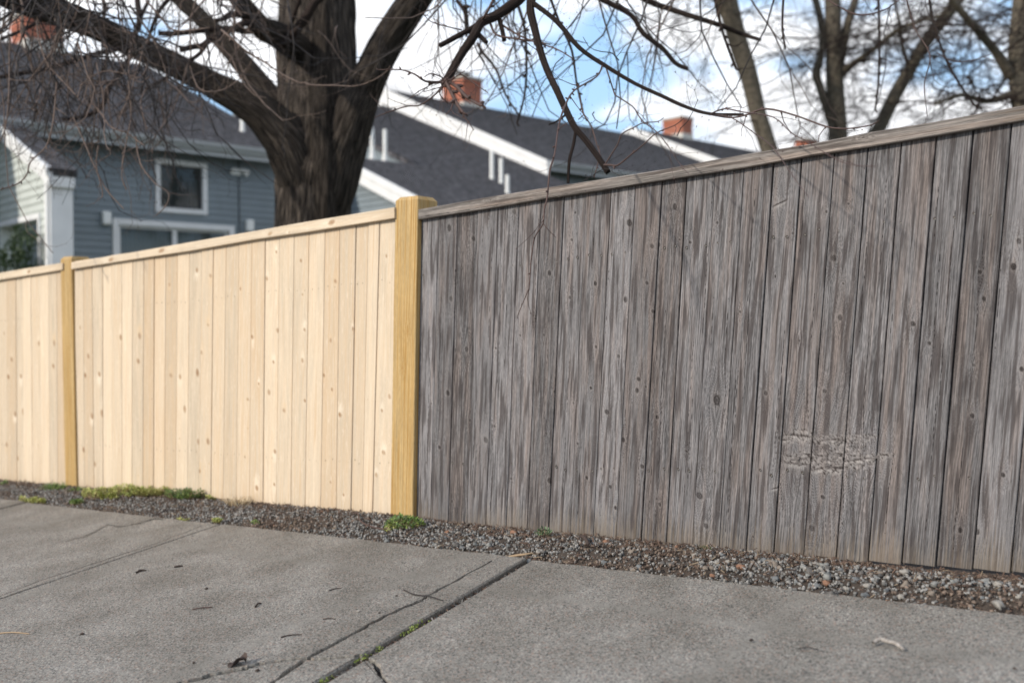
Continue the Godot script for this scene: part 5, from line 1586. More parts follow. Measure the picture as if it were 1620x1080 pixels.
	part("gable_wall", slab_wall(PackedVector2Array([Vector2(-13, floor_y), Vector2(0.25, floor_y), Vector2(0.25, y2.call(0.25) - 0.12), Vector2(-7.0, y2.call(-7.0) - 0.12), Vector2(-13, y2.call(-1.0) - 0.12)]), [], 0.15, g3), M.siding_blue, b)
	var front := MB.new()
	front.box(Vector3(3.0, floor_y, 5.6), Vector3(9.4, y2.call(5.8) - 0.15, 5.8))
	part("wall", front.mesh(), M.siding_blue, b)
	gutter(b, 3.0, 9.35, y2.call(6.2) + 0.0, 6.2)
	for v in [[Vector3(4.08, 4.04, -0.09), 0.64, 0.16], [Vector3(4.46, 4.08, -0.19), 0.55, 0.00], [Vector3(6.58, 3.72, 0.72), 0.61, 0.00], [Vector3(6.57, 3.59, 1.03), 0.53, 0.00], [Vector3(6.00, 3.26, 1.86), 0.37, 0.00]]:
		vent(b, v[0], v[1], v[2], 0.04)
	# ---- third and fourth, each a step up the hill
	house_block("third townhouse with a brick chimney behind the tree and a long white rake", row, 9.4, 20.3, 6.54 + 0.838, 0.42, -7.26, Vector3(12.086, 7.120, -7.923), Vector3(12.824, 8.119, -6.900), 2)
	house_block("fourth townhouse with a small brick chimney just above the grey fence", row, 20.3, 31.0, 6.80 + 0.838, 0.42, -7.26, Vector3(22.827, 7.486, -7.842), Vector3(23.446, 8.318, -6.900), 0)
	house_block("last townhouse in the row, only its chimney top above the grey fence", row, 31.0, 42.0, 6.98 + 0.838, 0.42, -7.26, Vector3(31.598, 7.945, -7.524), Vector3(32.427, 8.522, -6.900), 0)


func house_block(label: String, row: Transform3D, s0: float, s1: float, top: float, pitch: float, ridge: float, clo: Vector3, chi: Vector3, pots: int) -> void:
	var o := thing("townhouse", label, "house", row, "row of townhouses")
	var ev := -0.41
	var ey := top - pitch * (ev - ridge)
	part("roof", shingles(s0, s1, ev, ey, ridge, top), M.shingle, o)
	part("roof", shingles(s0, s1, 2.0 * ridge - ev, ey, ridge, top), M.shingle, o)
	rake(o, s0, ev, ey, ridge, top, 0.46)
	rake(o, s0, 2.0 * ridge - ev, ey, ridge, top, 0.46)
	var g := Transform3D(Basis(Vector3.UP, -PI / 2.0), Vector3(s0 + 0.12, 0, 0))
	var gp := PackedVector2Array([Vector2(2.0 * ridge - ev + 0.4, 0.3), Vector2(ev - 0.4, 0.3), Vector2(ev - 0.4, ey), Vector2(ridge, top - 0.12), Vector2(2.0 * ridge - ev + 0.4, ey)])
	part("gable_wall", slab_wall(gp, [], 0.2, g), M.siding_blue, o)
	var w := MB.new()
	w.box(Vector3(s0, 0.3, ev - 0.6), Vector3(s1, ey - 0.1, ev - 0.4))
	part("wall", w.mesh(), M.siding_blue, o)
	gutter(o, s0, s1, ey, ev)
	chimney(o, clo, chi, pots)


# ---------------------------------------------------------------- trees
# a run through points (x, y, z, radius), rounded; the radii are joined by a line
func run(pts: Array, sub: int) -> Array:
	var p := PackedVector3Array()
	var r := PackedFloat32Array()
	var n := pts.size()
	for i in n - 1:
		var a: Vector4 = pts[maxi(i - 1, 0)]
		var b: Vector4 = pts[i]
		var c: Vector4 = pts[i + 1]
		var d: Vector4 = pts[mini(i + 2, n - 1)]
		for k in sub:
			var t := float(k) / sub
			p.append(Vector3(b.x, b.y, b.z).cubic_interpolate(Vector3(c.x, c.y, c.z), Vector3(a.x, a.y, a.z), Vector3(d.x, d.y, d.z), t))
			r.append(lerpf(b.w, c.w, t))
	var e: Vector4 = pts[n - 1]
	p.append(Vector3(e.x, e.y, e.z))
	r.append(e.w)
	return [p, r]


func limb(called: String, tree: Node3D, pts: Array, material: Material, sides := 10, lump := 0.0, sub := 4) -> void:
	var mb := MB.new()
	var q := run(pts, sub)
	for i in q[0].size():
		q[0][i] -= tree.position
	if lump > 0.0:
		mb.tube(q[0], q[1], sides, true, 1.0, noise(51, 1.4, 3), lump)
	else:
		mb.tube(q[0], q[1], sides, true, 3.0)
	if called == "twig":
		# buds from side to side and a few spurs
		var rg := RandomNumberGenerator.new()
		rg.seed = int(absf(pts[0].x * 1000.0) + absf(pts[0].y * 7000.0))
		var since := 0.0
		for i in range(1, q[0].size()):
			since += q[0][i].distance_to(q[0][i - 1])
			if since > 0.045:
				since = rg.randf_range(-0.02, 0.012)
				var d: Vector3 = (q[0][i] - q[0][i - 1]).normalized()
				var s := (d.cross(Vector3(rg.randfn(0, 1), rg.randfn(0, 1), rg.randfn(0, 1))).normalized() + d * 0.7).normalized()
				var r: float = maxf(q[1][i], 0.0012)
				bud(mb, q[0][i], s, r * 1.25)
				if rg.randf() < 0.22:
					grow(mb, q[0][i], s, rg.randf_range(0.05, 0.16), r * 0.6, 2, 0.4, rg, 0.2)
	part(called, mb.mesh(), material, tree)


func bud(mb: MB, p: Vector3, d: Vector3, r: float) -> void:
	var x := d.cross(Vector3(0.3, 0.2, 0.9)).normalized()
	var b := Basis(x * r, d * r * 2.2, x.cross(d) * r)
	mb.blob(Transform3D(b, p + d * r * 1.5), 3, 4)


# a twig that droops, zigzags from bud to bud and forks
func grow(mb: MB, from: Vector3, dir: Vector3, length: float, r: float, level: int, droop: float, rg: RandomNumberGenerator, forks := 0.55, sides := 5, buds := true) -> void:
	var step := clampf(length / 7.0, 0.035, 0.22)
	var n := maxi(int(length / step), 3)
	var p := from
	var d := dir.normalized()
	var pts := PackedVector3Array([p])
	var rad := PackedFloat32Array([r])
	for i in n:
		var t := float(i + 1) / n
		var lift := droop * (1.0 - 1.7 * t) if level < 2 else droop * (0.6 - 1.2 * t)
		d = (d + Vector3(rg.randfn(0, 0.24), rg.randfn(0, 0.2), rg.randfn(0, 0.24)) + Vector3.DOWN * lift * 0.35).normalized()
		p += d * step * rg.randf_range(0.8, 1.2)
		pts.append(p)
		var rr := r * lerpf(1.0, 0.45, t)
		rad.append(rr)
		if buds and level >= 1 and rg.randf() < 0.5:
			var s := (d.cross(Vector3(rg.randfn(0, 1), rg.randfn(0, 1), rg.randfn(0, 1))).normalized() + d * 0.8).normalized()
			bud(mb, p, s, maxf(rr * 0.95, 0.0014))
		if level < 3 and rg.randf() < forks:
			var s2 := (d * 0.8 + d.cross(Vector3(rg.randfn(0, 1), rg.randfn(0, 1), rg.randfn(0, 1))).normalized() * rg.randf_range(0.5, 1.0)).normalized()
			grow(mb, p, s2, length * rg.randf_range(0.28, 0.55) * (1.15 - 0.5 * t), rr * 0.68, level + 1, droop, rg, forks * 0.8, sides, buds)
	mb.tube(pts, rad, sides, false, 4.0)
	if buds:
		bud(mb, p, d, maxf(rad[rad.size() - 1] * 1.3, 0.0016))


func trees() -> void:
	var rg := RandomNumberGenerator.new()
	rg.seed = 19
	var t := thing("shade_tree", "big bare tree with thick forking trunk behind the pale fence, reaching over both fences", "tree", Transform3D(Basis.IDENTITY, Vector3(-1.167, 0.510, -4.070)))
	limb("trunk", t, [Vector4(-1.167, 0.51, -4.07, 0.4295), Vector4(-1.164, 1.03, -4.07, 0.3644), Vector4(-1.163, 1.342, -4.07, 0.3228), Vector4(-1.161, 1.575, -4.07, 0.2968), Vector4(-1.155, 1.859, -4.07, 0.2863), Vector4(-1.128, 2.055, -4.07, 0.302), Vector4(-1.115, 2.255, -4.12, 0.309), Vector4(-1.113, 2.498, -4.17, 0.3215), Vector4(-1.142, 2.822, -4.22, 0.3075), Vector4(-1.166, 3.149, -4.27, 0.304), Vector4(-1.179, 3.48, -4.32, 0.3004), Vector4(-1.207, 4.13, -4.37, 0.2698), Vector4(-1.249, 4.915, -4.47, 0.2184), Vector4(-1.218, 5.763, -4.47, 0.1502), Vector4(-1.159, 6.712, -4.47, 0.0819)], M.bark, 28, 0.34, 8)
	limb("limb", t, [Vector4(-1.206, 0.978, -4.07, 0.2083), Vector4(-1.2, 1.34, -4.05, 0.1818), Vector4(-1.202, 1.699, -4.02, 0.1759), Vector4(-1.252, 1.949, -3.97, 0.2057), Vector4(-1.342, 2.185, -3.92, 0.1993), Vector4(-1.471, 2.358, -3.87, 0.1676), Vector4(-1.609, 2.488, -3.82, 0.1413), Vector4(-1.894, 2.636, -3.77, 0.1078), Vector4(-2.158, 2.765, -3.67, 0.0966), Vector4(-2.477, 2.904, -3.57, 0.0929), Vector4(-2.711, 3.01, -3.47, 0.0917), Vector4(-2.951, 3.089, -3.37, 0.0976), Vector4(-3.119, 3.133, -3.27, 0.1034), Vector4(-3.401, 3.223, -3.07, 0.096), Vector4(-3.819, 3.375, -2.87, 0.08), Vector4(-4.411, 3.591, -2.17, 0.044), Vector4(-5.037, 3.659, -1.67, 0.011)], M.bark, 20, 0.10, 7)
	limb("limb", t, [Vector4(-1.294, 2.07, -4.17, 0.1054), Vector4(-1.461, 2.465, -4.27, 0.1173), Vector4(-1.617, 2.682, -4.37, 0.1079), Vector4(-1.84, 2.957, -4.47, 0.0928), Vector4(-2.057, 3.205, -4.57, 0.0829), Vector4(-2.256, 3.408, -4.67, 0.0754), Vector4(-2.498, 3.637, -4.77, 0.0735), Vector4(-3.04, 4.136, -4.97, 0.0636), Vector4(-3.972, 5.061, -5.27, 0.0418), Vector4(-4.772, 6.218, -5.47, 0.0122)], M.bark, 20, 0.10, 7)
	limb("limb", t, [Vector4(-1.087, 0.978, -4.07, 0.1978), Vector4(-1.076, 1.34, -4.05, 0.1714), Vector4(-1.048, 1.673, -4.02, 0.1656), Vector4(-0.986, 1.898, -3.97, 0.1851), Vector4(-0.929, 2.178, -3.97, 0.2006), Vector4(-0.822, 2.448, -3.92, 0.1687), Vector4(-0.75, 2.62, -3.92, 0.1457), Vector4(-0.672, 2.764, -3.87, 0.1346), Vector4(-0.575, 2.964, -3.87, 0.1321), Vector4(-0.443, 3.15, -3.82, 0.1262), Vector4(-0.312, 3.317, -3.77, 0.1179), Vector4(-0.067, 3.616, -3.67, 0.104), Vector4(0.257, 3.97, -3.47, 0.0869), Vector4(0.68, 4.529, -3.27, 0.0564), Vector4(0.995, 5.288, -3.17, 0.0185)], M.bark, 20, 0.10, 7)
	limb("limb", t, [Vector4(-1.164, 2.902, -4.12, 0.1048), Vector4(-1.287, 2.991, -3.97, 0.1131), Vector4(-1.393, 3.036, -3.77, 0.1053), Vector4(-1.467, 3.029, -3.57, 0.088), Vector4(-1.511, 3.08, -3.37, 0.0738), Vector4(-1.564, 3.156, -3.17, 0.0672), Vector4(-1.694, 3.323, -2.97, 0.0586), Vector4(-2.106, 3.767, -2.77, 0.035), Vector4(-2.488, 4.313, -2.67, 0.0086)], M.bark, 20, 0.10, 7)
	limb("limb", t, [Vector4(-1.094, 0.976, -3.92, 0.1022), Vector4(-1.073, 1.329, -3.87, 0.1067), Vector4(-1.062, 1.681, -3.85, 0.1115), Vector4(-1.058, 2.082, -3.84, 0.1113), Vector4(-1.068, 2.384, -3.85, 0.0912), Vector4(-1.08, 2.7, -3.92, 0.0818), Vector4(-1.092, 3.081, -4.02, 0.0776), Vector4(-1.09, 3.401, -4.07, 0.0781), Vector4(-1.091, 3.743, -4.17, 0.0685), Vector4(-0.974, 4.508, -4.27, 0.0427), Vector4(-0.694, 5.387, -4.17, 0.0132)], M.bark, 20, 0.2, 7)
	limb("branch", t, [Vector4(0.257, 3.97, -3.47, 0.082), Vector4(0.798, 3.739, -2.07, 0.059), Vector4(1.063, 2.948, -0.77, 0.0373), Vector4(0.708, 2.477, -0.47, 0.0277), Vector4(0.527, 2.295, -0.37, 0.0243), Vector4(0.476, 2.229, -0.32, 0.024), Vector4(0.384, 2.15, -0.27, 0.0217), Vector4(0.314, 2.1, -0.22, 0.0207), Vector4(0.283, 2.029, -0.17, 0.0198), Vector4(0.226, 1.946, -0.17, 0.0184), Vector4(0.172, 1.832, -0.12, 0.0175)], M.bark_branch, 10, 0.08, 4)
	limb("branch", t, [Vector4(0.327, 2.111, -0.23, 0.0125), Vector4(0.256, 2.067, -0.22, 0.0117), Vector4(0.139, 1.989, -0.17, 0.0109)], M.bark_branch, 10, 0.08, 4)
	limb("branch", t, [Vector4(0.39, 2.142, -0.27, 0.0112), Vector4(0.404, 2.084, -0.25, 0.0097), Vector4(0.415, 2.027, -0.23, 0.0097)], M.bark_branch, 10, 0.08, 4)
	limb("branch", t, [Vector4(0.301, 2.048, -0.19, 0.0096), Vector4(0.34, 1.997, -0.15, 0.0082)], M.bark_branch, 10, 0.08, 4)
	limb("branch", t, [Vector4(1.063, 2.948, -0.77, 0.0311), Vector4(0.886, 2.668, -0.52, 0.0251), Vector4(0.703, 2.413, -0.37, 0.0214), Vector4(0.583, 2.236, -0.17, 0.0191), Vector4(0.525, 2.14, -0.07, 0.018), Vector4(0.545, 2.006, -0.02, 0.0158), Vector4(0.582, 1.861, 0.03, 0.0143), Vector4(0.627, 1.731, 0.13, 0.0133), Vector4(0.667, 1.63, 0.18, 0.0132), Vector4(0.698, 1.565, 0.21, 0.0124), Vector4(0.731, 1.522, 0.23, 0.0118), Vector4(0.772, 1.457, 0.27, 0.0116), Vector4(0.815, 1.381, 0.31, 0.0115)], M.bark_branch, 10, 0.08, 4)
	limb("branch", t, [Vector4(0.522, 2.146, -0.07, 0.012), Vector4(0.545, 2.126, -0.05, 0.0106), Vector4(0.634, 2.03, 0.03, 0.0098), Vector4(0.718, 1.899, 0.13, 0.0089), Vector4(0.817, 1.816, 0.18, 0.0082), Vector4(0.917, 1.726, 0.28, 0.0073), Vector4(1.011, 1.654, 0.38, 0.0071), Vector4(1.093, 1.603, 0.43, 0.0065), Vector4(1.162, 1.558, 0.53, 0.0057), Vector4(1.257, 1.536, 0.63, 0.0044)], M.bark_branch, 10, 0.08, 4)
	limb("branch", t, [Vector4(0.698, 1.555, 0.21, 0.0062), Vector4(0.687, 1.495, 0.23, 0.0062), Vector4(0.671, 1.434, 0.25, 0.0062), Vector4(0.665, 1.345, 0.27, 0.0055)], M.bark_branch, 10, 0.08, 4)
	limb("branch", t, [Vector4(0.667, 1.63, 0.18, 0.005), Vector4(0.623, 1.598, 0.18, 0.0038), Vector4(0.593, 1.586, 0.18, 0.0031)], M.bark_branch, 10, 0.08, 4)
	limb("branch", t, [Vector4(0.358, 3.984, -3.07, 0.0503), Vector4(0.409, 3.316, -2.07, 0.0315), Vector4(0.55, 2.728, -1.27, 0.0206), Vector4(0.748, 2.594, -1.17, 0.0168), Vector4(0.923, 2.464, -1.07, 0.0149), Vector4(1.061, 2.371, -1.02, 0.0123), Vector4(1.113, 2.267, -0.97, 0.0121), Vector4(1.213, 2.19, -0.97, 0.0113), Vector4(1.281, 2.114, -0.97, 0.0105), Vector4(1.345, 2.085, -0.97, 0.0105)], M.bark_branch, 10, 0.08, 4)
	limb("branch", t, [Vector4(0.403, 4.028, -3.07, 0.0503), Vector4(0.689, 3.317, -2.27, 0.0325), Vector4(0.995, 2.796, -1.67, 0.0221), Vector4(1.216, 2.62, -1.57, 0.0181), Vector4(1.345, 2.57, -1.57, 0.0154), Vector4(1.47, 2.494, -1.47, 0.0142), Vector4(1.612, 2.449, -1.47, 0.0133), Vector4(1.728, 2.403, -1.47, 0.0116), Vector4(1.81, 2.341, -1.37, 0.0096)], M.bark_branch, 10, 0.08, 4)
	limb("branch", t, [Vector4(-2.237, 3.268, -3.07, 0.0206), Vector4(-2.239, 3.089, -3.07, 0.0206), Vector4(-2.189, 2.92, -2.97, 0.0203), Vector4(-2.222, 2.814, -2.97, 0.0192), Vector4(-2.221, 2.637, -2.87, 0.0189), Vector4(-2.214, 2.564, -2.77, 0.0175), Vector4(-2.232, 2.454, -2.67, 0.0162), Vector4(-2.248, 2.342, -2.57, 0.0149), Vector4(-2.296, 2.233, -2.57, 0.017), Vector4(-2.327, 2.158, -2.47, 0.0147), Vector4(-2.435, 2.129, -2.47, 0.0126), Vector4(-2.465, 2.101, -2.37, 0.0134)], M.bark_branch, 10, 0.08, 4)
	limb("branch", t, [Vector4(-2.449, 2.863, -3.47, 0.0193), Vector4(-2.466, 2.791, -3.27, 0.0188), Vector4(-2.574, 2.698, -3.07, 0.0183), Vector4(-2.667, 2.589, -2.87, 0.0167), Vector4(-2.754, 2.525, -2.77, 0.0153), Vector4(-2.866, 2.475, -2.67, 0.0151), Vector4(-2.974, 2.422, -2.57, 0.0138), Vector4(-3.09, 2.348, -2.47, 0.0126)], M.bark_branch, 10, 0.08, 4)
	limb("branch", t, [Vector4(-3.044, 3.197, -3.27, 0.0164), Vector4(-2.957, 2.996, -2.87, 0.0133), Vector4(-2.992, 2.909, -2.77, 0.012), Vector4(-3.02, 2.832, -2.67, 0.0108), Vector4(-3.096, 2.744, -2.57, 0.0106)], M.bark_branch, 10, 0.08, 4)
	limb("branch", t, [Vector4(-2.813, 3.12, -3.17, 0.0162), Vector4(-2.795, 2.965, -2.87, 0.0144), Vector4(-2.823, 2.844, -2.77, 0.0131), Vector4(-2.892, 2.752, -2.67, 0.0119), Vector4(-2.971, 2.673, -2.57, 0.0106)], M.bark_branch, 10, 0.08, 4)
	limb("branch", t, [Vector4(-2.085, 3.026, -2.87, 0.0111), Vector4(-2.116, 2.965, -2.87, 0.0133), Vector4(-2.171, 2.906, -2.92, 0.0157)], M.bark_branch, 10, 0.08, 4)
	limb("branch", t, [Vector4(-1.443, 2.986, -3.47, 0.0265), Vector4(-1.533, 2.925, -3.27, 0.0235), Vector4(-1.621, 2.915, -3.17, 0.0209), Vector4(-1.774, 2.873, -3.07, 0.0194), Vector4(-1.944, 2.823, -2.97, 0.0192), Vector4(-2.039, 2.811, -2.92, 0.0179)], M.bark_branch, 10, 0.08, 4)
	limb("branch", t, [Vector4(-1.406, 2.953, -3.42, 0.0336), Vector4(-1.5, 2.985, -3.27, 0.0282), Vector4(-1.538, 2.933, -3.17, 0.0255), Vector4(-1.611, 2.86, -3.07, 0.024), Vector4(-1.696, 2.801, -3.02, 0.0227), Vector4(-1.744, 2.738, -2.97, 0.0225), Vector4(-1.795, 2.716, -2.92, 0.0201), Vector4(-1.868, 2.681, -2.87, 0.02)], M.bark_branch, 10, 0.08, 4)
	limb("branch", t, [Vector4(-1.699, 2.783, -2.97, 0.0158), Vector4(-1.722, 2.668, -2.87, 0.0144), Vector4(-1.786, 2.594, -2.82, 0.0143), Vector4(-1.914, 2.478, -2.77, 0.0131), Vector4(-1.98, 2.418, -2.72, 0.013), Vector4(-2.04, 2.364, -2.67, 0.0119)], M.bark_branch, 10, 0.08, 4)
	limb("branch", t, [Vector4(-1.475, 3.051, -3.32, 0.0284), Vector4(-1.551, 3.035, -3.22, 0.0257), Vector4(-1.611, 3.011, -3.17, 0.0232), Vector4(-1.652, 2.964, -3.12, 0.0184), Vector4(-1.683, 2.945, -3.07, 0.0137)], M.bark_branch, 10, 0.08, 4)
	limb("branch", t, [Vector4(-0.996, 3.293, -3.57, 0.0367), Vector4(-1.069, 3.226, -3.57, 0.0367), Vector4(-1.131, 3.131, -3.59, 0.0368), Vector4(-1.211, 3.043, -3.62, 0.0369), Vector4(-1.281, 2.989, -3.67, 0.0396), Vector4(-1.382, 2.924, -3.72, 0.0349)], M.bark_branch, 10, 0.08, 4)
	limb("branch", t, [Vector4(-1.159, 3.214, -3.47, 0.0169), Vector4(-1.208, 3.134, -3.52, 0.017), Vector4(-1.27, 3.043, -3.62, 0.0197)], M.bark_branch, 10, 0.08, 4)
	limb("branch", t, [Vector4(-2.416, 3.124, -2.77, 0.0153), Vector4(-2.312, 2.921, -2.67, 0.013), Vector4(-2.295, 2.723, -2.57, 0.0106), Vector4(-2.222, 2.53, -2.47, 0.0094), Vector4(-2.258, 2.301, -2.37, 0.0083), Vector4(-2.299, 2.094, -2.27, 0.0081)], M.bark_branch, 10, 0.08, 4)
	limb("branch", t, [Vector4(-1.637, 3.032, -2.37, 0.0165), Vector4(-1.781, 2.87, -2.37, 0.0144), Vector4(-1.826, 2.774, -2.32, 0.0123), Vector4(-1.87, 2.599, -2.27, 0.0102), Vector4(-1.884, 2.439, -2.27, 0.0081), Vector4(-1.889, 2.217, -2.17, 0.007)], M.bark_branch, 10, 0.08, 4)
	limb("twig", t, [Vector4(-2.117, 2.418, -1.28, 0.0041), Vector4(-2.086, 2.312, -1.24, 0.0041), Vector4(-2.025, 2.171, -1.2, 0.0041), Vector4(-1.975, 2.111, -1.2, 0.0041), Vector4(-1.898, 2.039, -1.16, 0.0038), Vector4(-1.831, 1.974, -1.12, 0.0033)], M.twig_pale, 6, 0.0, 4)
	limb("twig", t, [Vector4(-1.439, 2.454, -1.04, 0.0042), Vector4(-1.374, 2.383, -1.04, 0.0042), Vector4(-1.291, 2.299, -1.04, 0.0042), Vector4(-1.087, 2.287, -0.95, 0.0032)], M.twig_pale, 6, 0.0, 4)
	limb("twig", t, [Vector4(-1.119, 2.37, -1.28, 0.0055), Vector4(-1.046, 2.305, -1.2, 0.0054), Vector4(-0.956, 2.228, -1.2, 0.0049), Vector4(-0.869, 2.178, -1.2, 0.0046), Vector4(-0.783, 2.115, -1.16, 0.0043), Vector4(-0.694, 2.062, -1.12, 0.004), Vector4(-0.612, 2.039, -1.12, 0.004), Vector4(-0.472, 2.027, -1.08, 0.0037), Vector4(-0.361, 2.015, -1.04, 0.0032), Vector4(-0.257, 2.023, -0.95, 0.0028), Vector4(-0.193, 2.064, -0.95, 0.0026), Vector4(-0.165, 2.086, -0.91, 0.002)], M.twig_pale, 6, 0.0, 4)
	limb("twig", t, [Vector4(-1.291, 2.178, -1.28, 0.0036), Vector4(-1.275, 2.123, -1.28, 0.0036), Vector4(-1.235, 2.053, -1.24, 0.0035), Vector4(-1.173, 2.021, -1.2, 0.0035), Vector4(-1.092, 2.031, -1.2, 0.0032), Vector4(-1.011, 2.081, -1.2, 0.0027), Vector4(-0.963, 2.145, -1.2, 0.0022)], M.twig_pale, 6, 0.0, 4)
	limb("twig", t, [Vector4(-1.796, 1.956, -1.04, 0.0039), Vector4(-1.78, 2.04, -1.08, 0.0037), Vector4(-1.677, 2.099, -1.08, 0.0032), Vector4(-1.557, 2.079, -1.04, 0.0032), Vector4(-1.475, 2.057, -1.04, 0.0032), Vector4(-1.45, 2.125, -1.08, 0.0026)], M.twig_pale, 6, 0.0, 4)
	limb("twig", t, [Vector4(-1.69, 1.908, -0.95, 0.0039), Vector4(-1.652, 1.876, -0.95, 0.0036), Vector4(-1.582, 1.789, -0.91, 0.0033), Vector4(-1.519, 1.756, -0.87, 0.0033), Vector4(-1.478, 1.744, -0.87, 0.0033), Vector4(-1.431, 1.709, -0.87, 0.003), Vector4(-1.376, 1.674, -0.83, 0.0023)], M.twig_pale, 6, 0.0, 4)
	limb("twig", t, [Vector4(-1.431, 1.728, -0.87, 0.0033), Vector4(-1.425, 1.65, -0.87, 0.0032), Vector4(-1.386, 1.565, -0.83, 0.003), Vector4(-1.31, 1.482, -0.79, 0.003), Vector4(-1.245, 1.435, -0.79, 0.003), Vector4(-1.258, 1.373, -0.79, 0.0025), Vector4(-1.305, 1.327, -0.79, 0.0022)], M.twig_pale, 6, 0.0, 4)
	limb("twig", t, [Vector4(-1.473, 2.016, -1.12, 0.004), Vector4(-1.485, 1.945, -1.08, 0.0034), Vector4(-1.461, 1.872, -1.04, 0.0032), Vector4(-1.439, 1.791, -1.04, 0.0029)], M.twig_pale, 6, 0.0, 4)
	limb("twig", t, [Vector4(-1.621, 1.681, -0.87, 0.0033), Vector4(-1.632, 1.58, -0.87, 0.003), Vector4(-1.607, 1.476, -0.87, 0.003), Vector4(-1.602, 1.429, -0.87, 0.0025)], M.twig_pale, 6, 0.0, 4)
	limb("twig", t, [Vector4(-1.862, 2.013, -0.95, 0.0046), Vector4(-1.873, 1.886, -0.95, 0.0046), Vector4(-1.869, 1.783, -0.91, 0.0044), Vector4(-1.902, 1.681, -0.91, 0.0044), Vector4(-1.96, 1.602, -0.87, 0.0041), Vector4(-1.98, 1.539, -0.87, 0.0038), Vector4(-2.025, 1.492, -0.87, 0.0033), Vector4(-2.073, 1.451, -0.79, 0.003)], M.twig_pale, 6, 0.0, 4)
	limb("twig", t, [Vector4(-2.141, 2.26, -1.04, 0.0046), Vector4(-2.146, 2.131, -1.04, 0.0042), Vector4(-2.126, 1.958, -0.99, 0.0039), Vector4(-2.124, 1.79, -0.95, 0.0034), Vector4(-2.164, 1.694, -0.95, 0.0031)], M.twig_pale, 6, 0.0, 4)
	limb("twig", t, [Vector4(-1.584, 2.238, -1.2, 0.0041), Vector4(-1.577, 2.062, -1.16, 0.004), Vector4(-1.55, 1.888, -1.12, 0.004), Vector4(-1.566, 1.716, -1.08, 0.0034), Vector4(-1.572, 1.563, -1.04, 0.0029), Vector4(-1.547, 1.482, -1.04, 0.0026)], M.twig_pale, 6, 0.0, 4)
	limb("twig", t, [Vector4(-1.855, 1.872, -1.12, 0.004), Vector4(-1.78, 1.733, -1.08, 0.0037), Vector4(-1.709, 1.596, -1.04, 0.0034), Vector4(-1.651, 1.482, -1.04, 0.0032), Vector4(-1.545, 1.379, -0.99, 0.0026)], M.twig_pale, 6, 0.0, 4)
	limb("twig", t, [Vector4(1.162, 1.556, 0.53, 0.0032), Vector4(1.21, 1.525, 0.63, 0.0028), Vector4(1.254, 1.524, 0.68, 0.0031), Vector4(1.313, 1.535, 0.73, 0.0034), Vector4(1.385, 1.492, 0.83, 0.0028), Vector4(1.452, 1.438, 0.93, 0.0027), Vector4(1.502, 1.422, 0.98, 0.0023), Vector4(1.558, 1.423, 1.03, 0.002), Vector4(1.58, 1.435, 1.05, 0.0014)], M.twig_red, 6, 0.0, 4)
	limb("twig", t, [Vector4(1.162, 1.558, 0.53, 0.0027), Vector4(1.171, 1.535, 0.73, 0.0025), Vector4(1.197, 1.494, 0.88, 0.0021), Vector4(1.217, 1.419, 1.18, 0.0018), Vector4(1.217, 1.336, 1.38, 0.0016), Vector4(1.225, 1.281, 1.53, 0.0014), Vector4(1.222, 1.212, 1.73, 0.0012), Vector4(1.229, 1.182, 1.83, 0.001), Vector4(1.25, 1.163, 1.93, 0.0007)], M.twig_red, 6, 0.0, 4)
	limb("twig", t, [Vector4(1.175, 1.553, 0.53, 0.0021), Vector4(1.171, 1.486, 0.83, 0.002), Vector4(1.157, 1.358, 1.23, 0.0016), Vector4(1.153, 1.288, 1.43, 0.0013), Vector4(1.139, 1.201, 1.63, 0.0011), Vector4(1.136, 1.152, 1.73, 0.0009), Vector4(1.138, 1.109, 1.81, 0.0007)], M.twig_red, 6, 0.0, 4)
	limb("twig", t, [Vector4(0.804, 1.816, 0.18, 0.0033), Vector4(0.773, 1.75, 0.28, 0.0033), Vector4(0.675, 1.644, 0.53, 0.0032), Vector4(0.633, 1.556, 0.73, 0.0031), Vector4(0.602, 1.459, 0.88, 0.0031), Vector4(0.582, 1.34, 1.01, 0.003), Vector4(0.564, 1.277, 1.07, 0.0029), Vector4(0.555, 1.193, 1.11, 0.0026), Vector4(0.545, 1.151, 1.13, 0.0024), Vector4(0.541, 1.109, 1.15, 0.0022), Vector4(0.516, 1.067, 1.16, 0.0021), Vector4(0.506, 1.008, 1.17, 0.002), Vector4(0.499, 0.918, 1.18, 0.0018), Vector4(0.495, 0.907, 1.18, 0.0017), Vector4(0.463, 0.83, 1.19, 0.0012)], M.twig_red, 6, 0.0, 4)
	limb("twig", t, [Vector4(0.541, 1.109, 1.15, 0.0013), Vector4(0.559, 1.086, 1.16, 0.0011), Vector4(0.58, 1.065, 1.16, 0.0008)], M.twig_red, 6, 0.0, 4)
	limb("twig", t, [Vector4(0.547, 1.147, 1.13, 0.0011), Vector4(0.537, 1.121, 1.13, 0.0009)], M.twig_red, 6, 0.0, 4)
	limb("twig", t, [Vector4(0.798, 1.405, 0.33, 0.0042), Vector4(0.821, 1.402, 0.35, 0.0039), Vector4(0.846, 1.397, 0.38, 0.0035), Vector4(0.885, 1.425, 0.43, 0.0029), Vector4(0.924, 1.453, 0.48, 0.0025), Vector4(0.969, 1.49, 0.53, 0.0023), Vector4(1.026, 1.508, 0.58, 0.0019), Vector4(1.049, 1.523, 0.63, 0.0016)], M.twig_red, 6, 0.0, 4)
	limb("twig", t, [Vector4(0.801, 1.405, 0.33, 0.0028), Vector4(0.823, 1.44, 0.35, 0.0026), Vector4(0.847, 1.479, 0.37, 0.0026), Vector4(0.86, 1.513, 0.38, 0.0024), Vector4(0.906, 1.534, 0.41, 0.0023), Vector4(0.934, 1.545, 0.43, 0.0021), Vector4(0.987, 1.55, 0.43, 0.0018), Vector4(1.009, 1.564, 0.43, 0.0014)], M.twig_red, 6, 0.0, 4)
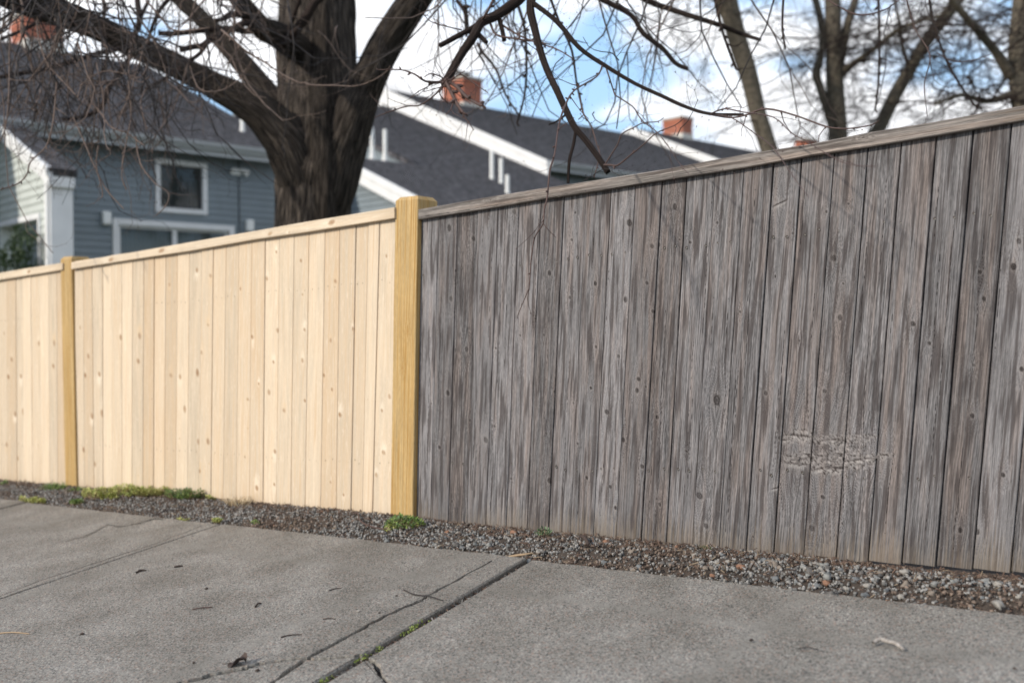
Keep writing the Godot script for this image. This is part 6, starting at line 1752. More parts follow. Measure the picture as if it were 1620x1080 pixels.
	limb("twig", t, [Vector4(0.849, 1.691, 0.23, 0.0029), Vector4(0.911, 1.637, 0.28, 0.0025), Vector4(0.928, 1.593, 0.33, 0.0024), Vector4(0.943, 1.557, 0.38, 0.0022), Vector4(0.954, 1.476, 0.63, 0.0017), Vector4(0.947, 1.377, 0.93, 0.0014), Vector4(0.938, 1.27, 1.23, 0.001), Vector4(0.944, 1.231, 1.33, 0.0008)], M.twig_red, 6, 0.0, 4)
	limb("twig", t, [Vector4(0.817, 1.816, 0.18, 0.0029), Vector4(0.849, 1.691, 0.23, 0.0027)], M.twig_red, 6, 0.0, 4)
	limb("twig", t, [Vector4(0.732, 1.757, -0.07, 0.0042), Vector4(0.744, 1.671, -0.02, 0.0037), Vector4(0.774, 1.606, 0.03, 0.003), Vector4(0.791, 1.528, 0.08, 0.0028), Vector4(0.799, 1.475, 0.13, 0.0026), Vector4(0.772, 1.377, 0.18, 0.002)], M.twig_red, 6, 0.0, 4)
	limb("twig", t, [Vector4(0.743, 1.655, 0.03, 0.0022), Vector4(0.72, 1.635, 0.03, 0.002)], M.twig_red, 6, 0.0, 4)
	limb("twig", t, [Vector4(1.77, 2.151, -0.07, 0.0033), Vector4(1.834, 2.068, 0.03, 0.0033), Vector4(1.866, 2.031, 0.13, 0.003), Vector4(1.934, 2.051, 0.13, 0.0024), Vector4(1.947, 2.055, 0.18, 0.0022), Vector4(2.001, 2.097, 0.18, 0.002)], M.twig_red, 6, 0.0, 4)
	limb("twig", t, [Vector4(2.016, 2.113, 0.13, 0.003), Vector4(2.053, 1.981, 0.13, 0.0028), Vector4(2.075, 1.845, 0.23, 0.0023), Vector4(2.054, 1.733, 0.23, 0.0019), Vector4(2.026, 1.588, 0.33, 0.0014)], M.twig_red, 6, 0.0, 4)
	limb("twig", t, [Vector4(2.399, 2.038, -0.47, 0.0027), Vector4(2.478, 1.997, -0.47, 0.0025), Vector4(2.565, 2.003, -0.47, 0.0023), Vector4(2.651, 2.032, -0.47, 0.0018)], M.twig_red, 6, 0.0, 4)
	limb("twig", t, [Vector4(0.161, 1.827, -0.12, 0.0067), Vector4(0.127, 1.819, -0.11, 0.0062), Vector4(0.083, 1.815, -0.07, 0.0053), Vector4(0.038, 1.844, -0.07, 0.0043), Vector4(-0.018, 1.862, -0.07, 0.0035), Vector4(-0.068, 1.862, -0.07, 0.0029), Vector4(-0.116, 1.862, -0.07, 0.002)], M.twig_red, 6, 0.0, 4)
	limb("twig", t, [Vector4(0.169, 1.809, -0.09, 0.0046), Vector4(0.13, 1.762, -0.07, 0.0037), Vector4(0.064, 1.715, -0.07, 0.0032), Vector4(0.011, 1.71, -0.07, 0.0029), Vector4(-0.056, 1.691, -0.07, 0.0027), Vector4(-0.13, 1.662, -0.07, 0.002)], M.twig_red, 6, 0.0, 4)
	limb("twig", t, [Vector4(0.173, 1.81, -0.07, 0.0073), Vector4(0.202, 1.746, -0.02, 0.0079), Vector4(0.226, 1.694, 0.03, 0.0072), Vector4(0.251, 1.653, 0.08, 0.0051)], M.twig_red, 6, 0.0, 4)
	limb("twig", t, [Vector4(0.187, 1.812, -0.09, 0.0074), Vector4(0.223, 1.777, -0.02, 0.0079), Vector4(0.259, 1.73, 0.03, 0.0068), Vector4(0.313, 1.686, 0.08, 0.0064), Vector4(0.332, 1.673, 0.13, 0.0051)], M.twig_red, 6, 0.0, 4)
	limb("twig", t, [Vector4(0.161, 1.837, -0.12, 0.0032), Vector4(0.112, 1.846, -0.07, 0.0027), Vector4(0.08, 1.831, -0.07, 0.0021)], M.twig_red, 6, 0.0, 4)
	limb("twig", t, [Vector4(0.173, 1.796, -0.07, 0.0029), Vector4(0.125, 1.783, -0.07, 0.0025), Vector4(0.08, 1.77, -0.07, 0.0019)], M.twig_red, 6, 0.0, 4)
	limb("twig", t, [Vector4(0.191, 1.815, -0.07, 0.0032), Vector4(0.231, 1.841, -0.07, 0.0027), Vector4(0.276, 1.815, -0.07, 0.0024), Vector4(0.349, 1.754, -0.02, 0.0018)], M.twig_red, 6, 0.0, 4)
	limb("twig", t, [Vector4(0.157, 1.796, -0.07, 0.0035), Vector4(0.146, 1.757, -0.07, 0.0029), Vector4(0.188, 1.717, -0.07, 0.0024)], M.twig_red, 6, 0.0, 4)
	limb("twig", t, [Vector4(0.173, 1.815, -0.07, 0.0029), Vector4(0.213, 1.819, -0.02, 0.0025), Vector4(0.254, 1.833, 0.03, 0.0017)], M.twig_red, 6, 0.0, 4)
	limb("twig", t, [Vector4(0.407, 2.104, -0.27, 0.0049), Vector4(0.475, 2.035, -0.17, 0.0041), Vector4(0.541, 1.978, -0.07, 0.0037), Vector4(0.629, 1.922, 0.03, 0.0031), Vector4(0.688, 1.859, 0.13, 0.0024)], M.twig_red, 6, 0.0, 4)
	limb("twig", t, [Vector4(0.355, 2.098, -0.23, 0.0055), Vector4(0.38, 2.046, -0.21, 0.0047), Vector4(0.448, 2.021, -0.17, 0.0041), Vector4(0.555, 1.991, -0.12, 0.0035), Vector4(0.607, 1.967, -0.07, 0.0027)], M.twig_red, 6, 0.0, 4)
	limb("twig", t, [Vector4(0.229, 2.07, -0.22, 0.0033), Vector4(0.15, 2.075, -0.17, 0.0027), Vector4(0.096, 2.094, -0.17, 0.0023), Vector4(0.064, 2.129, -0.17, 0.0016)], M.twig_red, 6, 0.0, 4)
	limb("twig", t, [Vector4(0.311, 2.108, -0.23, 0.0055), Vector4(0.34, 2.129, -0.17, 0.0055), Vector4(0.367, 2.182, -0.17, 0.0055), Vector4(0.394, 2.236, -0.17, 0.0055)], M.twig_red, 6, 0.0, 4)
	limb("twig", t, [Vector4(0.138, 2.589, -1.47, 0.0107), Vector4(0.184, 2.526, -1.47, 0.0107), Vector4(0.191, 2.449, -1.47, 0.0089), Vector4(0.194, 2.386, -1.47, 0.0071)], M.bark_branch, 6, 0.0, 3)
	limb("twig", t, [Vector4(1.693, 2.305, -0.47, 0.0058), Vector4(1.688, 2.153, -0.47, 0.005), Vector4(1.703, 2.052, -0.47, 0.0044)], M.bark_branch, 6, 0.0, 3)
	limb("twig", t, [Vector4(2.492, 2.624, -1.47, 0.0071), Vector4(2.501, 2.354, -1.47, 0.0064), Vector4(2.497, 2.123, -1.47, 0.0057), Vector4(2.48, 1.979, -1.47, 0.0053)], M.bark_branch, 6, 0.0, 3)
	limb("twig", t, [Vector4(0.223, 2.594, -2.37, 0.0103), Vector4(0.264, 2.525, -2.37, 0.0103), Vector4(0.346, 2.423, -2.37, 0.0083), Vector4(0.407, 2.26, -2.37, 0.007), Vector4(0.488, 2.118, -2.27, 0.0061)], M.bark_branch, 6, 0.0, 3)
	limb("twig", t, [Vector4(0.485, 2.615, -1.67, 0.0092), Vector4(0.521, 2.488, -1.67, 0.0085), Vector4(0.532, 2.289, -1.67, 0.0074), Vector4(0.521, 2.107, -1.67, 0.0063), Vector4(0.477, 1.943, -1.67, 0.0055)], M.bark_branch, 6, 0.0, 3)
	limb("twig", t, [Vector4(0.637, 2.417, -0.87, 0.0071), Vector4(0.684, 2.292, -0.87, 0.0067), Vector4(0.747, 2.151, -0.87, 0.006), Vector4(0.77, 1.995, -0.87, 0.0054), Vector4(0.802, 1.854, -0.87, 0.0051)], M.bark_branch, 6, 0.0, 3)
	limb("twig", t, [Vector4(1.555, 2.592, -1.37, 0.0087), Vector4(1.584, 2.454, -1.37, 0.0079), Vector4(1.626, 2.317, -1.37, 0.007), Vector4(1.679, 2.179, -1.37, 0.0052)], M.bark_branch, 6, 0.0, 3)
	limb("twig", t, [Vector4(2.94, 2.751, -1.87, 0.0095), Vector4(2.972, 2.564, -1.87, 0.0084), Vector4(3.058, 2.339, -1.87, 0.0076), Vector4(3.174, 2.151, -1.87, 0.0069), Vector4(3.243, 2.068, -1.87, 0.0057)], M.bark_branch, 6, 0.0, 3)
	var burl := MB.new()
	var burl_at := Vector3(0.168, 1.817, -0.1) - t.position
	for k in 40:
		var e := Vector3(rg.randfn(0, 1), rg.randfn(0, 1), rg.randfn(0, 1)).normalized()
		burl.blob(Transform3D(Basis.IDENTITY.scaled(Vector3.ONE * rg.randf_range(0.004, 0.012)), burl_at + e * rg.randf_range(0.004, 0.02)), 4, 6, noise(k, 60.0, 2), 0.5)
		if k % 2 == 0:
			grow(burl, burl_at, e, rg.randf_range(0.05, 0.22), 0.0018, 2, 0.3, rg, 0.3)
	part("burl", burl.mesh(), M.twig_red, t)
	# the small twigs that hang from all of them
	var mb := MB.new()
	var pale := MB.new()
	for s in TWIG_STARTS:
		var q: Vector3 = s[0] - t.position
		for k in int(s[3]):
			var o: Vector3 = q + (s[1] as Vector3) * rg.randf_range(-1.0, 1.0)
			var d := (s[2] as Vector3) + Vector3(rg.randfn(0, 0.6), rg.randfn(0, 0.45), rg.randfn(0, 0.6))
			grow(pale if rg.randf() < 0.3 else mb, o, d, s[4] * rg.randf_range(0.5, 1.2), s[5] * rg.randf_range(0.7, 1.2), 0 if rg.randf() < 0.65 else 1, 1.0, rg, 0.42)
	part("twigs", mb.mesh(), M.twig, t).set_meta("kind", "stuff")
	part("pale_twigs", pale.mesh(), M.twig_pale, t).set_meta("kind", "stuff")
	far_tree("bare tree with one slender leaning trunk beside the small chimney", Vector3(4.459, 1.521, -9.87), [[Vector4(4.459, 1.521, -9.87, 0.16), Vector4(4.212, 2.582, -9.87, 0.1333), Vector4(4.048, 3.155, -9.87, 0.12), Vector4(3.895, 3.638, -9.87, 0.12), Vector4(3.786, 4.077, -9.87, 0.1244), Vector4(3.642, 4.515, -9.87, 0.1289), Vector4(3.515, 4.953, -9.87, 0.1378), Vector4(3.425, 5.346, -9.87, 0.1467), Vector4(3.261, 6.26, -9.87, 0.1244), Vector4(3.167, 7.475, -9.87, 0.0889), Vector4(3.247, 8.856, -9.87, 0.0444)], [Vector4(3.533, 4.9, -9.87, 0.0889), Vector4(3.445, 4.996, -9.87, 0.0844), Vector4(3.291, 5.227, -9.77, 0.0706), Vector4(2.841, 5.767, -9.47, 0.0518), Vector4(2.298, 6.444, -9.27, 0.0298)], [Vector4(3.306, 6.086, -9.87, 0.0711), Vector4(3.742, 7.218, -10.07, 0.0541), Vector4(4.231, 8.553, -10.27, 0.0274)], [Vector4(3.442, 5.389, -9.87, 0.0533), Vector4(2.653, 5.792, -8.87, 0.0413), Vector4(1.615, 6.025, -8.27, 0.0276), Vector4(0.674, 6.007, -7.87, 0.0152)]], 101, 2.6, 80, 1, 6.5, Vector3(-0.15, 0, 0.15))
	far_tree("bare tree with a straight trunk that splits in three", Vector3(5.485, 1.759, -10.87), [[Vector4(5.485, 1.759, -10.87, 0.2), Vector4(5.38, 2.895, -10.87, 0.1619), Vector4(5.346, 3.527, -10.87, 0.1429), Vector4(5.292, 4.214, -10.87, 0.1333), Vector4(5.269, 4.778, -10.87, 0.1238), Vector4(5.245, 5.34, -10.87, 0.1238), Vector4(5.219, 6.088, -10.87, 0.1143), Vector4(5.245, 7.392, -10.87, 0.0762), Vector4(5.325, 9.059, -10.87, 0.0381)], [Vector4(5.279, 3.603, -10.87, 0.0857), Vector4(5.182, 3.885, -10.87, 0.0667), Vector4(5.056, 4.261, -10.87, 0.0619), Vector4(5.007, 4.449, -10.87, 0.0667), Vector4(5.071, 4.731, -10.87, 0.0524), Vector4(5.097, 4.965, -10.87, 0.0524), Vector4(5.047, 5.293, -10.87, 0.0524), Vector4(4.959, 5.621, -10.87, 0.0524), Vector4(4.687, 6.648, -10.87, 0.0381)], [Vector4(5.337, 4.496, -10.87, 0.0762), Vector4(5.419, 4.919, -10.87, 0.0714), Vector4(5.482, 5.218, -10.87, 0.0619), Vector4(5.592, 5.565, -10.87, 0.0571), Vector4(5.865, 6.554, -10.87, 0.0429)], [Vector4(5.347, 4.421, -10.87, 0.0571), Vector4(5.473, 4.528, -10.77, 0.0473), Vector4(5.728, 4.699, -10.57, 0.042), Vector4(5.953, 4.89, -10.27, 0.0366), Vector4(6.144, 4.949, -10.07, 0.027), Vector4(6.529, 5.04, -9.87, 0.0178)]], 102, 2.2, 70, 1.2, 6.5, Vector3(0, 0, 0))
	far_tree("bare tree with a strongly leaning trunk right of the split one", Vector3(5.549, 2.475, -11.37), [[Vector4(5.549, 2.475, -11.37, 0.1476), Vector4(5.952, 3.403, -11.37, 0.1181), Vector4(6.135, 3.714, -11.37, 0.1083), Vector4(6.345, 4.162, -11.37, 0.1033), Vector4(6.605, 4.618, -11.37, 0.0984), Vector4(6.825, 5.006, -11.37, 0.0984), Vector4(7.113, 5.393, -11.37, 0.0935), Vector4(7.344, 5.703, -11.37, 0.0886), Vector4(7.851, 6.456, -11.37, 0.0689), Vector4(8.519, 7.418, -11.37, 0.0394)], [Vector4(6.605, 4.599, -11.37, 0.0394), Vector4(6.444, 4.979, -11.27, 0.0293), Vector4(6.285, 5.4, -11.07, 0.0241), Vector4(6.011, 6.088, -10.87, 0.019)]], 103, 2.2, 70, 1.6, 6.5, Vector3(0, 0, 0))
	far_tree("bare tree with a dark crooked trunk at the right edge", Vector3(6.687, 2.333, -7.87), [[Vector4(6.687, 2.333, -7.87, 0.1371), Vector4(6.601, 3.087, -7.87, 0.1143), Vector4(6.535, 3.464, -7.87, 0.1067), Vector4(6.499, 3.84, -7.87, 0.1029), Vector4(6.509, 4.215, -7.87, 0.099), Vector4(6.534, 4.589, -7.87, 0.0952), Vector4(6.569, 5.337, -7.87, 0.0838), Vector4(6.537, 6.527, -7.87, 0.0533)], [Vector4(6.426, 3.689, -7.87, 0.0762), Vector4(6.184, 3.964, -7.77, 0.0529), Vector4(5.826, 4.204, -7.57, 0.0446), Vector4(5.44, 4.505, -7.37, 0.0365), Vector4(4.952, 4.967, -7.07, 0.0213)], [Vector4(6.442, 4.14, -7.87, 0.0686), Vector4(6.717, 4.515, -7.87, 0.0533), Vector4(7.086, 5.038, -7.87, 0.0343)], [Vector4(6.414, 3.464, -7.87, 0.0457), Vector4(6.032, 3.346, -7.67, 0.0337), Vector4(5.644, 3.376, -7.47, 0.0258), Vector4(5.268, 3.225, -7.27, 0.0181)]], 104, 1.6, 105, 0.9, 4.6, Vector3(0, 0, 0))


func far_tree(label: String, base: Vector3, runs: Array, seed_: int, spread: float, count: int, from_y: float, to_y: float, lean := Vector3.ZERO) -> void:
	var rg := RandomNumberGenerator.new()
	rg.seed = seed_
	var t := thing("bare_tree", label, "tree", Transform3D(Basis.IDENTITY, base), "bare trees beyond the fence")
	for i in runs.size():
		limb("trunk" if i == 0 else "limb", t, runs[i], M.bark_smooth, 12, 0.12, 4)
	var mb := MB.new()
	for i in count:
		var line: Array = runs[rg.randi_range(0, runs.size() - 1)]
		var k := rg.randi_range(0, line.size() - 2)
		var f := rg.randf()
		var a: Vector4 = line[k]
		var b: Vector4 = line[k + 1]
		var p := Vector3(a.x, a.y, a.z).lerp(Vector3(b.x, b.y, b.z), f)
		if p.y < from_y or p.y > to_y:
			continue
		var az := rg.randf() * TAU
		var d := Vector3(cos(az), rg.randf_range(-0.1, 0.9), sin(az)) + lean
		var l := spread * rg.randf_range(0.5, 1.0)
		grow(mb, p - base, d, l, rg.randf_range(0.006, 0.014), 0, 0.75, rg, 0.62, 4, false)
	part("branches", mb.mesh(), M.bark_branch, t).set_meta("kind", "stuff")


# ---------------------------------------------------------------- plants in the gravel
func leaf(mb: MB, p: Vector3, d: Vector3, l: float, w: float) -> void:
	var s := d.cross(Vector3.UP).normalized() * w
	if s.length() < 0.0001:
		s = Vector3(w, 0, 0)
	var up := s.cross(d).normalized() * w * 0.35
	var below := p - up * 50.0
	mb.face([p, p + d * l * 0.5 + s + up, p + d * l], below)
	mb.face([p, p + d * l, p + d * l * 0.5 - s + up], below)


func clump(called: String, label: String, category: String, a: float, c: float, rx: float, rz: float, h: float, count: int, l: float, w: float, colors: Array, seed_: int, blades := false, group := "") -> void:
	var rg := RandomNumberGenerator.new()
	rg.seed = seed_
	var y := bed_y(a, c)
	var o := thing(called, label, category, fence_frame * Transform3D(Basis.IDENTITY, Vector3(a, y, c)), group)
	var mb := MB.new()
	var stems := MB.new()
	var bump := noise(90, 9.0, 2)
	for i in count:
		var az := rg.randf() * TAU
		var q := sqrt(rg.randf())
		var x := q * rx * cos(az)
		var z := q * rz * sin(az)
		var k := rg.randf_range(0.7, 1.25)
		var col: Color = colors[rg.randi_range(0, colors.size() - 1)]
		mb.tint = Color(col.r * k, col.g * k, col.b * k)
		var gy := bed_y(a + x, c + z) - y
		if called == "moss":
			var lumpy := bump.get_noise_2d(a + x, (c + z) * 1.5)
			if lumpy < -0.25:
				continue
			q = clampf(0.75 - lumpy * 1.6, 0.0, 1.0)
		if blades:
			var d := Vector3(rg.randfn(0, 0.5) + x * 6.0, 1.0, rg.randfn(0, 0.5) + z * 6.0).normalized()
			var e := (d + Vector3(d.x, -0.9, d.z) * 0.9).normalized()
			var b := l * rg.randf_range(0.5, 1.1)
			var s := d.cross(Vector3(rg.randfn(0, 1), 0.1, rg.randfn(0, 1))).normalized() * w
			var p := Vector3(x, gy, z)
			var m := p + d * b * 0.55
			mb.face([p - s, p + s, m + s * 0.8, m - s * 0.8], p - d.cross(s) * 50.0)
			mb.face([m - s * 0.8, m + s * 0.8, m + e * b * 0.5], m - d.cross(s) * 50.0)
		else:
			var hy := h * (1.0 - 0.65 * q * q) * rg.randf_range(0.25, 1.0)
			var p := Vector3(x, gy + hy, z)
			var d := Vector3(rg.randfn(0, 0.7) + x * 5.0, rg.randf_range(0.0, 0.9), rg.randfn(0, 0.7) + z * 5.0).normalized()
			leaf(mb, p, d, l * rg.randf_range(0.6, 1.2), w * rg.randf_range(0.7, 1.2))
			if i % 3 == 0:
				stems.tube(PackedVector3Array([Vector3(x * 0.7, gy - 0.004, z * 0.7), p]), PackedFloat32Array([0.0009, 0.0006]), 4, false)
	part("leaves", mb.mesh(), M.leafy, o).set_meta("kind", "stuff")
	if stems.v.size():
		stems.tint = Color.WHITE
		part("stems", stems.mesh(), M.straw, o).set_meta("kind", "stuff")


func plants() -> void:
	var green := [Color(0.13, 0.21, 0.04), Color(0.09, 0.16, 0.035), Color(0.19, 0.26, 0.06), Color(0.08, 0.14, 0.06)]
	var lime := [Color(0.33, 0.36, 0.09), Color(0.42, 0.43, 0.13), Color(0.24, 0.30, 0.08), Color(0.46, 0.42, 0.17)]
	clump("weed", "leafy green weed at the foot of the new post beside the grey fence", "weed", 0.151, 0.159, 0.096, 0.055, 0.045, 620, 0.014, 0.0045, green, 1, false, "")
	clump("weed", "yellow green fringe of the weed at the new post, on its left side", "weed", 0.123, 0.208, 0.037, 0.03, 0.02, 160, 0.01, 0.0030, lime, 2, false, "")
	clump("weed", "single small grey green weed in the gravel under the grey boards", "weed", 0.788, 0.105, 0.028, 0.02, 0.04, 60, 0.016, 0.0050, [Color(0.11, 0.16, 0.08), Color(0.08, 0.13, 0.06)], 3, false, "")
	clump("weed", "tiny green sprig in the gravel in front of the pale fence", "weed", -0.61, 0.291, 0.025, 0.015, 0.02, 60, 0.01, 0.0030, green, 4, false, "")
	clump("moss", "yellow green moss mat at the pavement edge, nearest the far new post", "moss", -2.029, 0.182, 0.171, 0.035, 0.05, 2400, 0.011, 0.0042, lime, 20, false, "")
	clump("moss", "largest moss mat, a green bank against the pale fence", "moss", -1.86, 0.052, 0.219, 0.09, 0.05, 5200, 0.011, 0.0042, lime, 21, false, "")
	clump("moss", "green moss mat right of the largest one, under the pale fence", "moss", -1.473, 0.048, 0.133, 0.07, 0.05, 2400, 0.011, 0.0042, green, 22, false, "")
	clump("moss", "small round moss tuft under the pale fence, right of the mats", "moss", -1.298, 0.02, 0.031, 0.02, 0.028, 320, 0.011, 0.0042, lime, 23, false, "")
	clump("moss", "moss tuft behind a stone at the foot of the pale fence", "moss", -2.162, 0.06, 0.072, 0.025, 0.028, 520, 0.011, 0.0042, lime, 24, false, "")
	clump("moss", "flat moss fleck on the pavement edge, left of the joint", "moss", -1.062, 0.34, 0.041, 0.012, 0.028, 240, 0.011, 0.0042, lime, 25, false, "")
	clump("moss", "flat moss fleck right at the pavement joint under the pale fence", "moss", -0.837, 0.32, 0.03, 0.012, 0.028, 200, 0.011, 0.0042, lime, 26, false, "")
	clump("moss", "moss strip on the pavement edge left of the far post", "moss", -2.475, 0.319, 0.138, 0.02, 0.028, 840, 0.011, 0.0042, lime, 27, false, "")
	clump("moss", "moss fleck on the pavement edge right of the far post", "moss", -2.085, 0.283, 0.06, 0.02, 0.028, 400, 0.011, 0.0042, green, 28, false, "")
	clump("moss", "moss at the fence foot at the far left", "moss", -3.23, 0.111, 0.065, 0.02, 0.028, 320, 0.011, 0.0042, green, 29, false, "")
	clump("grass_tuft", "green grass tuft left of the far new post", "grass tuft", -2.62, 0.115, 0.068, 0.04, 0.05, 150, 0.07, 0.0016, green, 40, true, "")
	clump("grass_tuft", "small grass tuft right of the far new post", "grass tuft", -2.403, 0.115, 0.042, 0.03, 0.04, 60, 0.05, 0.0015, green, 41, true, "")
	clump("grass_tuft", "dry straw coloured grass tuft in front of the pale fence", "grass tuft", -0.996, 0.08, 0.057, 0.05, 0.05, 130, 0.075, 0.0012, [Color(0.42, 0.32, 0.19), Color(0.5, 0.4, 0.26)], 42, true, "")
	clump("grass_tuft", "low green tuft under the foot of the grey boards, by the round knots", "grass tuft", 1.395, 0.036, 0.02, 0.01, 0.02, 70, 0.022, 0.0012, [Color(0.07, 0.10, 0.03)], 43, true, "")
	# the shrub seen through the opening of the wing wall
	var rg := RandomNumberGenerator.new()
	rg.seed = 8
	var o := thing("shrub", "dark evergreen shrub behind the opening of the pale wing wall", "shrub", Transform3D(Basis.IDENTITY, Vector3(-6.321, 0.34, -9.529)))
	var mb := MB.new()
	var st := MB.new()
	for i in 5200:
		var d := Vector3(rg.randfn(0, 1), rg.randfn(0, 1), rg.randfn(0, 1)).normalized()
		var p := Vector3(d.x * 0.32, 0.86 + d.y * 0.86, d.z * 0.32) * pow(rg.randf(), 0.3)
		p.x += 0.1 * sin(p.y * 9.0 + p.z * 5.0)
		var k := rg.randf_range(0.6, 1.3)
		mb.tint = Color(0.045 * k, 0.075 * k, 0.03 * k)
		leaf(mb, p, (d + Vector3(rg.randfn(0, 0.6), 0.3, rg.randfn(0, 0.6))).normalized(), 0.06, 0.016)
	for i in 14:
		grow(st, Vector3(rg.randfn(0, 0.05), 0.0, rg.randfn(0, 0.05)), Vector3(rg.randfn(0, 0.4), 1.0, rg.randfn(0, 0.4)), 1.0, 0.012, 1, -0.3, rg, 0.4, 5, false)
	part("leaves", mb.mesh(), M.leafy, o).set_meta("kind", "stuff")
	part("stems", st.mesh(), M.twig, o).set_meta("kind", "stuff")


# ---------------------------------------------------------------- litter
func lying(called: String, label: String, category: String, pts: Array, material: Material, on_bed := false, group := "") -> void:
	# pts: (a, c, height, radius)
	var q := []
	for p in pts:
		var y: float = (bed_y(p.x, p.y) if on_bed else ground_y(p.x, p.y)) + p.z + p.w
		q.append(Vector4(p.x, y, p.y, p.w))
	var o := Vector3(q[0].x, q[0].y, q[0].z)
	var r := run(q, 4)
	var mb := MB.new()
	for i in r[0].size():
		r[0][i] -= o
	mb.tube(r[0], r[1], 7, true, 3.0, noise(77, 2.0, 2), 0.25)
	var m := part(called, mb.mesh(), material, self, fence_frame * Transform3D(Basis.IDENTITY, o))
	tag(m, label, category, group)


func crumb(label: String, a: float, c: float, r: float, material: Material, called: String, category: String) -> void:
	var mb := MB.new()
	mb.blob(Transform3D(Basis.from_euler(Vector3(0.3, a * 9.0, 0.2)).scaled_local(Vector3(r, r * 0.55, r * 0.7)), Vector3(0, r * 0.45, 0)), 5, 8, noise(int(a * 100), 1.0, 2), 0.6)
	var m := part(called, mb.mesh(), material, self, fence_frame * Transform3D(Basis.IDENTITY, Vector3(a, ground_y(a, c), c)))
	tag(m, label, category)


func litter() -> void:
	lying("stick", "pale peeled stick on the pavement in front of the grey fence", "stick", [Vector4(2.143, 0.69, 0.001, 0.0045), Vector4(2.153, 0.669, 0.004, 0.0052), Vector4(2.171, 0.674, 0.003, 0.0052), Vector4(2.19, 0.675, 0.001, 0.0052), Vector4(2.212, 0.695, 0, 0.0038)], M.stick, false, "")
	lying("twig", "dark forked twig lying across the wide pavement joint", "twig", [Vector4(0.739, 0.782, 0.001, 0.0019), Vector4(0.808, 0.808, 0.002, 0.0021), Vector4(0.873, 0.809, 0.003, 0.002), Vector4(0.931, 0.818, 0.001, 0.0017)], M.twig, false, "")
	lying("twig", "straw stalk at the left edge of the pavement", "twig", [Vector4(-0.208, 1.579, 0, 0.0018), Vector4(-0.155, 1.551, 0.002, 0.0018), Vector4(-0.094, 1.532, 0, 0.0014)], M.straw, false, "")
	lying("twig", "thin reddish twig in the middle of the pavement", "twig", [Vector4(0.218, 1.179, 0.001, 0.0017), Vector4(0.24, 1.158, 0.002, 0.0019), Vector4(0.262, 1.137, 0.001, 0.0014)], M.twig_red, false, "")
	lying("twig", "short dark bark sliver, further of the two nearest the far joint", "twig", [Vector4(-0.309, 0.89, 0, 0.003), Vector4(-0.299, 0.879, 0.001, 0.0036), Vector4(-0.289, 0.867, 0, 0.002)], M.bark_bit, false, "")
	lying("twig", "dark forked bark sliver on the pavement, left of the short one", "twig", [Vector4(-0.391, 0.992, 0, 0.003), Vector4(-0.398, 0.97, 0.001, 0.004), Vector4(-0.383, 0.957, 0, 0.0024)], M.bark_bit, false, "")
	lying("twig", "twig on the pavement left of the cracked corner", "twig", [Vector4(0.705, 1.234, 0, 0.0018), Vector4(0.716, 1.214, 0.001, 0.0018), Vector4(0.743, 1.193, 0, 0.0012)], M.bark_bit, false, "")
	lying("twig", "thin twig between the two pavement joints, beside the groove", "twig", [Vector4(0.702, 1.078, 0, 0.0014), Vector4(0.716, 1.067, 0.001, 0.0015), Vector4(0.739, 1.063, 0, 0.0012)], M.bark_bit, false, "")
	lying("twig", "hair thin twig on the pavement near the pale pebble", "twig", [Vector4(0.503, 0.876, 0, 0.0013), Vector4(0.509, 0.854, 0.001, 0.0015), Vector4(0.524, 0.841, 0, 0.0011)], M.twig, false, "")
	lying("twig", "small brown twig on the pavement, left of the pale peeled stick", "twig", [Vector4(1.999, 0.777, 0, 0.0012), Vector4(2.015, 0.762, 0.001, 0.0013), Vector4(2.04, 0.764, 0, 0.001)], M.twig, false, "")
	lying("twig", "broken twig piece in the middle of the pavement, pointing at the fence", "twig", [Vector4(0.402, 1.083, 0, 0.0025), Vector4(0.389, 1.063, 0.002, 0.003), Vector4(0.389, 1.05, 0, 0.0017)], M.bark_bit, false, "")
	lying("stick", "tan split stick on the gravel edge at the end of the wide joint", "stick", [Vector4(0.786, 0.351, 0.004, 0.0035), Vector4(0.829, 0.329, 0.006, 0.0044), Vector4(0.861, 0.311, 0.006, 0.004), Vector4(0.875, 0.29, 0.004, 0.0026)], M.straw, true, "")
	lying("stick", "long grey stick on the gravel in front of the pale fence", "stick", [Vector4(-1.324, 0.306, 0.004, 0.0026), Vector4(-1.299, 0.261, 0.006, 0.0031), Vector4(-1.226, 0.242, 0.006, 0.0026), Vector4(-1.198, 0.209, 0.004, 0.002)], M.twig, true, "")
	lying("root", "pinkish bare root curving out of the gravel left of the new post", "root", [Vector4(-0.232, 0.085, 0.004, 0.0026), Vector4(-0.19, 0.085, 0.012, 0.0031), Vector4(-0.096, 0.168, 0.012, 0.0034), Vector4(-0.024, 0.21, 0.012, 0.0036), Vector4(0.047, 0.23, 0.01, 0.0035), Vector4(0.103, 0.223, 0.004, 0.0031)], M.twig_red, true, "")
	lying("stick", "brown bark strip standing in the gravel under the grey boards", "stick", [Vector4(0.929, 0.08, 0.01, 0.0046), Vector4(0.984, 0.132, 0.012, 0.0072), Vector4(1.031, 0.183, 0.006, 0.0053)], M.dead_leaf, true, "")
	crumb("pale white pebble alone on the pavement", 0.754, 0.988, 0.0062, M.stones[5], "pebble", "pebble")
	crumb("dark bark crumb in the middle of the pavement", 0.063, 1.018, 0.0063, M.bark_bit, "bark_crumb", "bark crumb")
	crumb("dark bark crumb on the pavement left of the crack", 0.083, 1.465, 0.0067, M.bark_bit, "bark_crumb", "bark crumb")
	crumb("dark bark crumb beside the dead leaf, above the crack", 0.632, 1.463, 0.0051, M.bark_bit, "bark_crumb", "bark crumb")
	crumb("bark crumb beside the dead leaf, below the crack", 0.848, 1.427, 0.0062, M.bark_bit, "bark_crumb", "bark crumb")
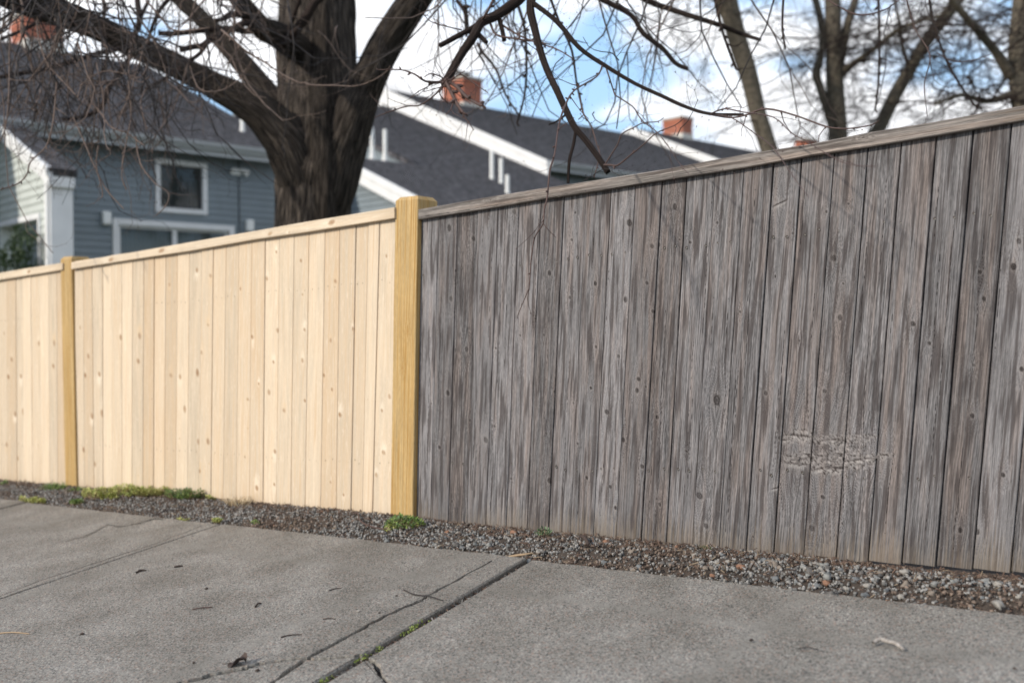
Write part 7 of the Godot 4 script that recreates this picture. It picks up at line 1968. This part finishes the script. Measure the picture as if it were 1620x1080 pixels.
	crumb("dark crumb on the pavement in front of the grey fence", 1.879, 0.77, 0.0059, M.bark_bit, "bark_crumb", "bark crumb")
	crumb("small dark crumb on the pavement at the lower right", 2.444, 0.712, 0.0044, M.bark_bit, "bark_crumb", "bark crumb")
	crumb("tiny dark crumb left of the pale pebble", 0.758, 0.833, 0.0040, M.bark_bit, "bark_crumb", "bark crumb")
	crumb("tiny dark crumb beside the groove, below the pale pebble", 0.824, 0.972, 0.0038, M.bark_bit, "bark_crumb", "bark crumb")
	crumb("large pale flat stone lying at the right end of the gravel", 2.336, 0.334, 0.0186, M.stones[5], "stone", "stone")
	crumb("smooth grey stone beside the weed at the new post", -0.003, 0.152, 0.0158, M.stones[2], "stone", "stone")
	dead_leaf(0.759, 1.421)
	joint_fill([Vector2(1.06, 1.45), Vector2(1.028, 1.22), Vector2(1.005, 1.05), Vector2(0.977, 0.85), Vector2(0.945, 0.62), Vector2(0.914, 0.4)])


func dead_leaf(a: float, c: float) -> void:
	var mb := MB.new()
	var rows := []
	var uvs := []
	for i in 9:
		var row := PackedVector3Array()
		var uvr := PackedVector2Array()
		for k in 7:
			var u := i / 8.0 - 0.5
			var v := k / 6.0 - 0.5
			var w := 0.030 * sqrt(maxf(0.0, 1.0 - 3.6 * u * u)) + 0.002
			var y := 0.006 + 0.026 * absf(v) * (0.5 + u) + 0.010 * sin(u * 5.0) + 0.004 * sin(v * 14.0 + u * 9.0)
			row.append(Vector3(u * 0.05, maxf(y, 0.001), v * w * 1.3))
			uvr.append(Vector2(u, v))
		rows.append(row)
		uvs.append(uvr)
	mb.grid(rows, uvs)
	mb.tube(PackedVector3Array([Vector3(-0.023, 0.004, 0), Vector3(-0.036, 0.002, 0.004)]), PackedFloat32Array([0.0009, 0.0007]), 5)
	var m := part("dead_leaf", mb.mesh(), M.dead_leaf, self, fence_frame * Transform3D(Basis(Vector3.UP, 0.5), Vector3(a, ground_y(a, c), c)))
	tag(m, "curled brown dead leaf on the pavement beside the crack", "dead leaf")


func joint_fill(line: Array) -> void:
	# needles, bark and moss that have gathered in the wide joint
	var rg := RandomNumberGenerator.new()
	rg.seed = 12
	var mb := MB.new()
	var ms := MB.new()
	for i in 330:
		var t := rg.randf() * (line.size() - 1.001)
		var p: Vector2 = (line[int(t)] as Vector2).lerp(line[int(t) + 1], t - int(t))
		var q := Vector3(p.x + rg.randf_range(-0.009, 0.009), ground_y(p.x, p.y) - rg.randf_range(0.013, 0.021), p.y)
		var mossy := t > 0.15 and t < 0.5 or t > 0.8 and t < 1.35 or t > 1.9 and t < 2.5
		if mossy and rg.randf() < 0.5:
			for k in 4:
				var g := rg.randf_range(0.7, 1.2)
				ms.tint = Color(0.17 * g, 0.22 * g, 0.035 * g)
				leaf(ms, q + Vector3(rg.randfn(0, 0.003), 0.007 + rg.randf() * 0.005, rg.randfn(0, 0.006)), Vector3(rg.randfn(0, 0.5), 1, rg.randfn(0, 0.5)).normalized(), 0.006, 0.0025)
		else:
			var g := rg.randf_range(0.5, 1.5)
			mb.tint = Color(0.09 * g, 0.055 * g, 0.04 * g) if rg.randf() < 0.7 else Color(0.16 * g, 0.15 * g, 0.14 * g)
			var l := rg.randf_range(0.003, 0.010)
			mb.box(Vector3(-l, -0.0012, -0.0016), Vector3(l, 0.0012, 0.0016), 0.0, Transform3D(Basis.from_euler(Vector3(rg.randfn(0, 0.4), rg.randf() * TAU, rg.randfn(0, 0.4))), q))
	var d := part("joint_litter", mb.mesh(), M.gravel, self, fence_frame)
	d.set_meta("kind", "stuff")
	tag(d, "bark and needles gathered in the wide pavement joint", "litter")
	var o := part("joint_moss", ms.mesh(), M.leafy, self, fence_frame)
	o.set_meta("kind", "stuff")
	tag(o, "bright green moss growing in the wide pavement joint", "moss")
